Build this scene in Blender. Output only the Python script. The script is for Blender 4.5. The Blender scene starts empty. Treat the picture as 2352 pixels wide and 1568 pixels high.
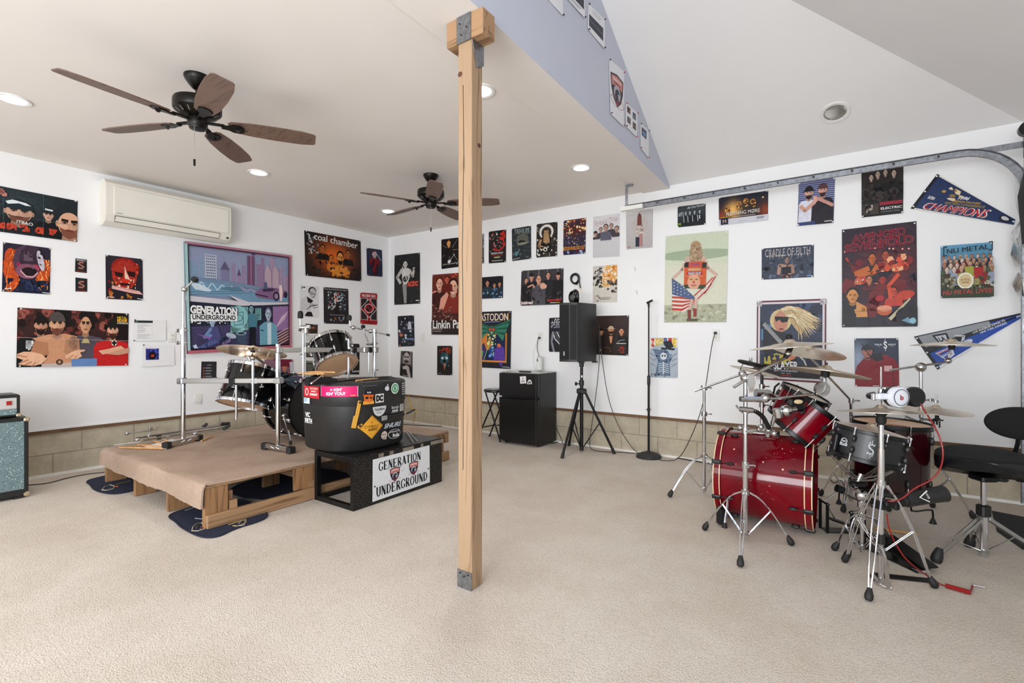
import bpy, math, random
from mathutils import Vector, Matrix
random.seed(7)
S = bpy.context.scene
COL = S.collection
PI = math.pi
# ------------------------------------------------------------------ camera, world, light, exposure
HC = 1.25; FOC = 1128.0; W_, H_ = 2352.0, 1568.0
VX, VY = -math.sin(math.radians(34.87)), math.cos(math.radians(34.87))
VW = Vector((VX, VY, 0)); RT = Vector((VY, -VX, 0)); UP = Vector((0, 0, 1))
cd = bpy.data.cameras.new('camera'); cam = bpy.data.objects.new('camera', cd); COL.objects.link(cam)
cd.sensor_width = 36; cd.lens = 36*FOC/W_; cd.clip_start = 0.05; cd.clip_end = 100
cam.location = (0, 0, HC); cam.rotation_euler = (PI/2, 0, math.radians(34.87))
S.camera = cam
S.view_settings.view_transform = 'Standard'; S.view_settings.look = 'None'
S.view_settings.gamma = 1; S.view_settings.exposure = 0.12; S.view_settings.use_curve_mapping = False
S.cycles.max_bounces = 10; S.cycles.diffuse_bounces = 6; S.cycles.glossy_bounces = 4
S.cycles.use_denoising = True
S.cycles.sample_clamp_indirect = 6.0
wd = bpy.data.worlds.new('sky'); S.world = wd; wd.use_nodes = True
wd.node_tree.nodes['Background'].inputs[0].default_value = (0.78, 0.88, 1.0, 1)
wd.node_tree.nodes['Background'].inputs[1].default_value = 1.5
def area(name, loc, tgt, sx, sy, power, colr):
    l = bpy.data.lights.new(name, 'AREA'); l.shape = 'RECTANGLE'; l.size = sx; l.size_y = sy
    l.energy = power; l.color = colr
    o = bpy.data.objects.new(name, l); COL.objects.link(o); o.location = loc
    o.rotation_euler = (Vector(tgt)-Vector(loc)).to_track_quat('-Z', 'Y').to_euler()
    return o
# fill lights added at unseen openings behind the camera; the bluish side daylight is inferred
area('fill_front', (-3.3, -2.95, 1.45), (-3.3, 5, 1.3), 4.2, 1.7, 90, (1.0, 0.985, 0.965))
area('fill_front_right', (-0.3, -2.95, 1.35), (-0.3, 5, 2.0), 2.3, 1.9, 186, (0.93, 0.965, 1.0))
area('daylight_side', (1.04, -1.5, 1.3), (-6, -0.5, 1.4), 2.2, 1.8, 30, (0.5, 0.7, 1.0))

# ------------------------------------------------------------------ measuring helpers (true 3D positions)
def ray(u, v): return VW + RT*((u-W_/2)/FOC) + UP*((H_/2-v)/FOC)
def atd(u, v, d): return Vector((0, 0, HC)) + ray(u, v)*d
def onz(u, v, z=0.0):
    r = ray(u, v); return atd(u, v, (z-HC)/r.z)
def onx(u, v, x): return atd(u, v, x/ray(u, v).x)
def ony(u, v, y): return atd(u, v, y/ray(u, v).y)
def onpl(u, v, p, n):
    r = ray(u, v); return atd(u, v, (Vector(p)-Vector((0, 0, HC))).dot(n)/r.dot(n))
def dep(p): return p[0]*VX + p[1]*VY
def zat(v, p): return HC + (H_/2-v)/FOC*dep(p)
def segu(a, b, u):            # point of the level bar a-b that stands in column u
    a = Vector(a); b = Vector(b); k = (u-W_/2)/FOC
    fa = a.dot(RT)-k*a.dot(VW); fb = b.dot(RT)-k*b.dot(VW)
    return a+(b-a)*(fa/(fa-fb))

# ------------------------------------------------------------------ materials
def lin(h):
    if not isinstance(h, str): return h
    c = [int(h[i:i+2], 16)/255 for i in (0, 2, 4)]
    return tuple(x/12.92 if x <= .04045 else ((x+.055)/1.055)**2.4 for x in c)
MATS = {}
def mat(name, c, rough=.5, metal=0.0, var=0.0, vscale=20, bump=0.0, bscale=200, c2=None, coat=0.0, spec=.5, stretch=None, emit=0):
    if name in MATS: return MATS[name]
    m = bpy.data.materials.new(name); m.use_nodes = True; nt = m.node_tree; b = nt.nodes['Principled BSDF']
    c = lin(c); b.inputs['Base Color'].default_value = (*c, 1); b.inputs['Roughness'].default_value = rough
    b.inputs['Metallic'].default_value = metal; b.inputs['Coat Weight'].default_value = coat
    b.inputs['Coat Roughness'].default_value = .05; b.inputs['Specular IOR Level'].default_value = spec
    if emit:
        b.inputs['Emission Color'].default_value = (1, 1, 1, 1); b.inputs['Emission Strength'].default_value = emit
    tc = nt.nodes.new('ShaderNodeTexCoord'); mp = nt.nodes.new('ShaderNodeMapping')
    nt.links.new(tc.outputs['Object'], mp.inputs[0])
    if stretch: mp.inputs['Scale'].default_value = stretch
    if var or c2:
        n = nt.nodes.new('ShaderNodeTexNoise'); n.inputs['Scale'].default_value = vscale; n.inputs['Detail'].default_value = 6
        nt.links.new(mp.outputs[0], n.inputs['Vector'])
        r = nt.nodes.new('ShaderNodeValToRGB'); nt.links.new(n.outputs['Fac'], r.inputs[0])
        c2l = lin(c2) if c2 else tuple(x*(1-var) for x in c)
        r.color_ramp.elements[0].position = .35; r.color_ramp.elements[1].position = .65
        r.color_ramp.elements[0].color = (*c2l, 1); r.color_ramp.elements[1].color = (*c, 1)
        nt.links.new(r.outputs[0], b.inputs['Base Color'])
    if bump:
        n = nt.nodes.new('ShaderNodeTexNoise'); n.inputs['Scale'].default_value = bscale; n.inputs['Detail'].default_value = 3
        nt.links.new(mp.outputs[0], n.inputs['Vector'])
        bp = nt.nodes.new('ShaderNodeBump'); bp.inputs['Strength'].default_value = bump; bp.inputs['Distance'].default_value = .003
        nt.links.new(n.outputs['Fac'], bp.inputs['Height']); nt.links.new(bp.outputs[0], b.inputs['Normal'])
    MATS[name] = m; return m
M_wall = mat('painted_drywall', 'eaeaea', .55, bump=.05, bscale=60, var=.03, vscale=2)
M_gable = mat('gable_blue_cast', 'c2c6d4', .6, bump=.05, bscale=60, var=.03, vscale=2)  # the blue daylight cast on the gable is tinted into this colour
M_ceil = mat('ceiling_paint', 'e6e0da', .7, bump=.04, bscale=50, var=.03, vscale=1.5)
M_vault = mat('vault_ceiling_paint', 'e4e2e1', .7, bump=.04, bscale=50, var=.03, vscale=1.5)
M_sill = mat('sill_wood', '7a5a3c', .6, c2='5c4028', vscale=6, stretch=(1, 1, 14), bump=.2)
M_caulk = mat('white_caulk', 'e8e6e0', .5, var=.08, vscale=9)
M_chrome = mat('chrome', (.72, .73, .76), .09, 1.0, var=.06, vscale=12)
M_chrome2 = mat('worn_chrome', (.60, .60, .60), .2, 1.0, var=.2, vscale=30)
M_alu = mat('brushed_aluminium', (.62, .61, .59), .28, 1.0, var=.12, vscale=30, stretch=(1, 1, 20))
M_galv = mat('galvanised_steel', (.31, .325, .35), .35, .9, var=.35, vscale=40)
M_rubber = mat('black_rubber', '1b1b1c', .6, var=.3, vscale=40, bump=.2)
M_blackm = mat('black_metal', '141416', .35, .3, var=.3, vscale=25)
M_blackp = mat('black_plastic', '1a1a1b', .45, var=.2, vscale=15, bump=.1, bscale=300)
M_case = mat('case_plastic', '222223', .42, var=.3, vscale=7, bump=.15, bscale=250)
M_gloss = mat('black_lacquer', '08080a', .12, var=.4, vscale=5, coat=.25, spec=.3)
M_red = mat('red_lacquer', '780314', .09, c2='5a0210', vscale=3, coat=0, spec=.35)
M_dkred = mat('dark_red_lacquer', '3d0610', .1, c2='0c0406', vscale=3, coat=.3, spec=.3)
M_cream = mat('cream_inlay', 'e0c69a', .3, var=.1)
M_head = mat('drum_head', 'd9cdbf', .35, var=.12, vscale=8)
M_tanhead = mat('tan_drum_head', 'd8b08c', .4, var=.15, vscale=6)
M_brass = mat('cymbal_bronze', (.74, .64, .50), .3, .75, c2=(.55, .46, .35), vscale=9, bump=.15, bscale=40)
M_brass2 = mat('bright_cymbal_bronze', (.85, .62, .38), .25, .8, c2=(.58, .38, .2), vscale=4, bump=.2, bscale=25)
M_fan = mat('fan_bronze', '17140f', .35, .6, var=.3)
M_white = mat('white_plastic', 'e2e1dc', .4, var=.04)
M_acw = mat('cream_white_plastic', 'e3dfd4', .35, var=.04, vscale=3)
M_dark = mat('dark_slot', '1a1918', .6, var=.2)
M_black = mat('matte_black', '0f0f10', .7, var=.3, bump=.1)
M_paper = mat('white_paper', 'e2e1df', .6, var=.03)
M_tan = mat('drumstick_wood', 'd9ab70', .5, c2='c08a50', vscale=12, stretch=(1, 1, 1), bump=.1)
M_redc = mat('red_cable', '8e1512', .4, var=.1)
M_yel = mat('yellow_cable', 'e0b020', .4, var=.1)
M_foil = mat('silver_foil', (.75, .75, .74), .33, .85, var=.3, vscale=30, bump=.8, bscale=30)
M_velour = mat('black_velour', '0c0c0f', .95, var=.5, vscale=120, bump=.4, bscale=400)
M_vinyl = mat('black_vinyl', '15161a', .3, var=.3, bump=.2, bscale=300)
M_navy = mat('navy_carpet_mat', '1b2440', .95, c2='141a30', vscale=200, bump=.6, bscale=600)

def wood(name, a, b, axis, rough=.6, sc=1.0):
    m = mat(name, a, rough)
    nt = m.node_tree; bs = nt.nodes['Principled BSDF']; mp = [n for n in nt.nodes if n.type == 'MAPPING'][0]
    s = [9*sc, 9*sc, 9*sc]; s[axis] = .55*sc; mp.inputs['Scale'].default_value = s
    n = nt.nodes.new('ShaderNodeTexNoise'); n.inputs['Scale'].default_value = 2.2; n.inputs['Detail'].default_value = 5; n.inputs['Distortion'].default_value = 1.2
    nt.links.new(mp.outputs[0], n.inputs['Vector'])
    w = nt.nodes.new('ShaderNodeMath'); w.operation = 'MULTIPLY'; w.inputs[1].default_value = 16
    nt.links.new(n.outputs['Fac'], w.inputs[0])
    sn = nt.nodes.new('ShaderNodeMath'); sn.operation = 'SINE'; nt.links.new(w.outputs[0], sn.inputs[0])
    r = nt.nodes.new('ShaderNodeValToRGB'); r.color_ramp.elements[0].position = 0.0
    r.color_ramp.elements[0].color = (*lin(b), 1); r.color_ramp.elements[1].color = (*lin(a), 1); r.color_ramp.elements[1].position = .75
    mr = nt.nodes.new('ShaderNodeMapRange'); mr.inputs[1].default_value = -1; nt.links.new(sn.outputs[0], mr.inputs[0])
    nt.links.new(mr.outputs[0], r.inputs[0]); nt.links.new(r.outputs[0], bs.inputs['Base Color'])
    bp = nt.nodes.new('ShaderNodeBump'); bp.inputs['Strength'].default_value = .15; bp.inputs['Distance'].default_value = .003
    nt.links.new(mr.outputs[0], bp.inputs['Height']); nt.links.new(bp.outputs[0], bs.inputs['Normal'])
    return m
M_post = wood('pine_post', 'a08467', '7f6347', 2)
M_palx = wood('pallet_wood_x', 'a07d5b', '765539', 0)
M_paly = wood('pallet_wood_y', 'a07d5b', '765539', 1)
M_palz = wood('pallet_wood_z', '97704a', '6d4c30', 2)
M_blade = wood('fan_blade_walnut', '6a5347', '55423a', 0, .45, 1.6)

def carpet(name, a, b, scale, amp):
    m = mat(name, a, .95, spec=.15); nt = m.node_tree; bs = nt.nodes['Principled BSDF']
    tc = [n for n in nt.nodes if n.type == 'TEX_COORD'][0]
    v = nt.nodes.new('ShaderNodeTexVoronoi'); v.inputs['Scale'].default_value = scale
    nt.links.new(tc.outputs['Object'], v.inputs['Vector'])
    n = nt.nodes.new('ShaderNodeTexNoise'); n.inputs['Scale'].default_value = 1.3; n.inputs['Detail'].default_value = 8; n.inputs['Roughness'].default_value = .65
    nt.links.new(tc.outputs['Object'], n.inputs['Vector'])
    r = nt.nodes.new('ShaderNodeValToRGB'); r.color_ramp.elements[0].position = .38; r.color_ramp.elements[1].position = .6
    r.color_ramp.elements[0].color = (*lin(b), 1); r.color_ramp.elements[1].color = (*lin(a), 1)
    nt.links.new(n.outputs['Fac'], r.inputs[0])
    mr = nt.nodes.new('ShaderNodeMapRange'); mr.inputs[1].default_value = 0; mr.inputs[2].default_value = .7; mr.inputs[3].default_value = 1.06; mr.inputs[4].default_value = 1-amp
    nt.links.new(v.outputs['Distance'], mr.inputs[0])
    mx = nt.nodes.new('ShaderNodeVectorMath'); mx.operation = 'SCALE'
    nt.links.new(r.outputs[0], mx.inputs[0]); nt.links.new(mr.outputs[0], mx.inputs['Scale'])
    nt.links.new(mx.outputs[0], bs.inputs['Base Color'])
    bp = nt.nodes.new('ShaderNodeBump'); bp.inputs['Strength'].default_value = .4; bp.inputs['Distance'].default_value = .005; bp.invert = True
    nt.links.new(v.outputs['Distance'], bp.inputs['Height']); nt.links.new(bp.outputs[0], bs.inputs['Normal'])
    return m
M_carpet = carpet('beige_loop_carpet', 'd8cec2', 'ccc0b2', 150, .2)
M_brown = carpet('taupe_pile_carpet', 'bda592', 'ab9482', 170, .28)

def blockmat():
    m = mat('concrete_block', 'b3a78f', .85); nt = m.node_tree; bs = nt.nodes['Principled BSDF']
    tc = [n for n in nt.nodes if n.type == 'TEX_COORD'][0]
    sp = nt.nodes.new('ShaderNodeSeparateXYZ'); nt.links.new(tc.outputs['Object'], sp.inputs[0])
    ad = nt.nodes.new('ShaderNodeMath'); nt.links.new(sp.outputs[0], ad.inputs[0]); nt.links.new(sp.outputs[1], ad.inputs[1])
    cb = nt.nodes.new('ShaderNodeCombineXYZ'); nt.links.new(ad.outputs[0], cb.inputs[0]); nt.links.new(sp.outputs[2], cb.inputs[1])
    br = nt.nodes.new('ShaderNodeTexBrick'); nt.links.new(cb.outputs[0], br.inputs['Vector'])
    br.inputs['Color1'].default_value = (*lin('bdb29c'), 1); br.inputs['Color2'].default_value = (*lin('b3a893'), 1); br.inputs['Mortar'].default_value = (*lin('958b7a'), 1)
    br.inputs['Scale'].default_value = 1; br.inputs['Mortar Size'].default_value = .005; br.inputs['Brick Width'].default_value = .42; br.inputs['Row Height'].default_value = .2
    br.inputs['Mortar Smooth'].default_value = .4
    n = nt.nodes.new('ShaderNodeTexNoise'); n.inputs['Scale'].default_value = 7; n.inputs['Detail'].default_value = 10; n.inputs['Roughness'].default_value = .75
    nt.links.new(tc.outputs['Object'], n.inputs['Vector'])
    mr = nt.nodes.new('ShaderNodeMapRange'); mr.inputs[1].default_value = .3; mr.inputs[2].default_value = .7; mr.inputs[3].default_value = .78; mr.inputs[4].default_value = 1.15
    nt.links.new(n.outputs['Fac'], mr.inputs[0])
    mx = nt.nodes.new('ShaderNodeVectorMath'); mx.operation = 'SCALE'; nt.links.new(br.outputs['Color'], mx.inputs[0]); nt.links.new(mr.outputs[0], mx.inputs['Scale'])
    nt.links.new(mx.outputs[0], bs.inputs['Base Color'])
    bp = nt.nodes.new('ShaderNodeBump'); bp.inputs['Strength'].default_value = .5; bp.inputs['Distance'].default_value = .006
    s2 = nt.nodes.new('ShaderNodeMath'); s2.operation = 'SUBTRACT'; nt.links.new(n.outputs['Fac'], s2.inputs[0]); nt.links.new(br.outputs['Fac'], s2.inputs[1])
    nt.links.new(s2.outputs[0], bp.inputs['Height']); nt.links.new(bp.outputs[0], bs.inputs['Normal'])
    return m
M_block = blockmat()

def treadmat():
    m = mat('diamond_plate', '1c1c1c', .35, .4); nt = m.node_tree; bs = nt.nodes['Principled BSDF']
    tc = [n for n in nt.nodes if n.type == 'TEX_COORD'][0]
    out = []
    for ang in (45, -45):
        mp = nt.nodes.new('ShaderNodeMapping'); mp.inputs['Rotation'].default_value = (math.radians(ang), math.radians(ang), math.radians(ang)); mp.inputs['Scale'].default_value = (22, 55, 55)
        nt.links.new(tc.outputs['Object'], mp.inputs[0])
        v = nt.nodes.new('ShaderNodeTexVoronoi'); v.inputs['Scale'].default_value = 1; v.inputs['Randomness'].default_value = .25
        nt.links.new(mp.outputs[0], v.inputs['Vector'])
        lt = nt.nodes.new('ShaderNodeMath'); lt.operation = 'LESS_THAN'; lt.inputs[1].default_value = .3; nt.links.new(v.outputs['Distance'], lt.inputs[0]); out.append(lt)
    mx = nt.nodes.new('ShaderNodeMath'); mx.operation = 'MAXIMUM'; nt.links.new(out[0].outputs[0], mx.inputs[0]); nt.links.new(out[1].outputs[0], mx.inputs[1])
    r = nt.nodes.new('ShaderNodeValToRGB'); r.color_ramp.elements[0].color = (*lin('1b1a19'), 1); r.color_ramp.elements[1].color = (*lin('3c3b39'), 1)
    nt.links.new(mx.outputs[0], r.inputs[0]); nt.links.new(r.outputs[0], bs.inputs['Base Color'])
    bp = nt.nodes.new('ShaderNodeBump'); bp.inputs['Strength'].default_value = .7; bp.inputs['Distance'].default_value = .003
    nt.links.new(mx.outputs[0], bp.inputs['Height']); nt.links.new(bp.outputs[0], bs.inputs['Normal'])
    return m
M_tread = treadmat()

def sparkle():
    m = mat('sparkle_grille_cloth', '5d7478', .6, var=.0); nt = m.node_tree; bs = nt.nodes['Principled BSDF']
    tc = [n for n in nt.nodes if n.type == 'TEX_COORD'][0]
    v = nt.nodes.new('ShaderNodeTexVoronoi'); v.inputs['Scale'].default_value = 55; nt.links.new(tc.outputs['Object'], v.inputs['Vector'])
    lt = nt.nodes.new('ShaderNodeMath'); lt.operation = 'LESS_THAN'; lt.inputs[1].default_value = .16; nt.links.new(v.outputs['Distance'], lt.inputs[0])
    n = nt.nodes.new('ShaderNodeTexNoise'); n.inputs['Scale'].default_value = 220; nt.links.new(tc.outputs['Object'], n.inputs['Vector'])
    r = nt.nodes.new('ShaderNodeValToRGB'); r.color_ramp.elements[0].position = .35; r.color_ramp.elements[1].position = .65
    r.color_ramp.elements[0].color = (*lin('4a6064'), 1); r.color_ramp.elements[1].color = (*lin('7f9496'), 1); nt.links.new(n.outputs['Fac'], r.inputs[0])
    mx = nt.nodes.new('ShaderNodeMixRGB'); nt.links.new(lt.outputs[0], mx.inputs[0]); nt.links.new(r.outputs[0], mx.inputs[1]); mx.inputs[2].default_value = (*lin('e8f0f0'), 1)
    nt.links.new(mx.outputs[0], bs.inputs['Base Color']); return m
M_spark = sparkle()

def inkmat():
    m = bpy.data.materials.new('printed_ink'); m.use_nodes = True; nt = m.node_tree; bs = nt.nodes['Principled BSDF']
    at = nt.nodes.new('ShaderNodeAttribute'); at.attribute_name = 'Col'
    tc = nt.nodes.new('ShaderNodeTexCoord')
    n = nt.nodes.new('ShaderNodeTexNoise'); n.inputs['Scale'].default_value = 38; n.inputs['Detail'].default_value = 8; n.inputs['Roughness'].default_value = .7
    nt.links.new(tc.outputs['Object'], n.inputs['Vector'])
    mr = nt.nodes.new('ShaderNodeMapRange'); mr.inputs[1].default_value = .3; mr.inputs[2].default_value = .7; mr.inputs[3].default_value = -1; mr.inputs[4].default_value = 1
    nt.links.new(n.outputs['Fac'], mr.inputs[0])
    ml = nt.nodes.new('ShaderNodeMath'); ml.operation = 'MULTIPLY_ADD'; ml.inputs[2].default_value = 1
    nt.links.new(mr.outputs[0], ml.inputs[0]); nt.links.new(at.outputs['Alpha'], ml.inputs[1])
    sc = nt.nodes.new('ShaderNodeVectorMath'); sc.operation = 'SCALE'; nt.links.new(at.outputs['Color'], sc.inputs[0]); nt.links.new(ml.outputs[0], sc.inputs['Scale'])
    nt.links.new(sc.outputs[0], bs.inputs['Base Color']); bs.inputs['Roughness'].default_value = .38; bs.inputs['Specular IOR Level'].default_value = .22
    n2 = nt.nodes.new('ShaderNodeTexNoise'); n2.inputs['Scale'].default_value = 9; n2.inputs['Distortion'].default_value = .6; nt.links.new(tc.outputs['Object'], n2.inputs['Vector'])
    bp = nt.nodes.new('ShaderNodeBump'); bp.inputs['Strength'].default_value = .25; bp.inputs['Distance'].default_value = .012
    nt.links.new(n2.outputs['Fac'], bp.inputs['Height']); nt.links.new(bp.outputs[0], bs.inputs['Normal'])
    return m
M_ink = inkmat()

# ------------------------------------------------------------------ mesh builder
def frame(d):
    d = Vector(d).normalized(); a = Vector((0, 0, 1)) if abs(d.z) < .95 else Vector((1, 0, 0))
    x = a.cross(d).normalized(); return x, d.cross(x), d
ROOTLOC = {}
def rootloc(o):
    while o.parent: o = o.parent
    return ROOTLOC.get(o.name, Vector((0, 0, 0)))
def setp(o, label=None, cat=None, group=None, kind=None):
    if label: o['label'] = label
    if cat: o['category'] = cat
    if group: o['group'] = group
    if kind: o['kind'] = kind
    return o
def thing(name, loc, label, cat, group=None):
    o = bpy.data.objects.new(name, None); o.empty_display_size = .1; COL.objects.link(o); o.location = loc
    ROOTLOC[o.name] = Vector(loc); return setp(o, label, cat, group)
class B:
    def __init__(s): s.v = []; s.f = []
    def add(s, vs, fs):
        k = len(s.v); s.v += [Vector(p) for p in vs]; s.f += [tuple(i+k for i in f) for f in fs]; return s
    def box(s, c, d, ax=None, bev=0.0):       # centre, full sizes, optional axes
        c = Vector(c); X, Y, Z = ax if ax else (Vector((1, 0, 0)), Vector((0, 1, 0)), Vector((0, 0, 1)))
        hx, hy, hz = d[0]/2, d[1]/2, d[2]/2
        if bev <= 0:
            P = [c+X*(a*hx)+Y*(b*hy)+Z*(e*hz) for e in (-1, 1) for a, b in ((-1, -1), (1, -1), (1, 1), (-1, 1))]
            return s.add(P, [(3, 2, 1, 0), (4, 5, 6, 7), (0, 1, 5, 4), (1, 2, 6, 5), (2, 3, 7, 6), (3, 0, 4, 7)])
        bv = min(bev, hx*.9, hy*.9, hz*.9); rings = []
        for z, k in ((-hz, bv), (-hz+bv, 0), (hz-bv, 0), (hz, bv)):
            x, y = hx-k, hy-k; q = bv
            pts = [(-x+q, -y), (x-q, -y), (x, -y+q), (x, y-q), (x-q, y), (-x+q, y), (-x, y-q), (-x, -y+q)]
            rings.append([c+X*a+Y*b+Z*z for a, b in pts])
        V = [p for r in rings for p in r]; F = [tuple(range(7, -1, -1)), tuple(range(24, 32))]
        for i in range(3):
            for j in range(8): F.append((i*8+j, i*8+(j+1) % 8, i*8+8+(j+1) % 8, i*8+8+j))
        return s.add(V, F)
    def cyl(s, a, b, r, r2=None, n=12, cap=True):
        a = Vector(a); b = Vector(b); r2 = r if r2 is None else r2; x, y, z = frame(b-a)
        V = [p+(x*math.cos(2*PI*i/n)+y*math.sin(2*PI*i/n))*q for p, q in ((a, r), (b, r2)) for i in range(n)]
        F = [(i, (i+1) % n, n+(i+1) % n, n+i) for i in range(n)]
        if cap: F += [tuple(range(n-1, -1, -1)), tuple(range(n, 2*n))]
        return s.add(V, F)
    def tube(s, pts, r, n=8, sm=0):
        pts = [Vector(p) for p in pts]
        for _ in range(sm):
            q = [pts[0]]
            for i in range(len(pts)-1): q += [pts[i]*.75+pts[i+1]*.25, pts[i]*.25+pts[i+1]*.75]
            pts = q+[pts[-1]]
            if isinstance(r, (list, tuple)):
                w = [r[0]]
                for i in range(len(r)-1): w += [r[i]*.75+r[i+1]*.25, r[i]*.25+r[i+1]*.75]
                r = w+[r[-1]]
        V = []; F = []; px = None
        for i, p in enumerate(pts):
            d = (pts[min(i+1, len(pts)-1)]-pts[max(i-1, 0)])
            if d.length < 1e-7: d = Vector((0, 0, 1))
            d.normalize()
            if px is None: x, y, _ = frame(d)
            else:
                x = px-d*px.dot(d)
                x = x.normalized() if x.length > 1e-5 else frame(d)[0]
                y = d.cross(x)
            px = x; rr = r[i] if isinstance(r, (list, tuple)) else r
            V += [p+(x*math.cos(2*PI*k/n)+y*math.sin(2*PI*k/n))*rr for k in range(n)]
        m = len(pts)
        for i in range(m-1):
            for k in range(n): F.append((i*n+k, i*n+(k+1) % n, (i+1)*n+(k+1) % n, (i+1)*n+k))
        F += [tuple(range(n-1, -1, -1)), tuple(range((m-1)*n, m*n))]
        return s.add(V, F)
    def lathe(s, prof, o, d=(0, 0, 1), n=32, closed=False):      # prof: (radius, height)
        o = Vector(o); x, y, z = frame(d); V = []; F = []; m = len(prof)
        for r, h in prof:
            for i in range(n):
                a = 2*PI*i/n; V.append(o+z*h+(x*math.cos(a)+y*math.sin(a))*r)
        for j in range(m if closed else m-1):
            j2 = (j+1) % m
            for i in range(n): F.append((j*n+i, j*n+(i+1) % n, j2*n+(i+1) % n, j2*n+i))
        if not closed:
            if prof[0][0] > 1e-5: F.append(tuple(range(n-1, -1, -1)))
            if prof[-1][0] > 1e-5: F.append(tuple(range((m-1)*n, m*n)))
        return s.add(V, F)
    def ball(s, c, r, n=12, d=(0, 0, 1), sq=1.0):
        return s.lathe([(max(1e-6, math.sin(PI*k/8))*r, -math.cos(PI*k/8)*r*sq) for k in range(9)], c, d, n)
    def torus(s, c, d, R, r, n=32, m=8, arc=None):
        x, y, z = frame(d); c = Vector(c)
        a0, a1 = arc if arc else (0, 2*PI)
        pts = [c+(x*math.cos(a0+(a1-a0)*i/n)+y*math.sin(a0+(a1-a0)*i/n))*R for i in range(n+1)]
        return s.tube(pts, r, m)
    def prism(s, poly, o, X, Y, Z, h):                     # poly in X,Y; thickness h along Z
        o = Vector(o); n = len(poly)
        V = [o+X*a+Y*b for a, b in poly]+[o+X*a+Y*b+Z*h for a, b in poly]
        return s.add(V, [tuple(range(n-1, -1, -1)), tuple(range(n, 2*n))]+[(i, (i+1) % n, n+(i+1) % n, n+i) for i in range(n)])
    def build(s, name, m, parent=None, label=None, cat=None, group=None, kind=None, loc=None, ang=35):
        me = bpy.data.meshes.new(name)
        if parent: L = rootloc(parent)
        elif loc is not None: L = Vector(loc)
        else:
            xs = [p.x for p in s.v]; ys = [p.y for p in s.v]; zs = [p.z for p in s.v]
            L = Vector(((min(xs)+max(xs))/2, (min(ys)+max(ys))/2, min(zs))) if kind is None else Vector((0, 0, 0))
        me.from_pydata([p-L for p in s.v], [], s.f); me.update()
        import bmesh
        bm = bmesh.new(); bm.from_mesh(me); bmesh.ops.recalc_face_normals(bm, faces=bm.faces); bm.to_mesh(me); bm.free()
        for p in me.polygons: p.use_smooth = True
        me.set_sharp_from_angle(angle=math.radians(ang))
        me.materials.append(m)
        o = bpy.data.objects.new(name, me); COL.objects.link(o)
        if parent: o.parent = parent
        else: o.location = L; ROOTLOC[o.name] = L
        return setp(o, label, cat, group, kind)
AX = (Vector((1, 0, 0)), Vector((0, 1, 0)), Vector((0, 0, 1)))
def box(c, d, name, m, parent=None, ax=None, bev=0, **k): return B().box(c, d, ax, bev).build(name, m, parent, **k)
def bx(a, b, name, m, parent=None, bev=0, **k):
    a = Vector(a); b = Vector(b); return B().box((a+b)/2, [abs(t) for t in (b-a)], None, bev).build(name, m, parent, **k)

# ------------------------------------------------------------------ lettering
FC = {}
def glyphs(txt, off=0.0):
    k = (txt, off)
    if k not in FC:
        c = bpy.data.curves.new('t', 'FONT'); c.body = txt; c.size = 1; c.offset = off; c.resolution_u = 3; c.fill_mode = 'FRONT'
        o = bpy.data.objects.new('t', c); me = bpy.data.meshes.new_from_object(o)
        V = [(v.co.x, v.co.y) for v in me.vertices]; F = [tuple(p.vertices) for p in me.polygons]
        bpy.data.objects.remove(o); bpy.data.curves.remove(c); bpy.data.meshes.remove(me)
        x0 = min(v[0] for v in V); x1 = max(v[0] for v in V); y0 = min(v[1] for v in V); y1 = max(v[1] for v in V)
        FC[k] = ([((x-x0)/(x1-x0)-.5, .5-(y-y0)/(y1-y0)) for x, y in V], F)
    return FC[k]
SER = {  # thick/thin serif capitals: strokes (points, weight), then serif bars
 'G': ([([(.92,.25),(.8,.06),(.5,0),(.2,.12),(.06,.5),(.2,.88),(.5,1),(.82,.9),(.86,.6)],1)], [(.62,.58,1,.63)]),
 'E': ([([(.2,0),(.2,1)],1.3),([(.2,.02),(.85,.02)],.6),([(.2,.5),(.62,.5)],.6),([(.2,.98),(.88,.98)],.6)], [(.02,0,.3,.045),(.02,.955,.3,1),(.82,0,.88,.25),(.6,.38,.66,.62),(.86,.72,.92,1)]),
 'N': ([([(.16,0),(.16,1)],.6),([(.16,0),(.84,1)],1.5),([(.84,0),(.84,1)],.6)], [(0,0,.26,.045),(.04,.955,.3,1),(.7,0,1,.045)]),
 'R': ([([(.2,0),(.2,1)],1.3),([(.2,.02),(.6,.03),(.8,.25),(.6,.48),(.2,.5)],1),([(.45,.5),(.9,1)],1.3)], [(.02,0,.3,.045),(.04,.955,.38,1),(.82,.955,1,1)]),
 'A': ([([(.5,0),(.13,1)],.6),([(.48,0),(.86,1)],1.5),([(.25,.66),(.74,.66)],.6)], [(0,.955,.28,1),(.7,.955,1,1)]),
 'T': ([([(.5,0),(.5,1)],1.4),([(.05,.02),(.95,.02)],.6)], [(.03,0,.09,.28),(.91,0,.97,.28),(.32,.955,.68,1)]),
 'I': ([([(.5,0),(.5,1)],1.4)], [(.25,0,.75,.045),(.25,.955,.75,1)]),
 'O': ([([(.5,0),(.2,.12),(.06,.5),(.2,.88),(.5,1),(.8,.88),(.94,.5),(.8,.12),(.5,0)],1)], []),
 'U': ([([(.2,0),(.2,.7),(.35,.96),(.6,1),(.8,.85),(.84,.6),(.84,0)],1)], [(.02,0,.38,.045),(.7,0,1,.045)]),
 'D': ([([(.2,0),(.2,1)],1.3),([(.2,.02),(.6,.04),(.88,.3),(.9,.6),(.62,.96),(.2,.98)],1)], [(.02,0,.3,.045),(.02,.955,.3,1)]),
}
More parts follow.
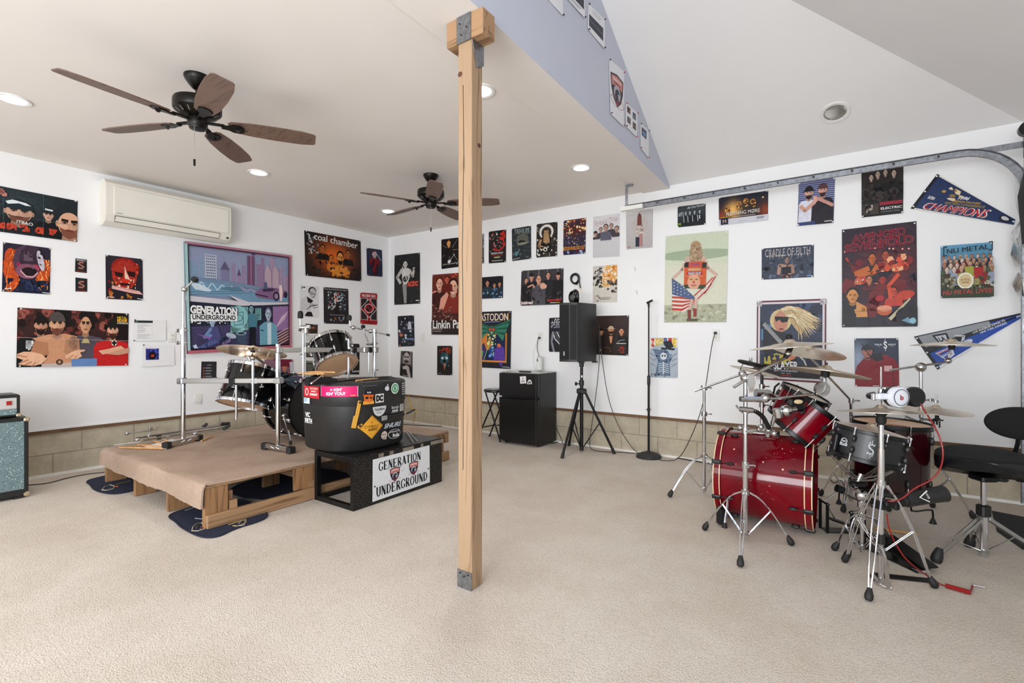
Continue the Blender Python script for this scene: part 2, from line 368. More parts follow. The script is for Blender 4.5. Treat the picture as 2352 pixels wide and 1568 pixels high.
class Art:
    """flat printed artwork: coloured shapes in (s right, t down), laid layer on layer"""
    def __init__(s, asp=1.0): s.L = []; s.asp = asp      # asp = width/height
    def poly(s, pts, c, n=.08): s.L.append((list(pts), [tuple(range(len(pts)))], lin(c), n)); return s
    def R(s, a, b, c, d, col, n=.08): return s.poly([(a, b), (c, b), (c, d), (a, d)], col, n)
    def E(s, x, y, rx, ry, c, n=.08, k=20, a0=0, a1=360, rot=0):
        cr, sr = math.cos(math.radians(rot)), math.sin(math.radians(rot)); P = []
        full = a1-a0 >= 360
        for i in range(k if full else k+1):
            a = math.radians(a0+(a1-a0)*i/k); px, py = rx*math.cos(a), ry*math.sin(a)/s.asp*s.asp
            P.append((x+px*cr-py*sr/s.asp, y+px*sr*s.asp+py*cr))
        return s.poly(P, c, n)
    def C(s, x, y, r, c, n=.08, k=20): return s.E(x, y, r, r*s.asp, c, n, k)
    def ring(s, x, y, r, w, c, k=28, n=0.05, a0=0, a1=360, sy=1.0):
        P = []; 
        for i in range(k+1):
            a = math.radians(a0+(a1-a0)*i/k); P.append((math.cos(a), math.sin(a)*s.asp*sy))
        for i in range(k):
            (p, q), (e, f) = P[i], P[i+1]
            s.poly([(x+p*r, y+q*r), (x+e*r, y+f*r), (x+e*(r-w), y+f*(r-w)), (x+p*(r-w), y+q*(r-w))], c, n)
            if i: s.merge()
        return s
    def merge(s):   # fuse the last shape into the one before (same layer)
        b = s.L.pop(); a = s.L.pop(); k = len(a[0]); s.L.append((a[0]+b[0], a[1]+[tuple(i+k for i in f) for f in b[1]], a[2], a[3])); return s
    def Ln(s, pts, w, c, n=.05, w2=None):
        m = 0
        for i in range(len(pts)-1):
            (x0, y0), (x1, y1) = pts[i], pts[i+1]; dx, dy = (x1-x0)*s.asp, y1-y0; l = math.hypot(dx, dy) or 1e-6
            nx, ny = -dy/l*w/2/s.asp*s.asp, dx/l*w/2*s.asp; e = w*.25/l
            ww = (w2/w if w2 else 1)
            s.poly([(x0-(x1-x0)*e+nx, y0-(y1-y0)*e+ny), (x1+(x1-x0)*e+nx*ww, y1+(y1-y0)*e+ny*ww), (x1+(x1-x0)*e-nx*ww, y1+(y1-y0)*e-ny*ww), (x0-(x1-x0)*e-nx, y0-(y1-y0)*e-ny)], c, n)
            if m: s.merge()
            m = 1
        return s
    def T(s, txt, x, y, w, h, c, bold=0.0, rot=0, sh=0, halo=None, arch=0, n=.0):
        if halo: s.T(txt, x, y, w*1.03, h*1.12, halo, bold+.05, rot, sh, None, arch)
        if bold > .012 and ('M' in txt or 'm' in txt or 'W' in txt):
            q = bold*.45*h/s.asp
            s.T(txt, x-q*math.cos(math.radians(rot)), y-q*s.asp*math.sin(math.radians(rot)), w, h, c, .006, rot, sh, None, arch, n)
            x += q*math.cos(math.radians(rot)); y += q*s.asp*math.sin(math.radians(rot)); bold = .006
        if 'M' in txt or 'm' in txt or 'W' in txt: bold = 0.0
        V, F = glyphs(txt, bold); cr, sr = math.cos(math.radians(rot)), math.sin(math.radians(rot)); P = []
        for a, b in V:
            px, py = a*w-sh*b*h, b*h+arch*(a*a*4)*h; P.append((x+px*cr-py*sr/s.asp, y+px*sr*s.asp+py*cr))
        s.L.append((P, F, lin(c), n)); return s
    def serif(s, txt, x, y, w, h, c):
        wd = [{'I': .55, 'T': .95}.get(c_, 1) for c_ in txt]; u_ = w/sum(wd); first = True; px_ = x-w/2
        for i, ch in enumerate(txt):
            st, bars = SER[ch]; cw = u_*wd[i]; ox = px_+cw*.06; ww = cw*.88; px_ += cw
            for pts, wt in st:
                Q = [(ox+p*ww, y-h/2+q*h) for p, q in pts]
                for j in range(len(Q)-1):
                    dx = abs(pts[j+1][0]-pts[j][0]); dy = abs(pts[j+1][1]-pts[j][1]); q = wt*(.45+.75*dy/(dx+dy+1e-6)) if len(pts) > 2 else wt
                    s.Ln(Q[j:j+2], u_*(.22 if ch != 'I' else .2)*q, c, 0)
                    if not first: s.merge()
                    first = False
            for a, b, e, f in bars:
                s.R(ox+a*ww, y-h/2+b*h, ox+e*ww, y-h/2+f*h, c, 0).merge()
        return s
    def blobs(s, x0, y0, x1, y1, num, r, cols, n=.1, seed=1, ax=1.0, k=6):
        R = random.Random(seed)
        for c in cols:
            for i in range(max(1, num//len(cols))):
                x, y = R.uniform(x0, x1), R.uniform(y0, y1); rr = r*R.uniform(.4, 1.2); a = R.uniform(0, PI); P = []
                for j in range(k):
                    t = 2*PI*j/k; q = rr*R.uniform(.6, 1.1); px, py = q*ax*math.cos(t), q*math.sin(t)
                    X = x+px*math.cos(a)-py*math.sin(a); Y = y+(px*math.sin(a)+py*math.cos(a))*s.asp
                    P.append((min(max(X, x0), x1), min(max(Y, y0), y1)))
                s.poly(P, c, n)
                if i: s.merge()
        return s
    def words(s, x0, y0, x1, y1, rows, c, seed=1, fill=.6):
        R = random.Random(seed); first = True
        for r in range(rows):
            y = y0+(y1-y0)*r/rows; h = (y1-y0)/rows*fill; x = x0; e = x1-(x1-x0)*R.uniform(0, .35)
            while x < e:
                w = R.uniform(.04, .12)*(x1-x0); s.R(x, y, min(x+w, e), y+h, c, 0); x += w+.02*(x1-x0)
                if not first: s.merge()
                first = False
        return s
    def man(s, x, y, w, h, skin='c99478', hair='17110f', shirt='1c1c20', by=1.0, sw=2.3, beard=None, cap=None, glasses=None, capb=None, arms=None, bald=0):
        dk = tuple(q*.55 for q in lin(skin)); md = tuple(q*.78 for q in lin(skin))
        if shirt:
            top = y+h*.62
            s.poly([(x-.3*w, top), (x-sw*w*.42, top+.13*h), (x-sw*w*.5, top+.4*h), (x-sw*w*.52, by), (x+sw*w*.52, by), (x+sw*w*.5, top+.4*h), (x+sw*w*.42, top+.13*h), (x+.3*w, top)], shirt, .2)
        s.poly([(x-.24*w, y+.25*h), (x+.24*w, y+.25*h), (x+.3*w, y+.66*h), (x, y+.78*h), (x-.3*w, y+.66*h)], dk)
        if not bald: s.E(x, y-.08*h, .56*w, .53*h, hair, .2)
        s.E(x-.47*w, y+.04*h, .07*w, .12*h, md); s.E(x+.47*w, y+.04*h, .07*w, .12*h, dk)
        s.E(x, y+.04*h, .45*w, .48*h, skin)
        s.poly([(x+.08*w, y-.1*h), (x+.44*w, y-.15*h), (x+.43*w, y+.2*h), (x+.25*w, y+.45*h), (x+.12*w, y+.45*h)], md)
        if beard: s.poly([(x-.4*w, y+.16*h), (x-.2*w, y+.24*h), (x, y+.2*h), (x+.2*w, y+.24*h), (x+.4*w, y+.16*h), (x+.27*w, y+.48*h), (x, y+.6*h), (x-.27*w, y+.48*h)], beard, .2)
        for q in (-1, 1):
            s.E(x+q*.19*w, y-.03*h, .13*w, .055*h, dk); s.E(x+q*.19*w, y-.02*h, .06*w, .028*h, '120c0b'); s.Ln([(x+q*.07*w, y-.1*h), (x+q*.3*w, y-.12*h)], .03*h*s.asp, '241812')
        s.poly([(x-.02*w, y-.02*h), (x+.09*w, y+.17*h), (x-.07*w, y+.17*h)], md)
        s.E(x, y+.28*h, .16*w, .035*h, '6d3029')
        if cap:
            s.E(x, y-.16*h, .52*w, .42*h, cap, .1, 20, 180, 360); s.E(x, y-.17*h, .56*w, .06*h, cap, .1)
            if capb: s.E(x, y-.15*h, .8*w, .05*h, capb, .1)
        if glasses:
            for q in (-1, 1): s.poly([(x+q*.04*w, y-.09*h), (x+q*.4*w, y-.1*h), (x+q*.36*w, y+.06*h), (x+q*.1*w, y+.07*h)], glasses)
        return s
    def guitar(s, x, y, l, ang, body='1a1a1a', neck='6d4a2c', ph=0):
        ca, sa = math.cos(math.radians(ang)), math.sin(math.radians(ang))
        g = lambda a, b: (x+(a*ca-b*sa)*l, y+(a*sa+b*ca)*l*s.asp)
        s.poly([g(*p) for p in ((-.05,-.03),(-.12,-.14),(-.28,-.16),(-.4,-.08),(-.42,.06),(-.36,.17),(-.22,.15),(-.1,.15),(-.03,.04))], body, .15)
        s.poly([g(*p) for p in ((-.1,-.025),(.55,-.015),(.55,.015),(-.1,.025))], neck); s.poly([g(*p) for p in ((.53,-.04),(.68,-.03),(.66,.035),(.53,.03))], body)
        s.poly([g(*p) for p in ((-.3,-.03),(-.26,-.03),(-.26,.05),(-.3,.05))], 'c8c8c8'); return s

def artmesh(name, art, mapf, parent=None, bg='ffffff', bg2=None, glows=(), grid=(24, 24), noise=.08, step=.00014, back=.0, seed=0, **k):
    """mapf(s,t,d) -> xyz with d the height above the sheet's back"""
    V = []; F = []; Cc = []
    nx, ny = grid; c1 = lin(bg); c2 = lin(bg2) if bg2 else c1; rr = random.Random(seed)
    def colat(a, b):
        c = [c1[i]+(c2[i]-c1[i])*b for i in range(3)]
        for gx, gy, rx, ry, gc, st in glows:
            w = math.exp(-(((a-gx)/rx)**2+((b-gy)/ry)**2))*st; gl = lin(gc)
            c = [c[i]*(1-w)+gl[i]*w for i in range(3)]
        return c
    for j in range(ny+1 if nx else 0):
        for i in range(nx+1):
            a, b = i/nx, j/ny; V.append(mapf(a, b, 0)); Cc.append((*colat(a, b), noise))
    for j in range(ny):
        for i in range(nx):
            q = j*(nx+1)+i; F.append((q, q+nx+1, q+nx+2, q+1))
    lay = 0
    if art:
        for P, FS, c, n in art.L:
            lay += 1; kk = len(V); V += [mapf(min(max(a, 0), 1) if k.get('clip', 1) else a, min(max(b, 0), 1), lay*step+.0002) for a, b in P]
            F += [tuple(i+kk for i in f) for f in FS]; Cc += [(*c, n)]*len(P)
    if back and nx:                                         # the sheet's own thickness
        kk = len(V); ed = [(i, 0) for i in range(nx)]+[(nx, j) for j in range(ny)]+[(i, ny) for i in range(nx, 0, -1)]+[(0, j) for j in range(ny, 0, -1)]
        for i, j in ed: V.append(mapf(i/nx, j/ny, 0)); V.append(mapf(i/nx, j/ny, -back)); Cc += [(*colat(i/nx, j/ny), 0)]*2
        m = len(ed)
        for e in range(m): a = kk+2*e; b = kk+2*((e+1) % m); F.append((a, b, b+1, a+1))
    me = bpy.data.meshes.new(name)
    L = rootloc(parent) if parent else k.get('loc', Vector((0, 0, 0)))
    me.from_pydata([Vector(p)-L for p in V], [], F); me.update()
    at = me.color_attributes.new('Col', 'FLOAT_COLOR', 'POINT')
    at.data.foreach_set('color', [x for c in Cc for x in c])
    me.materials.append(M_ink)
    for i, p in enumerate(me.polygons): p.use_smooth = i < nx*ny
    o = bpy.data.objects.new(name, me); COL.objects.link(o)
    if parent: o.parent = parent
    else: o.location = L; ROOTLOC[o.name] = L
    return o
PINM = {}
def pinmesh(c):
    if c not in PINM:
        me = None; b = B(); b.lathe([(.0035, 0), (.0035, .005), (.0065, .008), (.0065, .011), (.001, .0125)], (0, 0, 0), (0, 0, 1), 8)
        m = mat('pin_'+c, {'w': 'e8e8e8', 'k': '151515', 'r': 'b01820', 'g': 'b8b0a0'}[c], .3, var=.05)
        o = b.build('pushpin', m, None, loc=(0, 0, 0)); PINM[c] = o.data; bpy.data.objects.remove(o)
    return PINM[c]
PLANES = {'L': (Vector((-6.13, 0, 0)), Vector((1, 0, 0))), 'R': (Vector((0, 5.33, 0)), Vector((0, -1, 0)))}
_a = Vector((-1.636, 5.33, 0)); _b = Vector((-1.53, 2.0, 0)); _n = Vector(((_a-_b).y, -(_a-_b).x, 0)).normalized()
PLANES['G'] = (_a, _n if _n.x > 0 else -_n)
def wallpt(w, u, v): return onpl(u, v, *PLANES[w])
def poster(name, label, w, px, art=None, cat='poster', pins='wwww', sheet=None, lift=.0, curl=.005, seed=1, group=None, **k):
    n = PLANES[w][1]; c = [wallpt(w, px[i], px[i+1]) for i in (0, 2, 4, 6)]
    ctr = (c[0]+c[1]+c[2]+c[3])/4; base = Vector((ctr.x, ctr.y, min(p.z for p in c)))+n*.001
    root = thing(name, base, label, cat, group); R = random.Random(seed*7+3); ph = [R.uniform(0, 6.3) for _ in range(4)]
    def mp(s, t, d):
        p = c[0]*((1-s)*(1-t))+c[1]*(s*(1-t))+c[2]*(s*t)+c[3]*((1-s)*t)
        wv = curl*(.6*t*(.5+.5*math.sin(ph[0]))+.4*s*(.5+.5*math.sin(ph[1]))) if art else curl*(.5+.5*math.sin(5*s+ph[0])*math.sin(4*t+ph[1]))*min(1, 6*s*(1-s)+.15)
        return p+n*(.0035+lift+wv+d)
    o = artmesh(sheet or 'printed_sheet', art, mp, root, back=.0012, seed=seed, **k)
    q = n.to_track_quat('Z', 'Y')
    for i, (s, t) in enumerate(((.025, .02), (.975, .02), (.975, .98), (.025, .98))):
        if pins[i] == '-': continue
        e = bpy.data.objects.new('pushpin', pinmesh(pins[i])); COL.objects.link(e); e.parent = root
        e.location = mp(s, t, .0012)-ROOTLOC[root.name]; e.rotation_mode = 'QUATERNION'; e.rotation_quaternion = q
    return root
# ================================================================== SETTING
XL, YB, XR, YF = -6.13, 5.33, 1.06, -3.0
ZC, ZS = 2.915, 2.90
def gx(y): return -1.636+(5.33-y)*.0318
bx((XL-.2, YF-.2, -.12), (XR+.2, YB+.2, 0), 'floor', M_carpet, kind='structure')
def vz(x, y): return min(2.935+.484*(YB-y), 2.935+.484*(XR-x), 2.935+.484*(y-YF))
# flat ceiling over the left bay, with a shallow lip where the boxed beam runs
bx((XL, YF, ZC), (gx(YB)-.03, YB, ZC+.2), 'ceiling', M_ceil, kind='structure')
b = B()
b.add([(gx(YB)-.30, YB, ZS), (gx(YB), YB, ZS), (gx(YF), YF, ZS), (gx(YF)-.36, YF, ZS), (gx(YB)-.30, YB, ZC+.15), (gx(YB)-.02, YB, ZC+.15), (gx(YF)-.02, YF, ZC+.15), (gx(YF)-.36, YF, ZC+.15)],
      [(0, 1, 2, 3), (7, 6, 5, 4), (0, 4, 5, 1), (2, 6, 7, 3), (3, 7, 4, 0), (1, 5, 6, 2)])
b.build('trim_1', M_ceil, kind='structure')
# gable wall above the beam
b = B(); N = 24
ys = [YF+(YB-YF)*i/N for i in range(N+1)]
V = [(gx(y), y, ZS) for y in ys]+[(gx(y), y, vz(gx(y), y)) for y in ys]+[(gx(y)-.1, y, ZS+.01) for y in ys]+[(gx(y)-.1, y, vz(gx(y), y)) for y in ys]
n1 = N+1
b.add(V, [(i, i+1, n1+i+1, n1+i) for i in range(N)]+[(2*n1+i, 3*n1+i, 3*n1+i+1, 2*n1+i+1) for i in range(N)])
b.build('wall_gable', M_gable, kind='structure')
# hipped vault over the right bay
def vault(name, pts):
    B().add([(x, y, z) for x, y, z in pts]+[(x, y, z+.05) for x, y, z in pts], [tuple(range(len(pts))), tuple(range(2*len(pts)-1, len(pts)-1, -1))]).build(name, M_vault, kind='structure')
ym = (YB+YF)/2; xg = gx(3)-.12; zt = 2.935+.484*(XR-xg); yh = YB-(XR-xg); yl = YF+(XR-xg)
vault('ceiling_slope_back', [(xg, YB, 2.935), (XR, YB, 2.935), (xg, yh, zt)])
vault('ceiling_slope_front', [(xg, YF, 2.935), (XR, YF, 2.935), (xg, yl, zt)])
vault('ceiling_slope_right', [(XR, YB, 2.935), (XR, YF, 2.935), (xg, yl, zt), (xg, yh, zt)])
# walls: drywall above, wood sill, concrete blocks, white caulk strip
ZD = .43
def wallset(side, axis, pos, a, b, sgn, blocks=True, holes=()):
    def wb(z0, z1, t, dpt, name, m, u0=a, u1=b, **k):
        lo, hi = sorted((pos+sgn*dpt, pos-sgn*t))
        if axis == 'x': return bx((lo, u0-.15, z0), (hi, u1+.15, z1), name, m, kind='structure', **k)
        return bx((u0-.15, lo, z0), (u1+.15, hi, z1), name, m, kind='structure', **k)
    return wb
wl = wallset('left', 'x', XL, YF, YB, 1); wb_ = wallset('back', 'y', YB, XL, XR, -1)
wl(ZD, ZC+.3, .15, 0, 'wall_left', M_wall); wb_(ZD, ZC+.3, .15, 0, 'wall_back', M_wall)
for f, s in ((wl, 'left'), (wb_, 'back')):
    f(0, .395, .15, -.012, 'wall_'+s+'_blocks', M_block)
    f(.395, ZD-.002, .15, .004, 'trim_2' if s == 'left' else 'trim_3', M_sill)
    f(ZD-.002, ZD+.016, .1, .006, 'trim_4' if s == 'left' else 'trim_5', M_wall)
    f(0, .022, .1, .014, 'baseboard_'+s, M_caulk)
# wall behind the camera with two openings added for light, right wall with garage door
def fw(x0, x1, z0, z1): bx((x0, YF-.15, z0), (x1, YF, z1), 'wall_front', M_wall, kind='structure')
fw(XL, -5.5, 0, 3.2); fw(-5.5, -1.35, 0, .35); fw(-5.5, -1.35, 2.5, 3.2); fw(-1.35, XR, 2.4, 4.3); fw(-1.65, -1.35, .35, 2.5); fw(-1.35, XR, 0, .3)
def rw(y0, y1, z0, z1, name='wall_right', m=M_wall): bx((XR, y0, z0), (XR+.12, y1, z1), name, m, kind='structure')
rw(YF, -2.7, 0, 3.0); rw(-2.7, -.4, 2.2, 3.0); rw(-2.7, -.4, 0, .3); rw(-.4, 0, 0, 3.0); rw(0, 4.82, 2.45, 3.0); rw(4.82, YB, 0, 3.0)
for i, (x0, x1, z0, z1) in enumerate(((-5.5, -1.65, .35, 2.5), (-1.35, XR, .3, 2.4))):
    b = B(); y = YF-.04
    for x in (x0+.03, (x0+x1)/2, x1-.03): b.box((x, y, (z0+z1)/2), (.06, .05, z1-z0))
    for z in (z0+.03, z1-.03): b.box(((x0+x1)/2, y, z), (x1-x0, .05, .06))
    b.build('added_window_%d' % (i+1), M_white, kind='structure')  # unseen frames, added with the openings that let light in
b = B()
for y in (-2.67, -1.55, -.43): b.box((XR+.05, y, 1.25), (.05, .06, 1.9))
for z in (.33, 2.17): b.box((XR+.05, -1.55, z), (.05, 2.3, .06))
b.build('added_window_3', M_white, kind='structure')  # unseen side opening, added for the bluish daylight
# ---- garage door with torn foil insulation, seen edge-on at the right border
d = B()
for i in range(4): d.box((XR+.03, 2.41, .02+.3+i*.605), (.04, 4.8, .59))
gd = d.build('door_1', M_white, kind='structure')
def foil(pts_yz, name, seed, x0, m=M_foil):
    R = random.Random(seed); b = B(); n = len(pts_yz)
    V = [(x0+R.uniform(-.02, .02), y, z) for y, z in pts_yz]
    cx = sum(v[0] for v in V)/n-.03; cy = sum(v[1] for v in V)/n; cz = sum(v[2] for v in V)/n
    V2 = V+[(cx, cy, cz)]+[(v[0]+.004, v[1], v[2]) for v in V]+[(cx+.004, cy, cz)]
    b.add(V2, [(i, (i+1) % n, n) for i in range(n)]+[(n+1+(i+1) % n, n+1+i, 2*n+1) for i in range(n)]+[(i, n+1+i, n+1+(i+1) % n, (i+1) % n) for i in range(n)])
    return b.build(name, m, gd)
def fy(u, x): # y where column u meets plane x
    r = ray(u, 784); return x/r.x*r.y
def fpt(u, v, x): p = onx(u, v, x); return (p.y, p.z)
def foilpx(px, name, seed, x, m=M_foil): return foil([fpt(u, v, x) for u, v in px], name, seed, x, m)
foilpx([(2336, 392), (2352, 380), (2400, 400), (2400, 700), (2349, 560), (2342, 500), (2330, 470)], 'foil_insulation', 1, 1.0)
foilpx([(2331, 518), (2340, 500), (2347, 545), (2331, 553), (2321, 551)], 'foil_insulation', 2, .985)
foilpx([(2338, 545), (2346, 585), (2349, 610), (2330, 613), (2321, 587), (2332, 560)], 'foil_insulation', 3, .98)
foilpx([(2343, 625), (2356, 640), (2354, 680), (2346, 684), (2330, 650)], 'foil_insulation', 4, .99)
foilpx([(2349, 745), (2370, 730), (2370, 790), (2352, 785)], 'foil_insulation', 5, 1.0)
foilpx([(2349, 385), (2380, 360), (2380, 560), (2352, 560), (2346, 450)], 'exposed_backing', 6, .965, M_black)
# track
ty = 4.93; x_end = -1.985; xb = .64; zt_ = 2.655; rr = .36
pts = [(x_end, zt_), (xb, zt_)]+[(xb+rr*math.sin(a), zt_-rr*(1-math.cos(a))) for a in [PI/2*i/10 for i in range(1, 11)]]+[(xb+rr, .1)]
prof = [(-.03, -.0), (-.024, -.018), (.024, -.018), (.03, 0), (.024, .004), (.02, -.012), (-.02, -.012), (-.024, .004)]
b = B(); V = []; F = []
for i, (x, z) in enumerate(pts):
    p = Vector((x, ty, z)); q = Vector((pts[min(i+1, len(pts)-1)][0]-pts[max(i-1, 0)][0], 0, pts[min(i+1, len(pts)-1)][1]-pts[max(i-1, 0)][1])).normalized()
    nrm = Vector((-q.z, 0, q.x))
    V += [p+nrm*a+Vector((0, 1, 0))*-bb for a, bb in prof]
m_ = len(prof)
for i in range(len(pts)-1):
    for j in range(m_): F.append((i*m_+j, i*m_+(j+1) % m_, (i+1)*m_+(j+1) % m_, (i+1)*m_+j))
b.add(V, F)
gt = thing('garage_door_track', (x_end, ty, zt_), 'galvanised overhead garage door track curving down at the right', 'door track')
b.build('rail', M_galv, gt)
bx((x_end-.04, ty-.03, zt_-.03), (x_end+.2, ty+.03, zt_+.012), 'end_plate', M_white, gt)
b = B(); ph = onz(1434, 424, ZS); b.box((x_end+.02, ty, (zt_+ZS)/2), (.03, .004, ZS-zt_)); b.box((x_end+.045, ty+.01, ZS-.012), (.08, .03, .02)); b.build('hanger_strap', M_galv, gt)
for i in range(9):
    B().cyl((x_end+.35+i*.27, ty-.018, zt_), (x_end+.35+i*.27, ty-.024, zt_), .008, n=8).build('bolt', M_dark, gt)
a0 = atd(2245, 350, 1); 
B().box(((.62+XR)/2, ty+.028, 2.655), (XR-.62, .006, .045)).build('brace_angle', M_galv, gt)
b = B(); b.cyl((1.005, ty-.03, 2.75), (1.005, ty+.02, 2.75), .05, n=28); b.box((1.01, ty, 2.67), (.05, .012, .24)); b.build('cable_pulley', M_blackm, gt, label='black cable pulley')

# ---- post and bracket
pc = onz(1083, 1357); px, py = pc.x, pc.y; w = .089
pt = thing('wooden_post', (px-w/2, py+w/2, 0), 'square pine post in the middle of the room with steel brackets', 'post')
bx((px-w, py, 0), (px, py+w, 2.79), 'shaft', M_post, pt, bev=.004)
zb = 2.768
b = B(); b.box((px-w/2+.0, py+.045, (zb+ZS)/2+.0), (.24, .10, ZS-zb), None, .004); b.build('cap_block', M_palx, pt)
b = B(); b.box((px-w/2, py-.008, 2.83), (w+.004, .004, .135)); b.build('cap_bracket', M_galv, pt)
b = B(); b.prism([(0, 0), (.095, 0), (.095, -.10), (.04, -.13)], (px+.0035, py-.002, zb), Vector((0, 1, 0)), Vector((0, 0, 1)), Vector((1, 0, 0)), .003); b.build('side_bracket', M_galv, pt)
b = B(); b.box((px-w/2, py-.002, .045), (w+.004, .004, .09)); b.build('base_bracket', M_galv, pt)
for i in range(3): B().cyl((px-w+.018+i*.026, py-.004, .075-(.012 if i == 1 else 0)), (px-w+.018+i*.026, py-.008, .075-(.012 if i == 1 else 0)), .004, n=8).build('nail', M_dark, pt)
for a, c in ((.02, 2.86), (.065, 2.83), (.03, 2.80)): B().cyl((px-w+a, py-.0105, c), (px-w+a, py-.014, c), .004, n=8).build('nail', M_dark, pt)
b = B(); b.tube([(px-.055, py-.0012, .6), (px-.052, py-.0012, 1.2), (px-.06, py-.0012, 1.7), (px-.05, py-.0012, 2.2), (px-.054, py-.0012, 2.55)], .0016, 4); b.build('crack', M_dark, pt)
for v, u in ((160, 1053), (325, 1098)):
    b = B(); e = atd(u, v, dep(pc)-.0)
    if u < 1083: b.ball((px-.075, py-.001, e.z), .014, 12, (0, 1, 0), .1)
    else: b.ball((px+.001, py+.06, e.z), .012, 12, (1, 0, 0), .1)
    b.build('knot', mat('knot_wood', '5a3420', .6, var=.3), pt)

# ---- recessed lights
def lamp(u, v, label, on=True, group=None, r=.075, plane=None):
    if plane is None: c = onz(u, v, ZC); n = Vector((0, 0, -1))
    else: c, n = plane
    t = thing('recessed_light', c, label, 'ceiling light', group)
    B().lathe([(r*1.3, .0), (r*1.25, .008), (r*.98, .006), (r*.95, -.002)], c, n, 32).build('trim_ring', M_white, t)
    if on:
        m = mat('glowing_lens', 'ffffff', .5, emit=14)
        B().lathe([(r*.975, .004), (r*.6, .008), (0.0005, .009)], c, n, 32).build('lens', m, t)
        l = bpy.data.lights.new('lamp_glow', 'SPOT'); l.spot_size = math.radians(128); l.spot_blend = 1.0; l.shadow_soft_size = r; l.energy = LP; l.color = (1, .94, .88)
        o = bpy.data.objects.new('lamp_glow', l); COL.objects.link(o); o.location = c+n*.03; o.rotation_euler = n.to_track_quat('-Z', 'Y').to_euler()
    else:
        B().lathe([(r*.95, .0), (r*.86, -.03), (.0005, -.032)], c, n, 32).build('lens', mat('unlit_lens', 'a8a498', .3, var=.1), t, label='unlit lens')
LP = 25
lamp(30, 228, 'glowing recessed ceiling light at the far left, before the left fan')
lamp(594, 396, 'glowing recessed ceiling light between the two fans above the banner')
lamp(892, 485, 'glowing recessed ceiling light under the left blades of the farther fan')
lamp(1104, 208, 'glowing recessed ceiling light half hidden behind the wooden post')
lamp(1335, 385, 'glowing recessed ceiling light near the beam, above the speaker')
nv = Vector((0, -.484, -1)).normalized()
rv = ray(1918, 258); tv = (2.935+.484*YB-HC)/(rv.z+.484*rv.y)
lamp(0, 0, 'unlit recessed light in the sloped vault ceiling', False, None, .085, (atd(1918, 258, tv)+nv*.002, nv))

# ---- ceiling fans
def fan(px_, py_, a0, label, shaft=.0, chainL=.22):
    c = Vector((px_, py_, 0)); t = thing('ceiling_fan', (px_, py_, ZC), label, 'ceiling fan', 'five-blade ceiling fans')
    P = lambda z: (px_, py_, z)
    B().lathe([(.075, ZC), (.075, ZC-.012), (.066, ZC-.03), (.045, ZC-.06), (.025, ZC-.08), (.012, ZC-.085)], (px_, py_, 0), n=32).build('canopy', M_fan, t)
    B().cyl(P(ZC-.08), P(2.76), .012).build('downrod', M_fan, t)
    B().lathe([(.02, 2.775), (.07, 2.77), (.130, 2.757), (.134, 2.745), (.134, 2.70), (.127, 2.69), (.085, 2.662), (.05, 2.655)], (px_, py_, 0), n=40).build('motor_housing', M_fan, t)
    for i in range(15):
        a = 2*PI*i/15; r = Vector((math.cos(a), math.sin(a), 0)); s_ = Vector((-r.y, r.x, 0))
        B().box(c+r*.107+Vector((0, 0, 2.675)), (.03, .006, .004), (Vector((r.x*.8, r.y*.8, .6)), s_, Vector((-r.x*.6, -r.y*.6, .8)))).build('vent_slot', mat('slot_gap', '6b6760', .5), t)
    B().lathe([(.05, 2.66), (.056, 2.65), (.056, 2.61), (.05, 2.60), (.044, 2.585), (.0005, 2.578)], (px_, py_, 0), n=32).build('switch_cup', M_fan, t)
    for k in range(5):
        a = math.radians(a0+72*k); r = Vector((math.cos(a), math.sin(a), 0)); s_ = Vector((-r.y, r.x, 0)); z = Vector((0, 0, 1))
        tl = math.radians(-12); sx = s_*math.cos(tl)+z*math.sin(tl); zz = z*math.cos(tl)-s_*math.sin(tl)
        ol = [(.17, -.035), (.19, -.052), (.30, -.068), (.45, -.075), (.60, -.072), (.675, -.058), (.69, -.045), (.69, .045), (.675, .058), (.60, .072), (.45, .075), (.30, .068), (.19, .052), (.17, .035)]
        bb = B().prism(ol, c+Vector((0, 0, 2.628)), r, sx, zz, .007)
        o = bb.build('blade', M_blade, t)
        ib = B(); ib.box(c+r*.10+Vector((0, 0, 2.632)), (.10, .028, .012), (r, s_, z), .003)
        ib.prism([(.13, -.014), (.17, -.02), (.20, -.038), (.235, -.038), (.26, -.015), (.26, .015), (.235, .038), (.20, .038), (.17, .02), (.13, .014)], c+Vector((0, 0, 2.618)), r, sx, zz, .009)
        ib.build('blade_bracket', M_fan, t)
        B().cyl(c+r*.222+Vector((0, 0, 2.6155))+zz*.002, c+r*.222+Vector((0, 0, 2.6175)), .016, n=12).build('bracket_hole', mat('bracket_hole', '241a16', .6), t)
    B().cyl((px_+.03, py_-.03, 2.60), (px_+.03, py_-.03, 2.60-chainL), .0016, n=6).build('pull_chain', M_alu, t)
    B().cyl((px_+.03, py_-.03, 2.60-chainL), (px_+.03, py_-.03, 2.56-chainL), .007, .006, n=10).build('pull_knob', M_fan, t)
fan(-3.39, 1.404, 59, 'dark bronze five-blade ceiling fan nearest the camera, at left', chainL=.22)
fan(-3.475, 3.567, 30, 'dark bronze ceiling fan farther back, partly behind the post', chainL=.22)

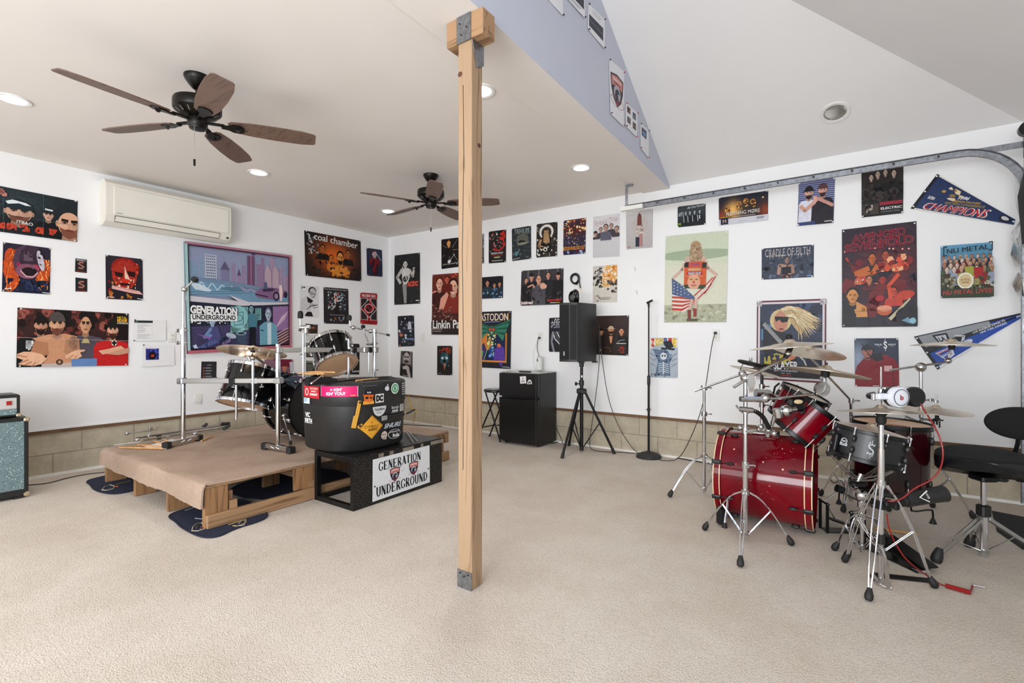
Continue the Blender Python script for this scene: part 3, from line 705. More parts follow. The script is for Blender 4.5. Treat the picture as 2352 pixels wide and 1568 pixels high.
# ---- air conditioner
p0 = onx(243, 413, XL); p1 = onx(530, 470, XL); pb = onx(246, 507, XL)
ya = onx(258, 500, XL+.2).y; 
t0 = onx(243, 420, XL+.19); t1 = onx(530, 478, XL+.19)
y0, y1 = t0.y, t1.y; zt2 = onx(243, 413, XL+.10).z; zb2 = onx(258, 518, XL+.12).z
ac = thing('air_conditioner', (XL, (y0+y1)/2, zb2), 'cream wall-mounted split air conditioner above the band posters', 'air conditioner')
pf = [(0, zb2+.02), (0, zt2-.01), (.03, zt2), (.14, zt2), (.19, zt2-.04), (.20, zt2-.10), (.20, zb2+.09), (.17, zb2+.03), (.10, zb2), (.02, zb2+.005)]
B().prism([(a, z) for a, z in pf], (XL, y0, 0), Vector((1, 0, 0)), Vector((0, 0, 1)), Vector((0, 1, 0)), y1-y0).build('body', M_acw, ac, ang=25)
bx((XL+.198, y0+.06, zb2+.10), (XL+.208, y1-.03, zt2-.07), 'front_panel', M_acw, ac, bev=.003)
b = B(); za, zb3 = zb2+.085, zb2+.035
b.prism([(.202, za), (.178, zb3), (.174, zb3), (.198, za)], (XL, y0+.075, 0), Vector((1, 0, 0)), Vector((0, 0, 1)), Vector((0, 1, 0)), y1-y0-.2); b.build('louver', M_acw, ac)
b = B(); b.tube([(XL+.204, y0+.07, za+.002), (XL+.204, y1-.12, za+.002), (XL+.178, y1-.125, zb3-.002), (XL+.178, y0+.07, zb3-.002), (XL+.204, y0+.07, za+.002)], .0028, 4); b.build('louver_gap', M_dark, ac)
bx((XL+.04, y0+.02, zt2-.002), (XL+.13, y1-.02, zt2+.002), 'intake_grille', mat('grille_grey', '8a8780', .6), ac)
bx((XL+.2085, y0+.08, zb2+.112), (XL+.2095, y0+.13, zb2+.119), 'maker_mark', mat('grey_print', '8c8c8c', .5), ac)
B().cyl((XL+.196, y1-.04, zb2+.05), (XL+.199, y1-.04, zb2+.05), .012, n=16).build('sensor_eye', M_dark, ac)

# ---- outlets, plates, switch
def plate(w, px, name, label, kind, cat='outlet'):
    n = PLANES[w][1]; c = [wallpt(w, px[i], px[i+1]) for i in (0, 2, 4, 6)]; ctr = sum(c, Vector())/4
    X = (c[1]-c[0]).normalized(); Z = Vector((0, 0, 1)); wd_, ht = .072, .115
    if kind == 'blank': wd_, ht = .085, .115
    t = thing(name, ctr+n*.001, label, cat)
    B().box(ctr+n*.004, (wd_, ht, .006), (X, Z, n), .002).build('cover_plate', M_white, t)
    if kind == 'outlet':
        for q in (.022, -.022):
            o = B().box(ctr+n*.0075+Z*q, (.034, .030, .002), (X, Z, n), .001).build('receptacle', M_white, t)
            for s_ in (-.007, .007): B().box(ctr+n*.0087+Z*(q+.003)+X*s_, (.0025, .009, .001), (X, Z, n)).build('slot', M_dark, o)
            B().cyl(ctr+n*.0083+Z*(q-.008), ctr+n*.0092+Z*(q-.008), .003, n=8).build('slot', M_dark, o)
    if kind == 'switch':
        B().box(ctr+n*.008, (.034, .066, .003), (X, Z, n), .001).build('rocker', M_white, t)
    return ctr
plate('L', (385, 760, 405, 761, 405, 788, 385, 787), 'wall_outlet', 'white duplex outlet on left wall between papers and big banner', 'outlet')
plate('L', (445, 901, 464, 902, 464, 929, 445, 930), 'blank_wall_plate', 'blank white wall plate low on the left wall behind the drum rack', 'blank', 'wall plate')
plate('R', (967, 764, 976, 764, 976, 784, 967, 784), 'light_switch', 'white light switch beside the collage poster near the corner', 'switch', 'switch')
o1 = plate('R', (1234, 761, 1248, 761, 1248, 783, 1234, 783), 'wall_outlet', 'white outlet with black plug on back wall above the mini fridge', 'outlet')
o2 = plate('R', (1634, 755, 1655, 755, 1655, 783, 1634, 783), 'wall_outlet', 'white outlet on back wall below the flag poster with a cord plugged in', 'outlet')
# ================================================================== POSTERS (printed artwork)
def A(asp=1.0): return Art(asp)
SK = 'c9947a'
# ---------- left wall
a = A(1.9)
a.man(.10, .42, .30, .50, SK, '1a1c20', '15181c', cap='1a2024', capb='22282e', beard='3a2820')
a.man(.44, .50, .26, .46, 'c79c86', '15181a', '1a1f24', cap='1c2a30', beard='6d4636')
a.poly([(.32, .31), (.38, .25), (.5, .28), (.55, .33), (.5, .34), (.44, .31), (.38, .34), (.34, .36)], 'd8dee0')
a.man(.71, .46, .10, .26, 'c79c86', '15181a', '111316', cap='1a2226'); a.Ln([(.68, .34), (.75, .35)], .02, 'd0d4d6')
a.man(.92, .60, .26, .62, 'd0a184', '2a1c16', '16171a', bald=1, beard='7a4a38')
a.Ln([(.3, 0), (.3, 1)], .003, '4c6a70'); a.Ln([(.66, 0), (.66, 1)], .003, '4c6a70'); a.Ln([(0, .6), (1, .62)], .003, '3c5054')
for i, x in enumerate((.27, .37, .49, .62, .76)): a.blobs(x-.045, .78, x+.045, .93, 9, .03, ['b23a2c', 'c0452f'], seed=i, ax=1.5)
a.T('ITBAO', .49, .735, .15, .07, 'd5d2cc', .02, rot=4); a.blobs(.26, .05, .34, .22, 6, .05, ['b5756e'], seed=9)
poster('band_poster', 'wide black poster of four men in dark caps, topmost at the far left edge', 'L', (-78, 412, 178, 461.6, 176, 555.5, -75, 522), a, bg='20262a', bg2='161718', glows=[(.4, .3, .3, .3, '34444a', .6)], noise=.35)
a = A(.97)
for x, y, s_ in ((.16, .3, 1), (.14, .55, 2), (.86, .45, 3), (.84, .65, 4), (.2, .75, 5)):
    a.E(x, y, .13, .2, 'b8481c', .4); R_ = random.Random(s_)
    for i in range(16): q = x+R_.uniform(-.13, .13); z = y+R_.uniform(-.2, .12); a.Ln([(q, z), (q+R_.uniform(-.05, .05), z+.09), (q+R_.uniform(-.09, .09), z+.17)], .022, R_.choice(['d8581c', 'e87c34', 'f0a864', 'a83a18']), .2, w2=.006)
a.E(.5, .35, .3, .36, '4a3446', .3); a.E(.58, .3, .26, .3, '382636', .3); a.E(.78, .3, .07, .22, 'b8b4bc', .3, rot=-15)
a.poly([(.42, .2), (.58, .19), (.62, .32), (.42, .34)], '5c4a58', .2); a.poly([(.28, .38), (.55, .42), (.78, .46), (.66, .56), (.42, .52), (.28, .45)], '8a2440', .2)
a.E(.66, .47, .09, .08, 'a83450'); a.E(.5, .55, .24, .16, '7d4a5c', .3); a.E(.55, .55, .17, .09, '1c0c14'); a.Ln([(.36, .55), (.48, .66), (.62, .66), (.72, .56)], .025, 'c8a0a8')
a.blobs(.35, .12, .8, .5, 16, .05, ['241828', '644c60'], seed=7, ax=.5); a.blobs(.1, .72, .95, .95, 14, .09, ['1c2644', '26304e', '121829'], seed=8, ax=2)
a.Ln([(.05, .94), (.18, .93)], .02, 'd8d8d8'); a.Ln([(.83, .97), (.96, .98)], .015, 'd8d8d8')
poster('band_poster', 'poster of dark bald mask with bright orange shaggy hair, lower left edge of wall', 'L', (7, 556, 116, 570, 114, 676, 4, 669), a, bg='2a2232', bg2='141a30', noise=.3, seed=2, pins='gggg')
def snake(seed):
    a = A(.85); R = [(.68, .25), (.4, .27), (.28, .38), (.5, .47), (.72, .56), (.6, .7), (.3, .68)]
    a.T('RINGWATZ' if seed == 1 else 'S', .5, .1, .8 if seed == 1 else .02, .12 if seed == 1 else .02, 'd8d8d8', .03)
    a.Ln(R, .2, '23404c'); a.Ln(R, .15, 'a83a2c'); a.Ln(R, .08, '3a5c66'); a.Ln(R, .03, 'c8a070'); a.T('NOT REMOVE', .5, .92, .8, .06, 'c04030', .02); return a
poster('sticker_card', 'small black card with red coiled S snake, upper of the two', 'L', (173, 593, 199, 596, 199, 627, 172, 624), snake(1), 'card', '----', bg='1a1c1e', grid=(6, 6), seed=3, curl=.001)
poster('sticker_card', 'small black card with red coiled S snake, lower of the two', 'L', (173, 637, 200, 640, 200, 670, 173, 669), snake(2), 'card', '----', bg='1a1c1e', grid=(6, 6), seed=4, curl=.001)
a = A(.85)
a.E(.52, .28, .38, .26, '8c1c14', .4); a.blobs(.15, .08, .9, .4, 26, .06, ['b8321e', '6a120c', 'd0503a'], seed=3, ax=.5)
a.E(.5, .42, .34, .34, 'a02a1e', .4); a.poly([(.5, .2), (.55, .36), (.66, .55), (.56, .6), (.5, .48)], 'e0c0a8'); a.poly([(.56, .32), (.8, .34), (.78, .46), (.62, .44)], '24080a'); a.poly([(.22, .36), (.46, .38), (.44, .48), (.26, .46)], '24080a')
a.blobs(.24, .5, .8, .74, 26, .05, ['e8c8a8', 'e8883a', '7a1410', 'd8d0c0'], seed=5, ax=.5); a.E(.52, .56, .13, .05, 'c8301e'); a.E(.5, .64, .16, .03, '30080a')
a.poly([(.16, .68), (.9, .78), (1, .86), (.7, .84), (.15, .76)], 'd8a8a0', .1); a.Ln([(.2, .7), (.8, .79)], .01, 'b03838')
a.blobs(.3, .84, .75, .98, 10, .05, ['b07830', '5a1414'], seed=6); a.blobs(.02, .55, .2, .98, 8, .07, ['7a1a14', 'c07030'], seed=8)
a.Ln([(.04, .95), (.22, .96)], .015, 'c0c0c0'); a.Ln([(.84, .96), (.96, .97)], .02, 'd0d0d0')
poster('band_poster', 'poster of red and black painted face holding a pale knife', 'L', (242, 585, 327, 595, 328, 690, 243, 686), a, bg='2c2630', bg2='1c1820', noise=.25, seed=5)
a = A(2.0)
a.blobs(0, 0, 1, .55, 120, .05, ['5e2c26', '7a3c34', '3c1c18', '8a4c42', '1c0e0e'], .35, 11, .8, 7)
a.R(.3, .0, .45, .3, '160e0e'); a.R(.54, .0, .67, .3, '160e0e'); a.R(.84, 0, 1, .5, '1a0f10')
a.man(.19, .28, .105, .30, 'bd8a70', '110d0c', '0f1012', sw=3.6, beard='17100e', cap='14100f'); a.blobs(.07, .55, .14, .72, 12, .03, ['d8d8d8'], seed=4)
a.man(.58, .24, .105, .32, 'c4926f', '2a1c16', '4d4650', sw=3.4, bald=1)
a.man(.84, .32, .105, .32, 'd4a184', '17120f', 'b81f20', sw=3.4, beard='3a1e14', cap='18140f'); a.C(.855, .57, .028, 'd8d4cc'); a.T('+', .855, .57, .05, .1, '1c1414', .08)
a.poly([(.45, .86), (.69, .86), (.69, 1), (.45, 1)], '5f7fb0')
a.poly([(.12, .52), (.25, .44), (.4, .42), (.5, .46), (.5, .62), (.45, .8), (.46, 1), (.2, 1), (.26, .75), (.22, .62)], 'c08a68', .12)
a.poly([(.14, .55), (.25, .58), (.26, .78), (.17, .86), (.1, .8)], 'a87454', .1); a.poly([(.4, .5), (.52, .5), (.53, .7), (.44, .82), (.39, .75)], 'a87a5c', .12)
a.E(.47, .58, .045, .12, '8a6650', .4); a.poly([(.2, .95), (.45, .93), (.46, 1), (.2, 1)], 'b8a8a0')
a.man(.325, .25, .13, .36, 'cf9c7c', '352c2a', None, beard='6a4030', cap='4a4340'); a.E(.35, .92, .03, .05, '3a2a22'); a.C(.35, .92, .014, 'b88460')
a.poly([(0, .78), (.05, .74), (.12, .74), (.2, .78), (.24, .86), (.2, .95), (.14, .98), (.06, .97), (.01, .95), (.05, .88), (0, .84)], 'd8a888', .1)
for x0, y0, x1, y1 in ((.02, .93, .09, .88), (.06, .97, .12, .91), (.12, .99, .15, .92), (0, .8, .08, .83)): a.Ln([(x0, y0), (x1, y1)], .008, '9a6850')
a.poly([(.4, .8), (.46, .74), (.52, .7), (.58, .7), (.57, .73), (.53, .75), (.55, .82), (.5, .87), (.44, .87), (.4, .85)], 'd8a888', .1)
for x0, y0, x1, y1 in ((.43, .86, .47, .8), (.48, .87, .5, .81)): a.Ln([(x0, y0), (x1, y1)], .007, '9a6850')
a.poly([(.7, .72), (.8, .68), (.92, .62), (.96, .67), (.86, .74), (.74, .79)], 'd4a184'); a.poly([(.78, .78), (.9, .7), (1, .66), (1, .76), (.9, .8)], 'c08f74')
a.T('METAL', .93, .09, .1, .045, 'e0c030', .04); a.T('EDGE', .93, .14, .1, .05, 'e8a828', .05); a.T('GODSMACK', .935, .19, .11, .035, 'e8e0d0', .04)
a.Ln([(0, .5), (1, .53)], .0025, 'c8b0a8'); a.poly([(.56, .5), (.6, .5), (.62, .58), (.54, .58)], 'b0a070')
poster('band_poster', 'wide colour poster of four men, a shirtless one reaching out both palms', 'L', (40, 706, 295, 720, 293, 839, 37, 843), a, bg='3a1e1c', bg2='20191a', noise=.15, grid=(30, 16), seed=6)
a = A(1.55); a.R(.02, .04, .58, .15, '2c2c30'); a.Ln([(.05, .09), (.12, .09)], .02, '60b090')
for i in range(6): a.words(.12, .2+.075*i, .55 if i < 2 else .38, .225+.075*i, 1, '6a6a70', i)
a.words(.12, .68, .55, .92, 7, 'b0b0b4', 9, .4); a.Ln([(.575, 0), (.575, 1)], .004, 'c4c4c4')
poster('pinned_paper', 'white printed web page pinned beside the four men poster, upper of two', 'L', (307, 733.5, 381, 735, 380, 782, 304.5, 783), a, 'paper', 'k--k', bg='e0e0df', noise=.03, curl=.02, seed=7)
a = A(1.6); a.R(.10, .16, .5, .7, '2c2c78'); a.blobs(.1, .2, .5, .68, 12, .07, ['5a34a0', '3a50b8', '181838'], seed=3); a.E(.3, .5, .12, .2, '14141c'); a.R(.26, .46, .35, .56, 'c83030'); a.words(.12, .17, .46, .21, 1, 'd0d0e0')
poster('pinned_paper', 'white sheet with small blue and purple picture, lower of two papers', 'L', (327, 791, 400, 793, 400, 838, 326, 842), a, 'paper', 'k---', bg='e0e0e0', noise=.03, curl=.015, seed=8)
# big comic style banner
a = A(1.0)
T1, T2 = '9fc4cc', 'b88ca0'
a.poly([(.02, .02), (.98, .03), (.98, .5), (.6, .53), (.52, .5), (.36, .48), (.4, .52), (.02, .48)], '8c94b0', .05)
for i in range(20):       # sky and towers
    x = .03+.047*i; R_ = random.Random(i+40); h = R_.uniform(.12, .36)
    a.R(x, .4-h, x+R_.uniform(.03, .055), .42, ['7e96ae', '8a90ac', '947fa0', '8d7493', 'a38aa4'][i//4], .12)
    if i in (4, 9, 12): a.poly([(x, .4-h), (x+.02, .33-h), (x+.04, .4-h)], '5c4a6c')
a.R(.17, .09, .27, .36, 'b2bccb'); 
for r in range(9):
    for c in range(5): a.R(.18+.017*c, .1+.026*r, .19+.017*c, .113+.026*r, '62607c')
a.R(.55, .06, .62, .36, '6e4a68'); a.Ln([(.585, .05), (.585, .36)], .006, 'a884a0'); a.poly([(.3, .22), (.34, .14), (.38, .22)], '5c5474'); a.R(.31, .22, .37, .4, '7c789c')
for x in (.72, .8): a.poly([(x, .2), (x+.03, .12), (x+.07, .2), (x+.07, .4), (x, .4)], 'b39aa8')
a.poly([(.02, .3), (.5, .34), (.98, .40), (.98, .42), (.5, .38), (.02, .34)], '6f86a0'); a.poly([(.02, .34), (.3, .36), (.7, .41), (.98, .42), (.98, .5), (.6, .53), (.36, .48), (.02, .47)], '6d92ac', .1)
for i in range(7): a.Ln([(.05+.09*i, .345+.008*i), (.09+.09*i, .42), (.13+.09*i, .35+.008*i)], .01, 'b4cad6' if i < 4 else 'b49ab0')
a.poly([(.03, .36), (.12, .37), (.22, .42), (.2, .44), (.08, .42)], 'c4d4dc'); a.E(.4, .40, .1, .02, '56788c')
for k in (0, .02): a.Ln([(.02, .45+k), (.3, .43+k), (.6, .41+k)], .003, '2c4c60')
a.poly([(.62, .42), (.68, .375), (.76, .36), (.85, .365), (.93, .39), (.95, .43), (.94, .455), (.84, .47), (.8, .49), (.66, .475), (.62, .45)], '7c5c80'); a.poly([(.70, .38), (.77, .37), (.83, .37), (.8, .40), (.7, .41)], '3c2c48')
a.Ln([(.63, .44), (.75, .46)], .012, '2c2038'); a.E(.84, .45, .035, .05, '2c2038'); a.E(.84, .45, .02, .03, '8f7590'); a.E(.94, .43, .02, .035, '2c2038')
a.poly([(.87, .33), (.9, .33), (.91, .4), (.9, .5), (.88, .5), (.87, .4)], 'e0c4c4'); a.poly([(.72, .31), (.74, .31), (.75, .38), (.71, .38)], '4c5878')
a.poly([(.0, .48), (.42, .51), (.36, .455), (.56, .52), (.98, .51), (.98, .53), (.5, .56), (.02, .53), (0, .53)], 'c8c4cc', .03); a.poly([(.36, .455), (.46, .52), (.42, .51)], '23303a')
a.poly([(.02, .53), (.5, .56), (.98, .53), (.98, .97), (.02, .96)], '232838', .2)
a.poly([(.02, .76), (.5, .74), (.98, .8), (.98, .97), (.02, .96)], '413c5e', .25)
for i in range(9): a.R(.45+.0*i, .58+.045*i, .85, .583+.045*i, '121822', 0)
a.blobs(.38, .57, .55, .82, 46, .06, ['7fb4b8', '8fc4c4'], .1, 4); a.E(.46, .67, .085, .11, '86bcc0', .1)
a.Ln([(.42, .63), (.5, .62), (.5, .74), (.42, .75), (.42, .63)], .006, '365c66'); a.ring(.46, .68, .035, .006, '365c66'); a.blobs(.62, .58, .68, .7, 14, .04, ['7fb4b8'], seed=8)
a.R(.43, .83, .53, .98, '3c4c62', .2); a.E(.48, .83, .05, .018, '8aa8b0'); a.E(.48, .83, .035, .01, '1c2634')
a.poly([(.8, .56), (.97, .55), (.97, .8), (.8, .82)], '8e6c98', .2); a.poly([(.86, .86), (.98, .8), (.98, .97), (.84, .97)], '4a2c3c'); 
for i in range(6): a.Ln([(.82+.02*i, .8-.02*i), (.9+.012*i, .66-.01*i)], .005, 'd8bccc')
for i in range(5): a.Ln([(.84, .97-.03*i), (.98, .9-.03*i)], .01, 'd0a8a0')
a.man(.58, .59, .045, .07, '7aa4aa', '141c24', None); a.poly([(.55, .64), (.61, .63), (.64, .7), (.63, .78), (.55, .78)], '47788a'); a.poly([(.56, .77), (.62, .77), (.62, .97), (.59, .97), (.59, .82), (.58, .97), (.55, .97)], '10161e')
a.poly([(.66, .76), (.71, .72), (.78, .72), (.84, .76), (.85, .97), (.66, .97)], '6a9cb0', .1); a.R(.74, .73, .78, .97, 'c0d4dc'); a.Ln([(.67, .8), (.7, .81)], .01, '18283a')
a.man(.75, .64, .06, .12, 'a8b8c8', '6a5a80', None)
a.man(.215, .715, .05, .08, 'a0b8d0', '5c86b8', None); a.poly([(.18, .77), (.26, .76), (.29, .86), (.27, .92), (.17, .9)], '4a4c7c'); a.Ln([(.2, .78), (.14, .86), (.2, .84)], .025, '6c88b0'); a.Ln([(.24, .9), (.16, .93), (.08, .97)], .04, '545c90'); a.Ln([(.06, .93), (.08, .97)], .03, 'c0c8dc'); a.poly([(.07, .82), (.2, .86), (.19, .88)], '8a5ca8')
for i in range(16): a.Ln([(.04+.03*i, .96), (.1+.02*i, .86)], .002, '201c34')
a.E(.38, .85, .05, .025, 'a8b8c4', rot=20); a.blobs(.28, .86, .42, .95, 14, .03, ['8878a8', '303850'], seed=4)
a.T('GENERATION', .235, .61, .41, .075, 'e6e6e6', .05, rot=2.5, halo='101418'); a.R(.025, .645, .44, .71, 'e6e6e6', .02); a.blobs(.03, .7, .43, .735, 20, .012, ['e6e6e6'], .0, 5, .5); a.T('UNDERGROUND', .235, .675, .38, .045, '16191e', .03, rot=1)
a.R(0, 0, .022, 1, 'a0c0c0'); a.R(.975, 0, 1, 1, 'a8687c'); a.R(0, 0, 1, .02, 'a87888'); a.R(0, .972, 1, 1, 'b0606c'); a.R(.022, .02, .03, .97, '1c2a30'); a.R(.965, .02, .975, .97, '3c1c2a'); a.R(.03, .02, .97, .035, '4a2c3c'); a.R(.03, .955, .97, .972, '1a1420')
poster('banner', 'large comic-style banner of city, sports car and street figures, behind the left drum kit', 'L', (421, 554, 666, 587, 666, 798, 428, 812.5), a, 'banner', bg='8fb0bc', bg2='6a4a60', glows=[(.85, .3, .3, .3, 'e8c8b0', .7)], noise=.12, grid=(30, 30), seed=9, curl=.012)
a = A(1.25)
a.man(.30, .34, .09, .17, 'a85a28', '100806', '160c08', sw=2.4, by=.6); a.man(.75, .38, .08, .18, 'a85a28', '100806', '160c08', sw=2.4, by=.66); a.man(.44, .55, .08, .17, 'c06a28', '6a1408', 'c87028', sw=2, by=.85)
a.man(.6, .5, .12, .28, 'd88a3c', '0c0604', 'c87828', sw=2.5, by=.95, beard='160a06')
a.Ln([(.44, .84), (.58, .72), (.72, .86), (.52, .9)], .05, 'd88434'); a.poly([(.68, .72), (.78, .8), (.74, .94), (.66, .86)], 'd07c30')
a.blobs(.02, .05, .22, .5, 40, .02, ['8a8a8c', 'b8b8b8', '3c3c3c'], .1, 3, 1.8, 5); a.blobs(.02, .5, .98, .98, 50, .02, ['2c2c2c', '0c0c0c'], .1, 5, 2)
a.T('coal chamber', .54, .115, .78, .15, 'd8d4d0', .035, rot=3)
poster('band_poster', 'black poster with orange glow, four figures and rounded white lettering, by the corner', 'L', (698.5, 529, 828, 553, 829, 646, 701, 632.5), a, bg='141312', bg2='161514', glows=[(.5, .5, .26, .3, 'd8641c', .95)], noise=.2, seed=10, curl=.01)
a = A(.63); a.man(.5, .2, .32, .2, 'c0a8a8', '8a1c24', '6a1420', sw=2, by=.6); a.poly([(.35, .55), (.7, .55), (.65, .98), (.4, .98)], '401420', .3); a.Ln([(.55, .1), (.9, .4)], .05, '9098a8'); a.blobs(.3, .4, .75, .95, 14, .1, ['8a1c24', '28141c'], seed=4)
poster('band_poster', 'small dark blue poster of red-haired figure in profile, nearest the corner', 'L', (841.5, 568.7, 877, 574, 878, 635.5, 842.5, 633), a, bg='232a3e', noise=.2, grid=(10, 14), seed=11)
a = A(.65); a.R(.04, .02, .32, .15, 'e8e8e8'); a.ring(.18, .085, .001, .001, '222222', 3); a.T('19', .18, .085, .2, .09, '141414', .06)
a.poly([(.05, .45), (.35, .34), (.6, .6), (.55, 1), (.0, 1)], 'c6c4c4', .1); a.E(.66, .17, .22, .14, '2a2422'); a.E(.68, .24, .19, .17, 'b8b4b4'); a.Ln([(.52, .2), (.66, .24), (.86, .27)], .03, '1c1c1c'); a.E(.62, .25, .07, .04, '8c8888'); a.E(.8, .27, .06, .04, '8c8888')
a.poly([(.36, .36), (.5, .4), (.72, .48), (.6, .56), (.42, .55)], '1e1a1a', .3); a.E(.74, .36, .07, .012, '3a3434'); a.Ln([(.2, .98), (.5, .66), (.85, .56)], .1, 'd0cece'); a.Ln([(.36, .78), (.62, .63), (.9, .62)], .035, '2a2626'); a.Ln([(.7, .66), (.95, .6)], .03, '3a3434'); a.Ln([(.72, .72), (.95, .68)], .025, '3a3434')
a.poly([(.28, .95), (.4, .85), (.62, .85), (.7, 1), (.28, 1)], '1c1a1c'); a.ring(.62, .63, .1, .02, '2a2626')
poster('band_poster', 'white sketch poster of man with glasses and number 19', 'L', (689, 654, 730.6, 657.8, 730.6, 727.8, 688, 725), a, bg='d6d5d6', noise=.06, seed=12)
a = A(.68); a.T('ANTISYMMETRY IN FURY', .5, .05, .9, .03, 'c8c4c0', .02)
for s_, x0, x1 in ((1, .16, .5), (2, .5, .88)): a.blobs(x0, .12, x1, .62, 60, .06, ['4c6c88', '8ab0c4', 'c8d8dc', '28343c', 'b86048' if s_ == 1 else '6a8aa0', 'dccac0'], .2, s_, .45)
a.blobs(.4, .1, .62, .4, 20, .06, ['c86a58', 'e0b0a0', 'd8d0d0'], .1, 5, .5); a.poly([(.46, .5), (.52, .44), (.58, .5), (.64, .72), (.4, .72)], '1c1818')
a.T('THE BLACK CURTAIN', .52, .755, .6, .02, 'b0a8a8', .02); a.blobs(.22, .8, .82, .95, 22, .04, ['6c7076', '2c2a30', 'a05038', '8c98a8'], .2, 6)
poster('band_poster', 'dark poster of glowing blue and white butterfly skull shape', 'L', (742.6, 659, 799.5, 663.5, 800.7, 744, 743.7, 742.7), a, bg='2c2627', bg2='262022', noise=.15, seed=13)
a = A(.55); a.R(0, 0, 1, .16, 'a01c22'); a.T('MACHINE HEAD', .5, .09, .8, .09, 'e0dcd8', .03); a.R(.02, .17, .98, .86, 'd8d4d0'); a.R(.04, .18, .96, .85, '2a2022'); a.R(.38, .16, .62, .88, 'd8d4d0'); a.R(.41, .16, .59, .9, 'a01c22')
a.poly([(.5, .18), (1, .5), (.5, .8), (0, .5)], 'd8d4d0'); a.poly([(.5, .2), (.96, .5), (.5, .5)], 'a01c22'); a.poly([(.5, .2), (.04, .5), (.5, .5)], '221a1c'); a.poly([(.5, .78), (.04, .5), (.5, .5)], 'a01c22'); a.poly([(.5, .78), (.96, .5), (.5, .5)], '221a1c')
a.C(.5, .49, .27, 'e0dcd8'); a.C(.5, .49, .24, 'a01c22'); a.poly([(.5, .36), (.74, .49), (.5, .49)], '261c1e'); a.poly([(.5, .62), (.26, .49), (.5, .49)], '261c1e'); a.T('M', .5, .44, .2, .08, '30141a', .05); a.T('H', .5, .54, .16, .08, '30141a', .05); a.R(0, .88, 1, 1, 'a01c22'); a.words(.25, .91, .8, .97, 2, '581014')
poster('band_poster', 'red, black and white geometric diamond poster with round emblem', 'L', (827, 671.5, 866, 674, 866, 745.7, 827.5, 743.4), a, bg='a01c22', noise=.08, grid=(12, 14), seed=14)
a = A(.9); a.words(.38, .2, .7, .24, 1, 'c8c8c8')
for i in range(4): a.C(.17, .4+.17*i, .05, 'b05840'); a.words(.28, .37+.17*i, .75, .43+.17*i, 2, 'c0c0c4', i)
poster('schedule_sheet', 'dark listing sheet with round orange icons behind the floor tom', 'L', (462.5, 830, 497, 830, 496, 867, 461, 868), a, 'paper', 'k-kk', bg='2c2c30', noise=.05, grid=(8, 8), seed=15)
a = A(1.15); a.poly([(.3, 0), (.95, 0), (.9, .3), (.4, .3)], '702038'); a.T('90', .42, .12, .13, .12, 'd8d4d4', .03); a.man(.7, .3, .16, .3, 'c87a60', '1c1418', '18161c', by=.9, cap='6a1c30'); a.poly([(.62, .9), (.86, .9), (.86, 1), (.62, 1)], '2a4cc0'); a.poly([(.86, .1), (1, .1), (1, .9), (.93, .9)], 'c0bcc8'); a.R(.82, .5, .88, .9, 'c0502c')
poster('band_poster', 'colour poster of man in black shirt and cap, mostly hidden behind the left cymbal', 'L', (607, 824, 673, 825, 672, 884, 607, 884), a, bg='8a6874', bg2='504050', noise=.2, grid=(12, 12), seed=16)
for i, (px_, tx, bgc) in enumerate((((702, 743.5, 729.5, 745, 729, 766, 702, 765.5), 1, '3c2c26'), ((703, 768, 729, 769, 729, 783, 703, 783), 0, 'd4d4d2'), ((703, 787, 729, 788, 729, 820, 703, 820), 2, '34342e'), ((703, 828, 729, 829, 729, 857, 703, 857), 2, '34342e'))):
    a = A(.9)
    if tx == 1: a.blobs(.1, .3, .9, .9, 14, .15, ['7a3c28', '1c1414', 'a86a40'], seed=2); a.R(0, 0, 1, .16, '26262a'); a.words(.6, .05, .95, .1, 1, 'c0c0c0')
    if tx == 0: a.words(.05, .1, .95, .9, 4, 'a0a0a4', 3, .25)
    if tx == 2: a.R(0, 0, 1, .16, '84866c'); a.words(.08, .3, .8, .95, 5, 'b0b0a8', 3, .3)
    poster('pinned_page', ['brown photo page pinned behind the chrome rack tube, topmost of its column', 'white text page second in the column behind the rack tube', 'dark page with olive header, third in the column behind the rack tube', 'dark page with olive header, lowest in the column behind the rack tube'][i], 'L', px_, a, 'paper', 'k---', bg=bgc, noise=.05, grid=(8, 8), seed=17+i)
a = A(.7); a.E(.5, .45, .3, .4, '2c2826', .3); a.T('Asking', .8, .9, .4, .08, 'c8c4c0', .04, rot=-6); a.blobs(.3, .1, .95, .85, 20, .08, ['343032', '1c1818'], seed=3, ax=.4)
poster('band_poster', 'nearly black poster with white script behind the raised black tom', 'L', (780, 788, 825.5, 789.5, 825, 860, 779, 859), a, bg='221f20', noise=.3, grid=(12, 12), seed=22)
# ---------- back wall, left part
a = A(.62); a.blobs(0, 0, 1, 1, 60, .03, ['3a3a3a', '0c0c0c', '4c4c4c'], .1, 3); a.man(.44, .2, .18, .14, 'c4c0bc', '181616', None); a.poly([(.28, .3), (.36, .28), (.55, .28), (.66, .32), (.6, .5), (.5, .6), (.36, .6), (.32, .45)], 'cac6c2', .1)
a.Ln([(.3, .31), (.12, .45), (.24, .56)], .1, 'b8b4b0'); a.Ln([(.62, .33), (.74, .45), (.78, .3)], .08, 'b8b4b0'); a.guitar(.55, .44, .55, -38, '2c2c2c', '8c8884'); a.poly([(.33, .6), (.5, .6), (.5, .98), (.4, .98)], '8a8886', .4); a.Ln([(.33, .25), (.5, .5)], .03, 'd8d4d0')
a.T('AC/DC', .73, .6, .42, .1, 'c85040', .06, halo='8a2a20'); a.Ln([(.86, .935), (.97, .935)], .03, 'd0d0d0')
poster('band_poster', 'black and white guitarist poster with orange-red logo, first right of the corner', 'R', (906.5, 586.7, 965, 580, 965.5, 697, 906, 700), a, bg='242424', noise=.2, seed=23)
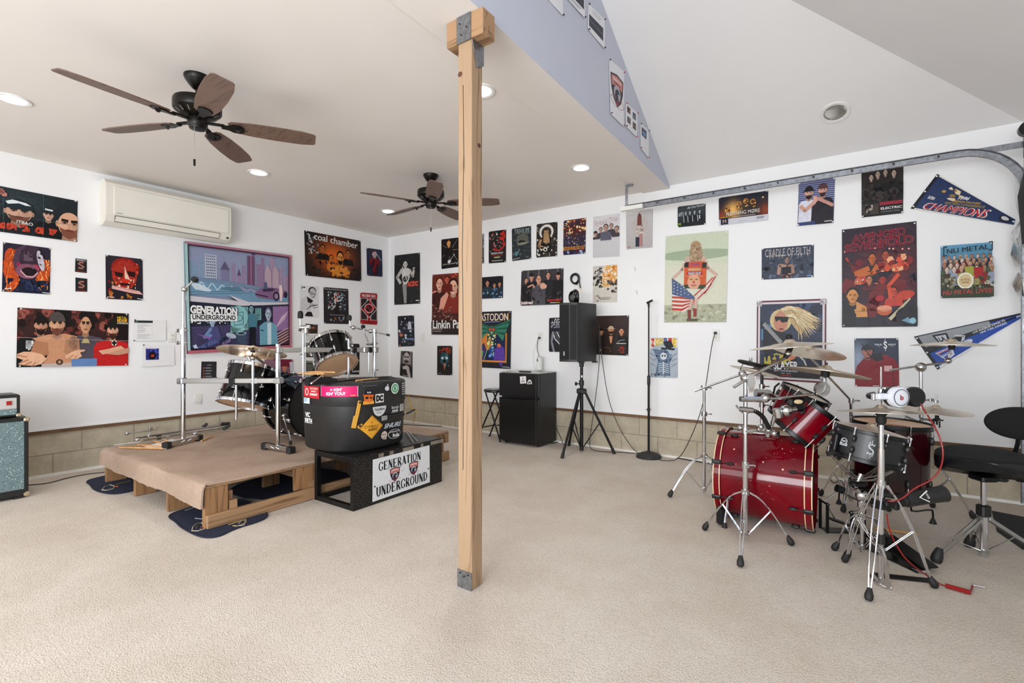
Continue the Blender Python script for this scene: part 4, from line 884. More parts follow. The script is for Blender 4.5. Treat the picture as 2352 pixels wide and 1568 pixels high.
a = A(.55); a.blobs(.02, .02, .98, .98, 40, .07, ['3a4050', '14161c', '6a7080', '24304a', 'c0c4cc'], .2, 3, 1.4); a.R(.3, .04, .62, .16, '0c0c10'); a.T('Y', .46, .1, .14, .07, 'd8dce0', .04); a.E(.2, .62, .12, .05, 'b86a4c'); a.poly([(.65, .2), (.8, .2), (.85, .45), (.6, .45)], 'b8bcc8', .3); a.R(.5, .74, .95, .79, '6a84b0'); a.C(.12, .96, .05, 'b86838')
poster('band_poster', 'dark blue-grey photo collage poster below the guitarist with orange logo', 'R', (913.7, 725.8, 951.4, 723.7, 952.7, 794.6, 915, 796), a, bg='24262c', noise=.25, grid=(10, 14), seed=24)
a = A(.48); a.poly([(.2, .0), (.85, .0), (.9, .5), (.2, .5)], '8c8484'); a.E(.48, .1, .32, .14, '24201f'); a.E(.5, .24, .24, .2, 'b0a8a4'); a.E(.38, .22, .1, .03, '1c1818'); a.E(.62, .22, .09, .03, '1c1818'); a.Ln([(.5, .24), (.5, .33)], .05, '7a7270'); a.E(.5, .4, .2, .06, '3a3030'); a.poly([(0, .55), (.3, .48), (1, .6), (1, 1), (0, 1)], '201e1f'); a.poly([(.2, .62), (.55, .54), (.72, .6), (.9, 1), (.7, 1), (.5, .7), (.24, .72)], 'b4acaa'); a.T('Smoke', .5, .95, .5, .05, 'c8c4c0', .03)
poster('band_poster', 'black and white portrait of man with hand at chin, under the collage', 'R', (921, 805.6, 948, 807, 947.6, 868.6, 918.8, 862), a, bg='5a5454', bg2='222020', noise=.15, grid=(10, 14), seed=25)
a = A(.62)
for i in range(7): a.Ln([(.5, .4), (.5+.6*math.cos(i*.9), .4+.5*math.sin(i*.9))], .04, '8a7c78', w2=.01)
a.man(.4, .18, .18, .18, 'd89c5c', 'c07830', '100c0c', by=.6); a.guitar(.5, .72, .5, -52, 'd8d4d4', 'c8c0c0'); a.T('DAVE MUSTAINE', .4, .86, .65, .045, 'c0b8a8', .02); a.T('V', .82, .87, .2, .09, '8a98a8', .04)
poster('band_poster', 'poster of blond guitarist with white pointed guitar, partly behind the post top', 'R', (1014, 550, 1058, 544.6, 1058, 612, 1014.4, 618), a, bg='161112', noise=.2, grid=(12, 14), seed=26)
a = A(.5); a.blobs(0, 0, 1, .6, 50, .09, ['8a3020', 'b85038', '501a14', 'd08468', '2a1210'], .25, 3, .6)
a.man(.25, .16, .22, .2, 'd8a08a', '501a14', '3a1814', by=.5); a.man(.7, .22, .28, .24, 'dca890', '2c100c', '7a2a20', by=.65); a.man(.5, .1, .15, .1, 'b85840', '30100c', '601c14', by=.3)
a.poly([(.3, .4), (.5, .3), (.56, .35), (.4, .58), (.25, .58)], 'd0907a'); a.blobs(0, .55, 1, .78, 60, .06, ['5a3430', '8a6058', '30201f', 'a87a6c'], .2, 6, .35)
a.poly([(0, .78), (1, .78), (1, 1), (0, 1)], '2c2220'); a.T('Linkin Park', .6, .83, 1.1, .14, 'dcd8d4', .02); a.words(0, .9, .4, .97, 2, '807470')
poster('band_poster', 'tall red-brown concert crowd poster cut off by the wooden post', 'R', (993.5, 631, 1064, 625.5, 1064, 768.5, 992, 768), a, bg='6a2c20', bg2='2a1c1a', noise=.2, seed=27)
a = A(.55); a.blobs(.12, .05, .9, .26, 26, .08, ['a8432a', '8a3420'], .2, 3); a.E(.5, .42, .3, .2, '24444f', .3); a.blobs(.2, .26, .8, .7, 44, .06, ['3c6c80', '1c3440', '88b4bc', '5a8c9c'], .2, 5, .5); a.C(.36, .42, .08, 'c8d8d8'); a.C(.64, .42, .08, 'c8d8d8'); a.E(.5, .52, .1, .05, '100c0c'); a.poly([(.42, .6), (.58, .6), (.5, .85)], 'b06848'); a.Ln([(.08, .94), (.3, .94)], .03, '8a8a8a')
poster('band_poster', 'small black poster of blue wolf face with rust lettering, left of the post', 'R', (1004.5, 793.9, 1039.4, 793.9, 1039.4, 861.5, 1004.5, 860.5), a, bg='201c1b', noise=.1, grid=(10, 14), seed=28)
a = A(.6); a.blobs(.4, .05, 1, .9, 30, .08, ['b0b0b0', '303030', '686868'], .3, 3, .5); a.R(.5, .85, .85, 1, 'a01c24')
poster('band_poster', 'grey and black poster sliver emerging right of the post', 'R', (1072, 541, 1112, 536, 1112, 605, 1072, 610), a, bg='808080', bg2='242424', noise=.3, grid=(8, 12), seed=29)
a = A(.58); a.blobs(.05, .05, .95, .65, 50, .07, ['c8c4c4', '383232', 'b02424', '8a8484', 'd0382c'], .2, 4, .5); a.ring(.55, .42, .38, .07, 'b82a24', a0=-80, a1=140); a.blobs(.6, .03, .98, .3, 12, .08, ['c02820'], seed=6); a.T('RIGGED AWAY', .5, .7, .7, .06, 'd8d4d0', .03); a.T('AND MELUN', .5, .77, .65, .04, 'b83028', .02); a.E(.5, .83, .2, .025, '9aa078'); a.words(.2, .92, .85, .96, 1, 'c0bcb8')
poster('band_poster', 'red, white and black splatter poster just right of the post', 'R', (1123, 532, 1163, 526.8, 1162.6, 602, 1123, 605), a, bg='1e1718', noise=.2, grid=(12, 14), seed=30)
a = A(.58); a.blobs(.04, .04, .96, .96, 70, .07, ['30363a', '4a5250', '22262a', '5a6460'], .3, 4, .8); a.E(.56, .38, .32, .18, '585a50', .4); a.E(.48, .45, .13, .06, '1c2020'); a.C(.62, .46, .09, '1c2020'); a.E(.56, .5, .28, .03, '8a8878'); a.blobs(.15, .72, .45, .88, 12, .07, ['5c8890'], seed=4); a.T('TRIVIUM', .52, .12, .76, .15, '98a8a4', .0); a.Ln([(.05, .96), (.4, .93)], .03, 'a8a8a8')
poster('band_poster', 'grey-green skull poster with pale engraved title', 'R', (1175.7, 525.7, 1220, 518, 1220.6, 594, 1176.7, 599.8), a, bg='2a2f32', noise=.3, grid=(12, 14), seed=31)
a = A(.6); a.blobs(0, 0, 1, 1, 80, .06, ['504a44', '1c1a1a', 'a09688', '6a6058', 'd0c8bc'], .3, 5, .7); a.E(.48, .26, .34, .22, 'd8d4cc'); a.E(.48, .28, .24, .17, '342c28'); a.man(.48, .24, .2, .2, 'b89070', 'a0805c', '1a1818', by=.85, beard='a07c50', cap='2c2824'); a.poly([(.36, .3), (.6, .3), (.66, .58), (.5, .62), (.34, .56)], 'a4835c', .4)
a.Ln([(.22, .5), (.14, .66), (.4, .74)], .12, 'a8805c'); a.blobs(.05, .68, .6, .96, 26, .06, ['d8d4cc', '1c1a1a'], .1, 9, 1.4); a.ring(.45, .78, .1, .04, 'd8d4c8')
poster('band_poster', 'poster of long-bearded man framed by round white headdress', 'R', (1232.9, 515, 1281, 509, 1280, 588, 1232, 591.6), a, bg='2a2624', noise=.3, seed=32)
a = A(.6); a.blobs(0, .02, 1, .42, 60, .08, ['d87830', 'e8b070', '8a3420', 'f0d0a0', '502020'], .2, 4, .9); a.poly([(.42, .5), (.44, .12), (.5, .3), (.56, .1), (.62, .5)], '4a2420', .2); a.blobs(0, .42, 1, .78, 90, .05, ['2c3464', '18182c', 'b0a8a8', '604848', '5c6ca0'], .2, 6, .5); a.T('EXODUS', .5, .12, .95, .14, '2a2440', .04); a.T('BLOOD IN BLOOD OUT', .5, .82, .98, .1, 'e09838', .02); a.blobs(0, .88, 1, 1, 22, .06, ['2a1c3c', '4a5ca0', '801c2c', 'a0b4d8'], .2, 8)
poster('band_poster', 'fiery orange and blue battle scene poster in the top row', 'R', (1294.7, 507, 1346.5, 499.8, 1345, 582, 1294, 586), a, bg='50302c', bg2='202038', noise=.2, seed=33)
a = A(.62); a.T('Parkway Drive', .5, .17, .86, .18, 'a88480', -.012, rot=-8, sh=.25); a.Ln([(.1, .2), (.5, .1), (.9, .08)], .008, 'b09088')
for x, y, w, by in ((.1, .42, .14, .56), (.3, .34, .13, .54), (.7, .28, .13, .5), (.9, .36, .15, .54), (.5, .3, .17, .6)): a.man(x, y, w, w*.85, 'b89484', '2c2422', '443e44' if x != .5 else '5c5c6c', by=by, cap='28242a' if x == .1 else None)
poster('band_poster', 'white poster of five men in a row under thin red script', 'R', (1362.4, 498, 1424, 489.6, 1423, 588.6, 1362, 592), a, bg='d2cfd2', bg2='c4c3c6', noise=.06, seed=34)
a = A(.68); a.E(.52, .45, .3, .3, 'b8b0ac', .1); a.poly([(.5, .06), (.58, .14), (.6, .4), (.42, .4), (.44, .14)], '70403a', .2); a.blobs(.35, .4, .68, .62, 20, .07, ['e8e4e0', 'd0c0b8', 'a8948c'], .1, 3); a.R(.36, .7, .5, .95, '283040', .2)
for i in range(5): a.R(.5+.028*i, .62, .514+.028*i, .95, 'a84a44')
a.T('RAMMSTEIN', .24, .06, .42, .06, 'e8e6e4', .02); a.Ln([(.05, .95), (.16, .94)], .02, 'a02020')
poster('band_poster', 'pale grey poster of a tall rocket with flag stripes, under the track end', 'R', (1438, 486.5, 1500, 479, 1499, 568, 1439, 572.7), a, bg='c2bfc0', bg2='aeaaa8', noise=.1, seed=35, curl=.012)
a = A(1.25); 
for x, y, w in ((.1, .45, .09), (.3, .42, .08), (.9, .38, .09), (.74, .42, .09), (.52, .3, .11)): a.man(x, y, w, w*2.1, 'c08468', '2a1c18', '24303c', by=1, sw=2.6)
a.blobs(.2, .55, .98, .98, 40, .06, ['3c6488', '5c8cb0', '1c2834', '88a8bc', '242424'], .2, 3, .5); a.Ln([(.9, .93), (.98, .93)], .02, 'd0d0d0')
poster('band_poster', 'dark poster of five men in blue denim emerging right of the post', 'R', (1085, 638.5, 1156, 633, 1155.7, 684, 1085, 687), a, bg='18161a', noise=.15, seed=36)
a = A(1.2)
for x in (.16, .42, .62, .86): a.R(x, 0, x+.02, .6, '7c7878', .2)
for x, y, w, c in ((.13, .3, .08, '1c1c20'), (.26, .2, .1, '18181c'), (.66, .18, .09, '202024'), (.89, .2, .09, '141418')): a.man(x, y, w, w*1.9, 'cf9580', '1c1412', c, by=1, sw=2.7, cap='181416' if x in (.26, .89) else None)
a.man(.44, .28, .12, .24, 'd29a80', '6a5a50', '4c4a50', by=1, sw=2.7, bald=1); a.Ln([(.18, .48), (.3, .42), (.34, .5)], .035, 'cf9580'); a.poly([(.48, .42), (.56, .38), (.64, .46), (.62, .54), (.52, .56), (.48, .5)], 'd8a48c'); 
for dx in (0, .03, .06): a.Ln([(.5+dx, .46), (.47+dx, .38)], .014, 'd8a48c')
a.blobs(.02, .55, .98, .98, 46, .05, ['3c3438', '181418', '504448'], .2, 4, .5); a.T('hatebreed', .17, .92, .28, .1, 'd8d4d4', .03, halo='a02820'); a.T('KNOTFEST', .82, .88, .3, .055, 'c82c24', .05); a.R(.72, .94, .86, .96, 'c8c0b0'); a.R(.86, .94, .94, .96, 'c0a030')
poster('band_poster', 'dark poster of five men, the middle one reaching a hand forward', 'R', (1198, 621.8, 1294.7, 615.5, 1293.7, 698.5, 1196, 702), a, bg='3c383c', bg2='2a2427', noise=.2, seed=37)
a = A(.68); a.blobs(.0, .05, .45, .6, 46, .08, ['4c4644', '8a8480', '2a2624'], .3, 3, .8); a.poly([(.5, .0), (1, 0), (1, .5), (.6, .6), (.4, .55), (.38, .3)], 'd8a868', .2); a.blobs(.4, .0, 1, .5, 50, .08, ['d88a3c', 'e8d8c0', 'c06a24', 'f0e8e0'], .2, 5, .6); a.blobs(.3, .4, .75, .68, 26, .05, ['e8e4dc', 'c8a070', '5c4c44'], .1, 6, .4); a.blobs(.6, .4, 1, .75, 20, .08, ['3c3434', '6a5c58'], .2, 7); a.T('KILLSWITCH', .5, .88, .5, .04, '4c4440', .03); a.T('ENGAGE', .5, .92, .36, .025, '4c4440', .02); a.blobs(.0, .8, .3, .98, 8, .06, ['a09484'], seed=3)
poster('band_poster', 'pale poster of orange and white roaring beast head, right of the hanging cable', 'R', (1362.4, 611.4, 1418, 607.5, 1417.5, 693, 1362, 694.7), a, bg='c8c2b8', bg2='cac4ba', noise=.15, seed=38)
a = A(.68)
a.R(.12, .38, .9, .9, 'b8742c'); a.R(.16, .4, .86, .87, '1c2444', .3); a.E(.3, .55, .2, .16, 'c87a34', .2); a.C(.2, .48, .06, 'd85a24')
for sx in (-1, 1):
    for i in range(9): a.poly([(.5, .28+.01*i), (.5+sx*(.5-.02*i), .14+.035*i), (.5+sx*(.46-.02*i), .2+.04*i), (.5+sx*.1, .36)], ['2c6a54', '1c4a40', '387a60'][i % 3], .2)
a.E(.5, .34, .12, .09, '2c5c48', .2); a.C(.46, .32, .035, 'c84030'); a.C(.55, .32, .035, 'c84030'); a.poly([(.48, .36), (.53, .36), (.505, .4)], 'd8d0b0'); a.blobs(.38, .4, .62, .6, 26, .04, ['c8c890', '2c7050', '185040', 'e0d8a0'], .1, 5)
a.poly([(.18, .85), (.2, .62), (.3, .56), (.38, .7), (.34, .87)], '3c2c60', .2); a.poly([(.56, .86), (.6, .66), (.72, .58), (.84, .64), (.86, .84), (.76, .98), (.68, .86)], '5a3c98', .25); a.C(.7, .6, .05, 'c87040'); a.Ln([(.3, .85), (.46, .55)], .015, '7ac864'); a.blobs(.42, .62, .58, .82, 14, .05, ['88b4e0', '2c4c90'], .1, 6); a.blobs(.2, .7, .3, .85, 6, .04, ['58b060'], seed=4)
a.R(.12, .865, .9, .89, 'd88a3c'); a.T('MASTODON', .5, .1, .84, .12, 'd8d4d8', .005, halo='b88a30'); a.Ln([(.3, .19), (.72, .18)], .012, '88a8d8'); a.Ln([(.8, .97), (.95, .97)], .015, 'c0c0c0')
poster('band_poster', 'black poster of green-winged owl over purple beast in orange frame', 'R', (1088, 716.5, 1175.4, 713.8, 1173.4, 847, 1088, 842.6), a, bg='24232a', noise=.12, seed=39, curl=.01)
a = A(.6); a.T('AMON', .6, .06, .7, .07, 'd8d8d8', .03); a.T('AMARTH', .55, .14, .9, .07, 'd8d8d8', .03); a.blobs(0, .18, .6, .3, 8, .1, ['8a8a98'], seed=3, ax=2)
for i in range(5): a.Ln([(.2+.1*i, .42), (.3+.13*i, .62), (.55+.14*i, .78)], .05, ['c8c8cc', '5c5c64'][i % 2])
a.Ln([(.2, .45), (.14, .7), (.25, .98)], .1, '84848c')
poster('band_poster', 'black and silver poster of curved ribs, left side behind the speaker', 'R', (1261.4, 730, 1308, 728, 1308, 808.5, 1261, 807.5), a, bg='201f26', noise=.25, grid=(10, 12), seed=40)
a = A(.78)
for x, y, w, c, h_ in ((.2, .4, .13, '1c1614', 1), (.8, .4, .14, '16100e', 0), (.5, .36, .16, '2a201c', 1)): a.man(x, y, w, w*1.1, 'c98a62', '120c0a', c, by=.98, sw=2.5, beard='1a0f0c' if x == .5 else None, cap=('b8a088' if x == .5 else '141010') if h_ else None, capb=('b8a088' if x == .5 else '141010') if h_ else None)
a.poly([(.45, .52), (.55, .52), (.52, .7), (.48, .7)], 'c98a62'); a.blobs(.1, .8, .5, .95, 8, .06, ['c08060', '302420'], seed=3); a.R(.66, .72, .94, .96, '2c2420'); a.blobs(.72, .78, .88, .94, 9, .05, ['a82c24'], seed=3); a.R(.66, .69, .94, .71, 'c8c4c0'); a.Ln([(.7, .66), (.78, .62), (.9, .61)], .01, 'd0d0d0')
poster('band_poster', 'dark brown poster of three men in hats right of the speaker', 'R', (1366, 725.5, 1445, 724, 1443.5, 816.5, 1366, 813.6), a, bg='3a2a26', bg2='1c1514', noise=.15, seed=41)
a = A(.68); a.poly([(0, .02), (1, .02), (1, .26), (.85, .18), (.5, .12), (.15, .2), (0, .3)], 'e0d8c8'); 
for i, (ch, c) in enumerate(zip('ZOMBIE', ('c02c24', 'd8b024', 'b8a840', '304c90', 'c03028', 'd8b024'))): a.T(ch, .11+.155*i, .12-.03*math.sin(i*.63), .13, .2, c, .06)
a.poly([(.48, .1), (.76, .06), (.86, .22), (.62, .3)], '14161c'); a.poly([(.4, .24), (.9, .26), (.88, .31), (.42, .29)], '14161c'); a.poly([(.1, .28), (.35, .3), (.62, .3), (.82, .5), (.72, .6), (.74, .95), (.2, .95), (.3, .6), (.2, .42)], '5c7088', .5)
a.blobs(.2, .28, .78, .62, 30, .06, ['30405a', '9ab0c4', '18202c'], .3, 3, .5); a.E(.5, .46, .12, .09, 'c8d0d8'); a.E(.46, .45, .03, .025, '141820'); a.E(.55, .45, .03, .025, '141820')
for i in range(5): a.Ln([(.32, .66+.05*i), (.5, .64+.05*i), (.68, .67+.05*i)], .022, 'c8d0d8')
a.R(.48, .6, .52, .92, 'c0c8d0'); 
for s_ in (0, 1): 
    for i in range(3): a.Ln([(s_*.98, .38+.13*i), (.2+s_*.6, .46+.12*i)], .012, '20242c')
a.blobs(.05, .9, .6, .98, 16, .04, ['1c2028', '606870'], seed=4)
poster('band_poster', 'pale blue skeleton in top hat poster beside the microphone stand', 'R', (1493, 775.7, 1557, 775.7, 1557, 868, 1492.5, 866), a, bg='a8b4c0', bg2='a0aab4', noise=.15, seed=42)
# ---------- back wall, right part
a = A(.72); a.E(.5, .14, .75, .17, 'c4ccb4', .06); a.E(.5, .24, .62, .06, '9cab90', .06);
a.R(0, .35, 1, .9, 'd0d0bc', .05); a.R(0, .8, 1, 1, 'a8aa90', .2); a.blobs(0, .8, 1, .98, 60, .02, ['8c8e78', 'c4c4ac'], .1, 5, 2)
a.poly([(.36, .28), (.42, .23), (.58, .23), (.64, .28), (.64, .4), (.6, .5), (.62, .6), (.38, .6), (.4, .48), (.36, .38)], 'c8a898', .1)
a.Ln([(.37, .27), (.29, .4), (.15, .49)], .05, 'c8a898'); a.Ln([(.63, .27), (.7, .4), (.84, .48)], .05, 'c8a898')
a.E(.5, .15, .085, .065, 'a88868', .2); a.poly([(.42, .13), (.58, .12), (.62, .25), (.57, .36), (.5, .36), (.43, .34), (.4, .25)], 'a58a6c', .5); a.blobs(.41, .12, .6, .35, 30, .03, ['8a6848', 'c8b494', '6c5038'], .2, 6, .3)
a.poly([(.12, .5), (.3, .62), (.5, .72), (.55, .76), (.35, .88), (.14, .86)], 'd8d0c8', .1)
for i in range(4): a.poly([(.13, .7+.045*i), (.3, .71+.045*i), (.5, .74+.015*i), (.52, .755+.01*i), (.3, .735+.045*i), (.13, .724+.045*i)], 'b04838' if i != 3 else 'b82c20', .15)
a.poly([(.12, .49), (.3, .58), (.52, .73), (.48, .75), (.13, .68)], '4c5c80', .2); 
for i in range(5):
    for j in range(4): a.C(.16+.06*i, .545+.035*j+.018*i, .008, 'd8dce4') if .545+.035*j+.018*i < .70 else None
a.poly([(.84, .48), (.78, .6), (.66, .7), (.55, .75), (.5, .73), (.62, .62), (.74, .52)], 'd8c8c0', .2); a.Ln([(.82, .5), (.7, .64), (.55, .74)], .02, 'a83c30'); a.Ln([(.78, .51), (.66, .6), (.5, .7)], .02, 'b04838'); a.Ln([(.76, .58), (.66, .68)], .02, '8a2c24')
a.Ln([(.46, .75), (.42, .9)], .04, 'c8a898'); a.Ln([(.54, .74), (.52, .88)], .035, 'c8a898'); a.poly([(.39, .86), (.45, .86), (.45, .98), (.4, .98)], '7a3028'); a.poly([(.48, .84), (.54, .85), (.54, .94), (.49, .94)], '8a3830'); a.R(.38, .96, .56, .99, '58503e')
poster('flag_poster', 'tall pale green poster of blonde woman from behind holding a striped flag', 'R', (1529, 542.4, 1673.4, 528.6, 1668.3, 739.4, 1525.7, 740), a, bg='ccd3bc', bg2='c4c7ae', glows=[(.2, .18, .15, .06, 'f4f6f0', .8), (.7, .1, .2, .1, 'dde4c8', .6)], noise=.05, grid=(24, 30), seed=43, curl=.006)
a = A(.86); a.R(0, 0, .2, .2, '2a2420'); a.R(.8, .05, 1, .25, '2a2c22'); a.R(.2, .02, .78, .3, 'c8543a', .3); a.T('CLOWN', .5, .1, .42, .1, '4c4488', .05); a.R(.18, .24, .76, .34, 'c89c70', .2); a.R(.12, .37, .84, .5, 'b8302c'); a.T('THAT GUY', .48, .435, .6, .09, 'b8c8d8', .05, halo='1c2438'); a.E(.46, .56, .42, .09, 'c87c58', .2, a0=180, a1=360); a.E(.46, .77, .3, .3, 'd49c84', .15); a.R(0, .86, 1, 1, '34402c', .3); a.E(.46, .8, .27, .26, 'd49c84', .15)
for x in (.34, .58): a.E(x, .66, .1, .035, 'b8944c'); a.E(x, .66, .03, .02, '30201c')
a.E(.46, .76, .045, .05, 'b8402c'); a.E(.46, .88, .13, .025, 'a06050')
poster('event_flyer', 'small orange flyer with painted clown-nose face pinned over the flag poster', 'R', (1573, 602.5, 1624, 599.8, 1621, 663.5, 1571.5, 662), a, 'flyer', bg='c8582c', noise=.12, seed=44, lift=.012, curl=.002)
a = A(1.25)
for x in (.3, .45, .62, .8): a.man(x, .36, .08, .18, 'a0a4a8', '101214', '1c2022', by=.98, sw=2.6); a.Ln([(x-.08, .5), (x-.06, .8)], .02, 'c0c4c8')
a.T('All Out Forum', .66, .1, .6, .1, 'd8dcde', .02, rot=-5, sh=.2); a.T('M', .08, .88, .09, .16, '8ab83c', .03); a.T('X', .8, .62, .07, .16, 'e0e0e0', .04); a.blobs(.02, .3, .25, .5, 6, .08, ['8c9296'], seed=3, ax=2)
poster('band_poster', 'small black and white band poster with green corner mark below the track', 'R', (1556.7, 474.6, 1621, 467, 1620.8, 515.5, 1556.5, 522.4), a, bg='3a4144', bg2='202426', noise=.3, grid=(12, 10), seed=45)
a = A(1.45)
for i, (x, y) in enumerate(((.18, .42), (.42, .32), (.56, .25), (.7, .3))): a.ring(x, y, .055, .02, 'b87a30', sy=1.2, n=.2); a.blobs(x-.05, y-.05, x+.06, y+.2, 10, .03, ['a86a28', 'd8a858', '503018'], .2, i)
a.C(.9, .2, .02, 'e8c070'); a.T('NØTHING MØRE', .5, .63, .68, .13, 'd6d2cc', .01); a.R(.3, .745, .75, .76, 'c8c0b8'); a.R(.0, .8, 1, 1, 'c6c6ce', .03); a.R(.04, .76, .2, .99, '16243a'); a.T('M', .12, .88, .07, .12, 'd0a070', .02); a.R(.04, .72, .2, .74, 'c8a030'); a.words(.78, .85, .94, .93, 2, '50505a'); a.words(.4, .93, .6, .95, 1, '8c8c98')
poster('ticket_banner', 'wide dark concert banner with gold heads and pale strip along its bottom', 'R', (1651, 454.7, 1764.8, 437.9, 1764, 505, 1651.6, 518), a, bg='1e2230', bg2='3a2418', glows=[(.3, .5, .12, .25, 'f0b860', .9), (.05, .7, .1, .2, 'a84820', .6), (.95, .65, .1, .2, 'a84820', .6)], noise=.15, seed=46)
a = A(.82)
for i in range(14): a.R(0, .02+.045*i, 1, .04+.045*i, '8c94b8', .1)
a.man(.3, .26, .24, .26, 'd0a090', '6a4030', 'd0d0dc', by=1, sw=2.3, beard='1c100c', cap='15131c', capb='15131c'); a.man(.68, .24, .24, .26, 'd0a090', '3a2430', '221d26', by=1, sw=2.4, beard='2c1814', cap='58383c')
a.Ln([(.08, .56), (.2, .66), (.46, .5)], .1, 'c89684'); a.poly([(.42, .36), (.52, .36), (.55, .48), (.44, .52)], 'd0a090'); a.Ln([(.55, .42), (.78, .52), (.95, .6)], .09, 'c08c80'); a.poly([(0, .93), (.5, .92), (.5, 1), (0, 1)], '2c3c6c'); a.Ln([(.3, .94), (.4, .93)], .03, '5a3428'); a.Ln([(.76, .95), (.95, .95)], .02, 'd8d8d8')
poster('band_poster', 'colour poster of two men in caps pointing at each other, white and black shirts', 'R', (1834.6, 420.7, 1918, 408, 1914.5, 511.8, 1832, 519.4), a, bg='4a4c74', bg2='3c3c58', noise=.1, seed=47)
a = A(.85)
for x, y, w in ((.24, .17, .1), (.4, .12, .11), (.58, .1, .1), (.78, .14, .11)): a.man(x, y, w, w*1.3, 'b8a090', '18120f', '1e1815', by=.5, sw=2.4)
a.blobs(0, .3, 1, .72, 40, .1, ['241e1c', '100e0e', '342c2a'], .3, 3, 1.6); a.R(.02, .74, .42, .97, '3a3230', .3); a.blobs(.08, .76, .36, .95, 12, .07, ['a89c90', '1c1818'], seed=4); a.R(.44, .72, .98, .79, '8c2434'); a.T('ELECTRIC', .72, .86, .5, .05, 'd8d4d4', .03); a.T('THE', .46, .87, .03, .03, 'b02430', .02); a.T('DAMAGED ONES', .7, .93, .44, .03, '8a8888', -.01)
poster('band_poster', 'black poster with red bar near its foot, half hidden by the curved track', 'R', (1978.6, 393, 2075, 380, 2074, 489.6, 1979, 499.8), a, bg='2a2320', bg2='181616', noise=.25, seed=48)
a = A(1.5); a.blobs(0, .3, 1, 1, 50, .08, ['2c3444', '424c60', '1a1e2a', '5a6478'], .3, 3, .5); a.T('CRADLE OF FILTH', .5, .17, .86, .24, 'b4aca8', -.005); 
for i in range(14): a.poly([(.1+.06*i, .24), (.12+.06*i, .24), (.108+.06*i, .3+.1*abs(math.sin(i*2.1)))], 'b4aca8')
a.man(.5, .42, .09, .18, '9a7870', '14141c', '141822', by=.7); a.Ln([(.48, .62), (.36, .58), (.34, .85)], .07, 'a88474'); a.Ln([(.53, .62), (.6, .6), (.62, .84)], .06, '9a7464'); a.R(.41, .64, .58, .95, '161822', .3); a.blobs(.36, .84, .6, .98, 10, .03, ['a87864', '5c2c2c'], seed=5); a.Ln([(.88, .95), (.97, .95)], .02, '6a98c8')
poster('band_poster', 'wide blue-grey poster with thorny pale logo over seated figure', 'R', (1749.6, 571, 1869.7, 561.4, 1868.6, 636, 1749.6, 642.3), a, bg='333b4c', noise=.25, seed=49)
a = A(.72)
a.blobs(0, .22, 1, .97, 40, .12, ['2c1c30', '481420', '1c1828', '6a1820'], .25, 3)
for x in (.04, .26, .46, .65, .7, .82, .9): a.C(x, .235-.02*math.sin(x*5), .012, 'f0a898')
a.man(.42, .32, .1, .1, 'b8602c', '240e10', '1c1418', by=.46, sw=2.6); a.man(.6, .3, .09, .09, 'a8482a', '200c10', 'a8583a', by=.44, sw=2.4); a.guitar(.22, .46, .42, -125, 'b03828', '7a2818', 0); a.Ln([(.36, .42), (.2, .46)], .07, 'b8602c'); a.Ln([(.48, .4), (.42, .47), (.24, .475)], .055, 'b8602c')
a.guitar(.66, .44, .36, 170, 'c85a34', '8a2c1c'); a.blobs(.5, .3, .95, .46, 18, .05, ['c8482c', 'e0a078', '801c1c'], .2, 6, 1.3); a.guitar(.3, .55, .3, 10, 'c06040', '8a3020'); a.man(.38, .53, .08, .08, 'c07858', '240e10', '50141c', by=.64); a.man(.56, .54, .09, .07, 'a03028', '3c0c10', '701820', by=.64)
a.man(.15, .68, .16, .14, 'c8884c', '1c0c0c', '1c1418', by=.98, sw=2.2); a.poly([(.2, .74), (.34, .8), (.36, .92), (.2, .92)], 'c88a4c', .1); a.Ln([(.3, .95), (.3, .82), (.2, .84)], .06, 'c88a4c'); a.poly([(.2, .9), (.36, .9), (.38, 1), (.2, 1)], '20202c')
a.man(.7, .66, .09, .09, 'c04830', '400c10', 'b83828', by=.8, sw=2.6); a.Ln([(.66, .72), (.64, .6), (.76, .5)], .05, 'c84c30'); a.E(.84, .7, .13, .045, 'b83c28', .2, rot=-12); a.E(.52, .72, .06, .03, 'a01c24'); a.E(.58, .84, .1, .05, 'b85830', .2); a.E(.58, .82, .1, .03, 'd89070', .1); a.Ln([(.66, .92), (.9, .74)], .05, 'b8b090', w2=.02); a.E(.92, .9, .2, .1, '14121c'); a.poly([(.8, .94), (.88, .91), (.92, .94), (.96, .91), (.98, .96), (.9, .97)], '6a94a8'); a.C(.94, .945, .04, '88b4c4')
a.T('AVENGED', .5, .1, .72, .085, 'a82c3c', .045, rot=-3); a.T('AVENGED', .5, .1, .70, .078, '2a1626', .0, rot=-3); a.T('SEVENFOLD', .5, .185, .92, .085, 'a82c3c', .045, rot=-3); a.T('SEVENFOLD', .5, .185, .9, .078, '2a1626', .0, rot=-3); a.Ln([(0, .845), (1, .835)], .003, '100c14')
poster('band_poster', 'large purple-black poster of red-lit musicians under outlined red title', 'R', (1933.7, 527.6, 2104.8, 508, 2107, 749.5, 1934, 751.6), a, bg='29202c', bg2='1e1c28', glows=[(.6, .45, .35, .25, '7a1c20', .7)], noise=.15, grid=(26, 34), seed=50, curl=.008)
a = A(.95)
R_ = random.Random(12)
a.R(0, .5, 1, .9, '4a4a40', .3)
for row, (y, k) in enumerate(((.24, 9), (.32, 9), (.4, 8), (.48, 7))):
    for i in range(k):
        x = (i+.5+.25*(row % 2))/k; w = .055+.008*row
        a.man(x, y, w, w*1.35, R_.choice(['c8987c', 'b8846a', 'd8c0b0', 'a87c60']), R_.choice(['241814', '5c3c24', '8c2420', '343434', 'b09c80']), R_.choice(['2c3444', '40543c', '7a2424', '241f2c', '6c6458', '8a94a8', '3c2c20', '9c9048']), by=y+.3, sw=2.0)
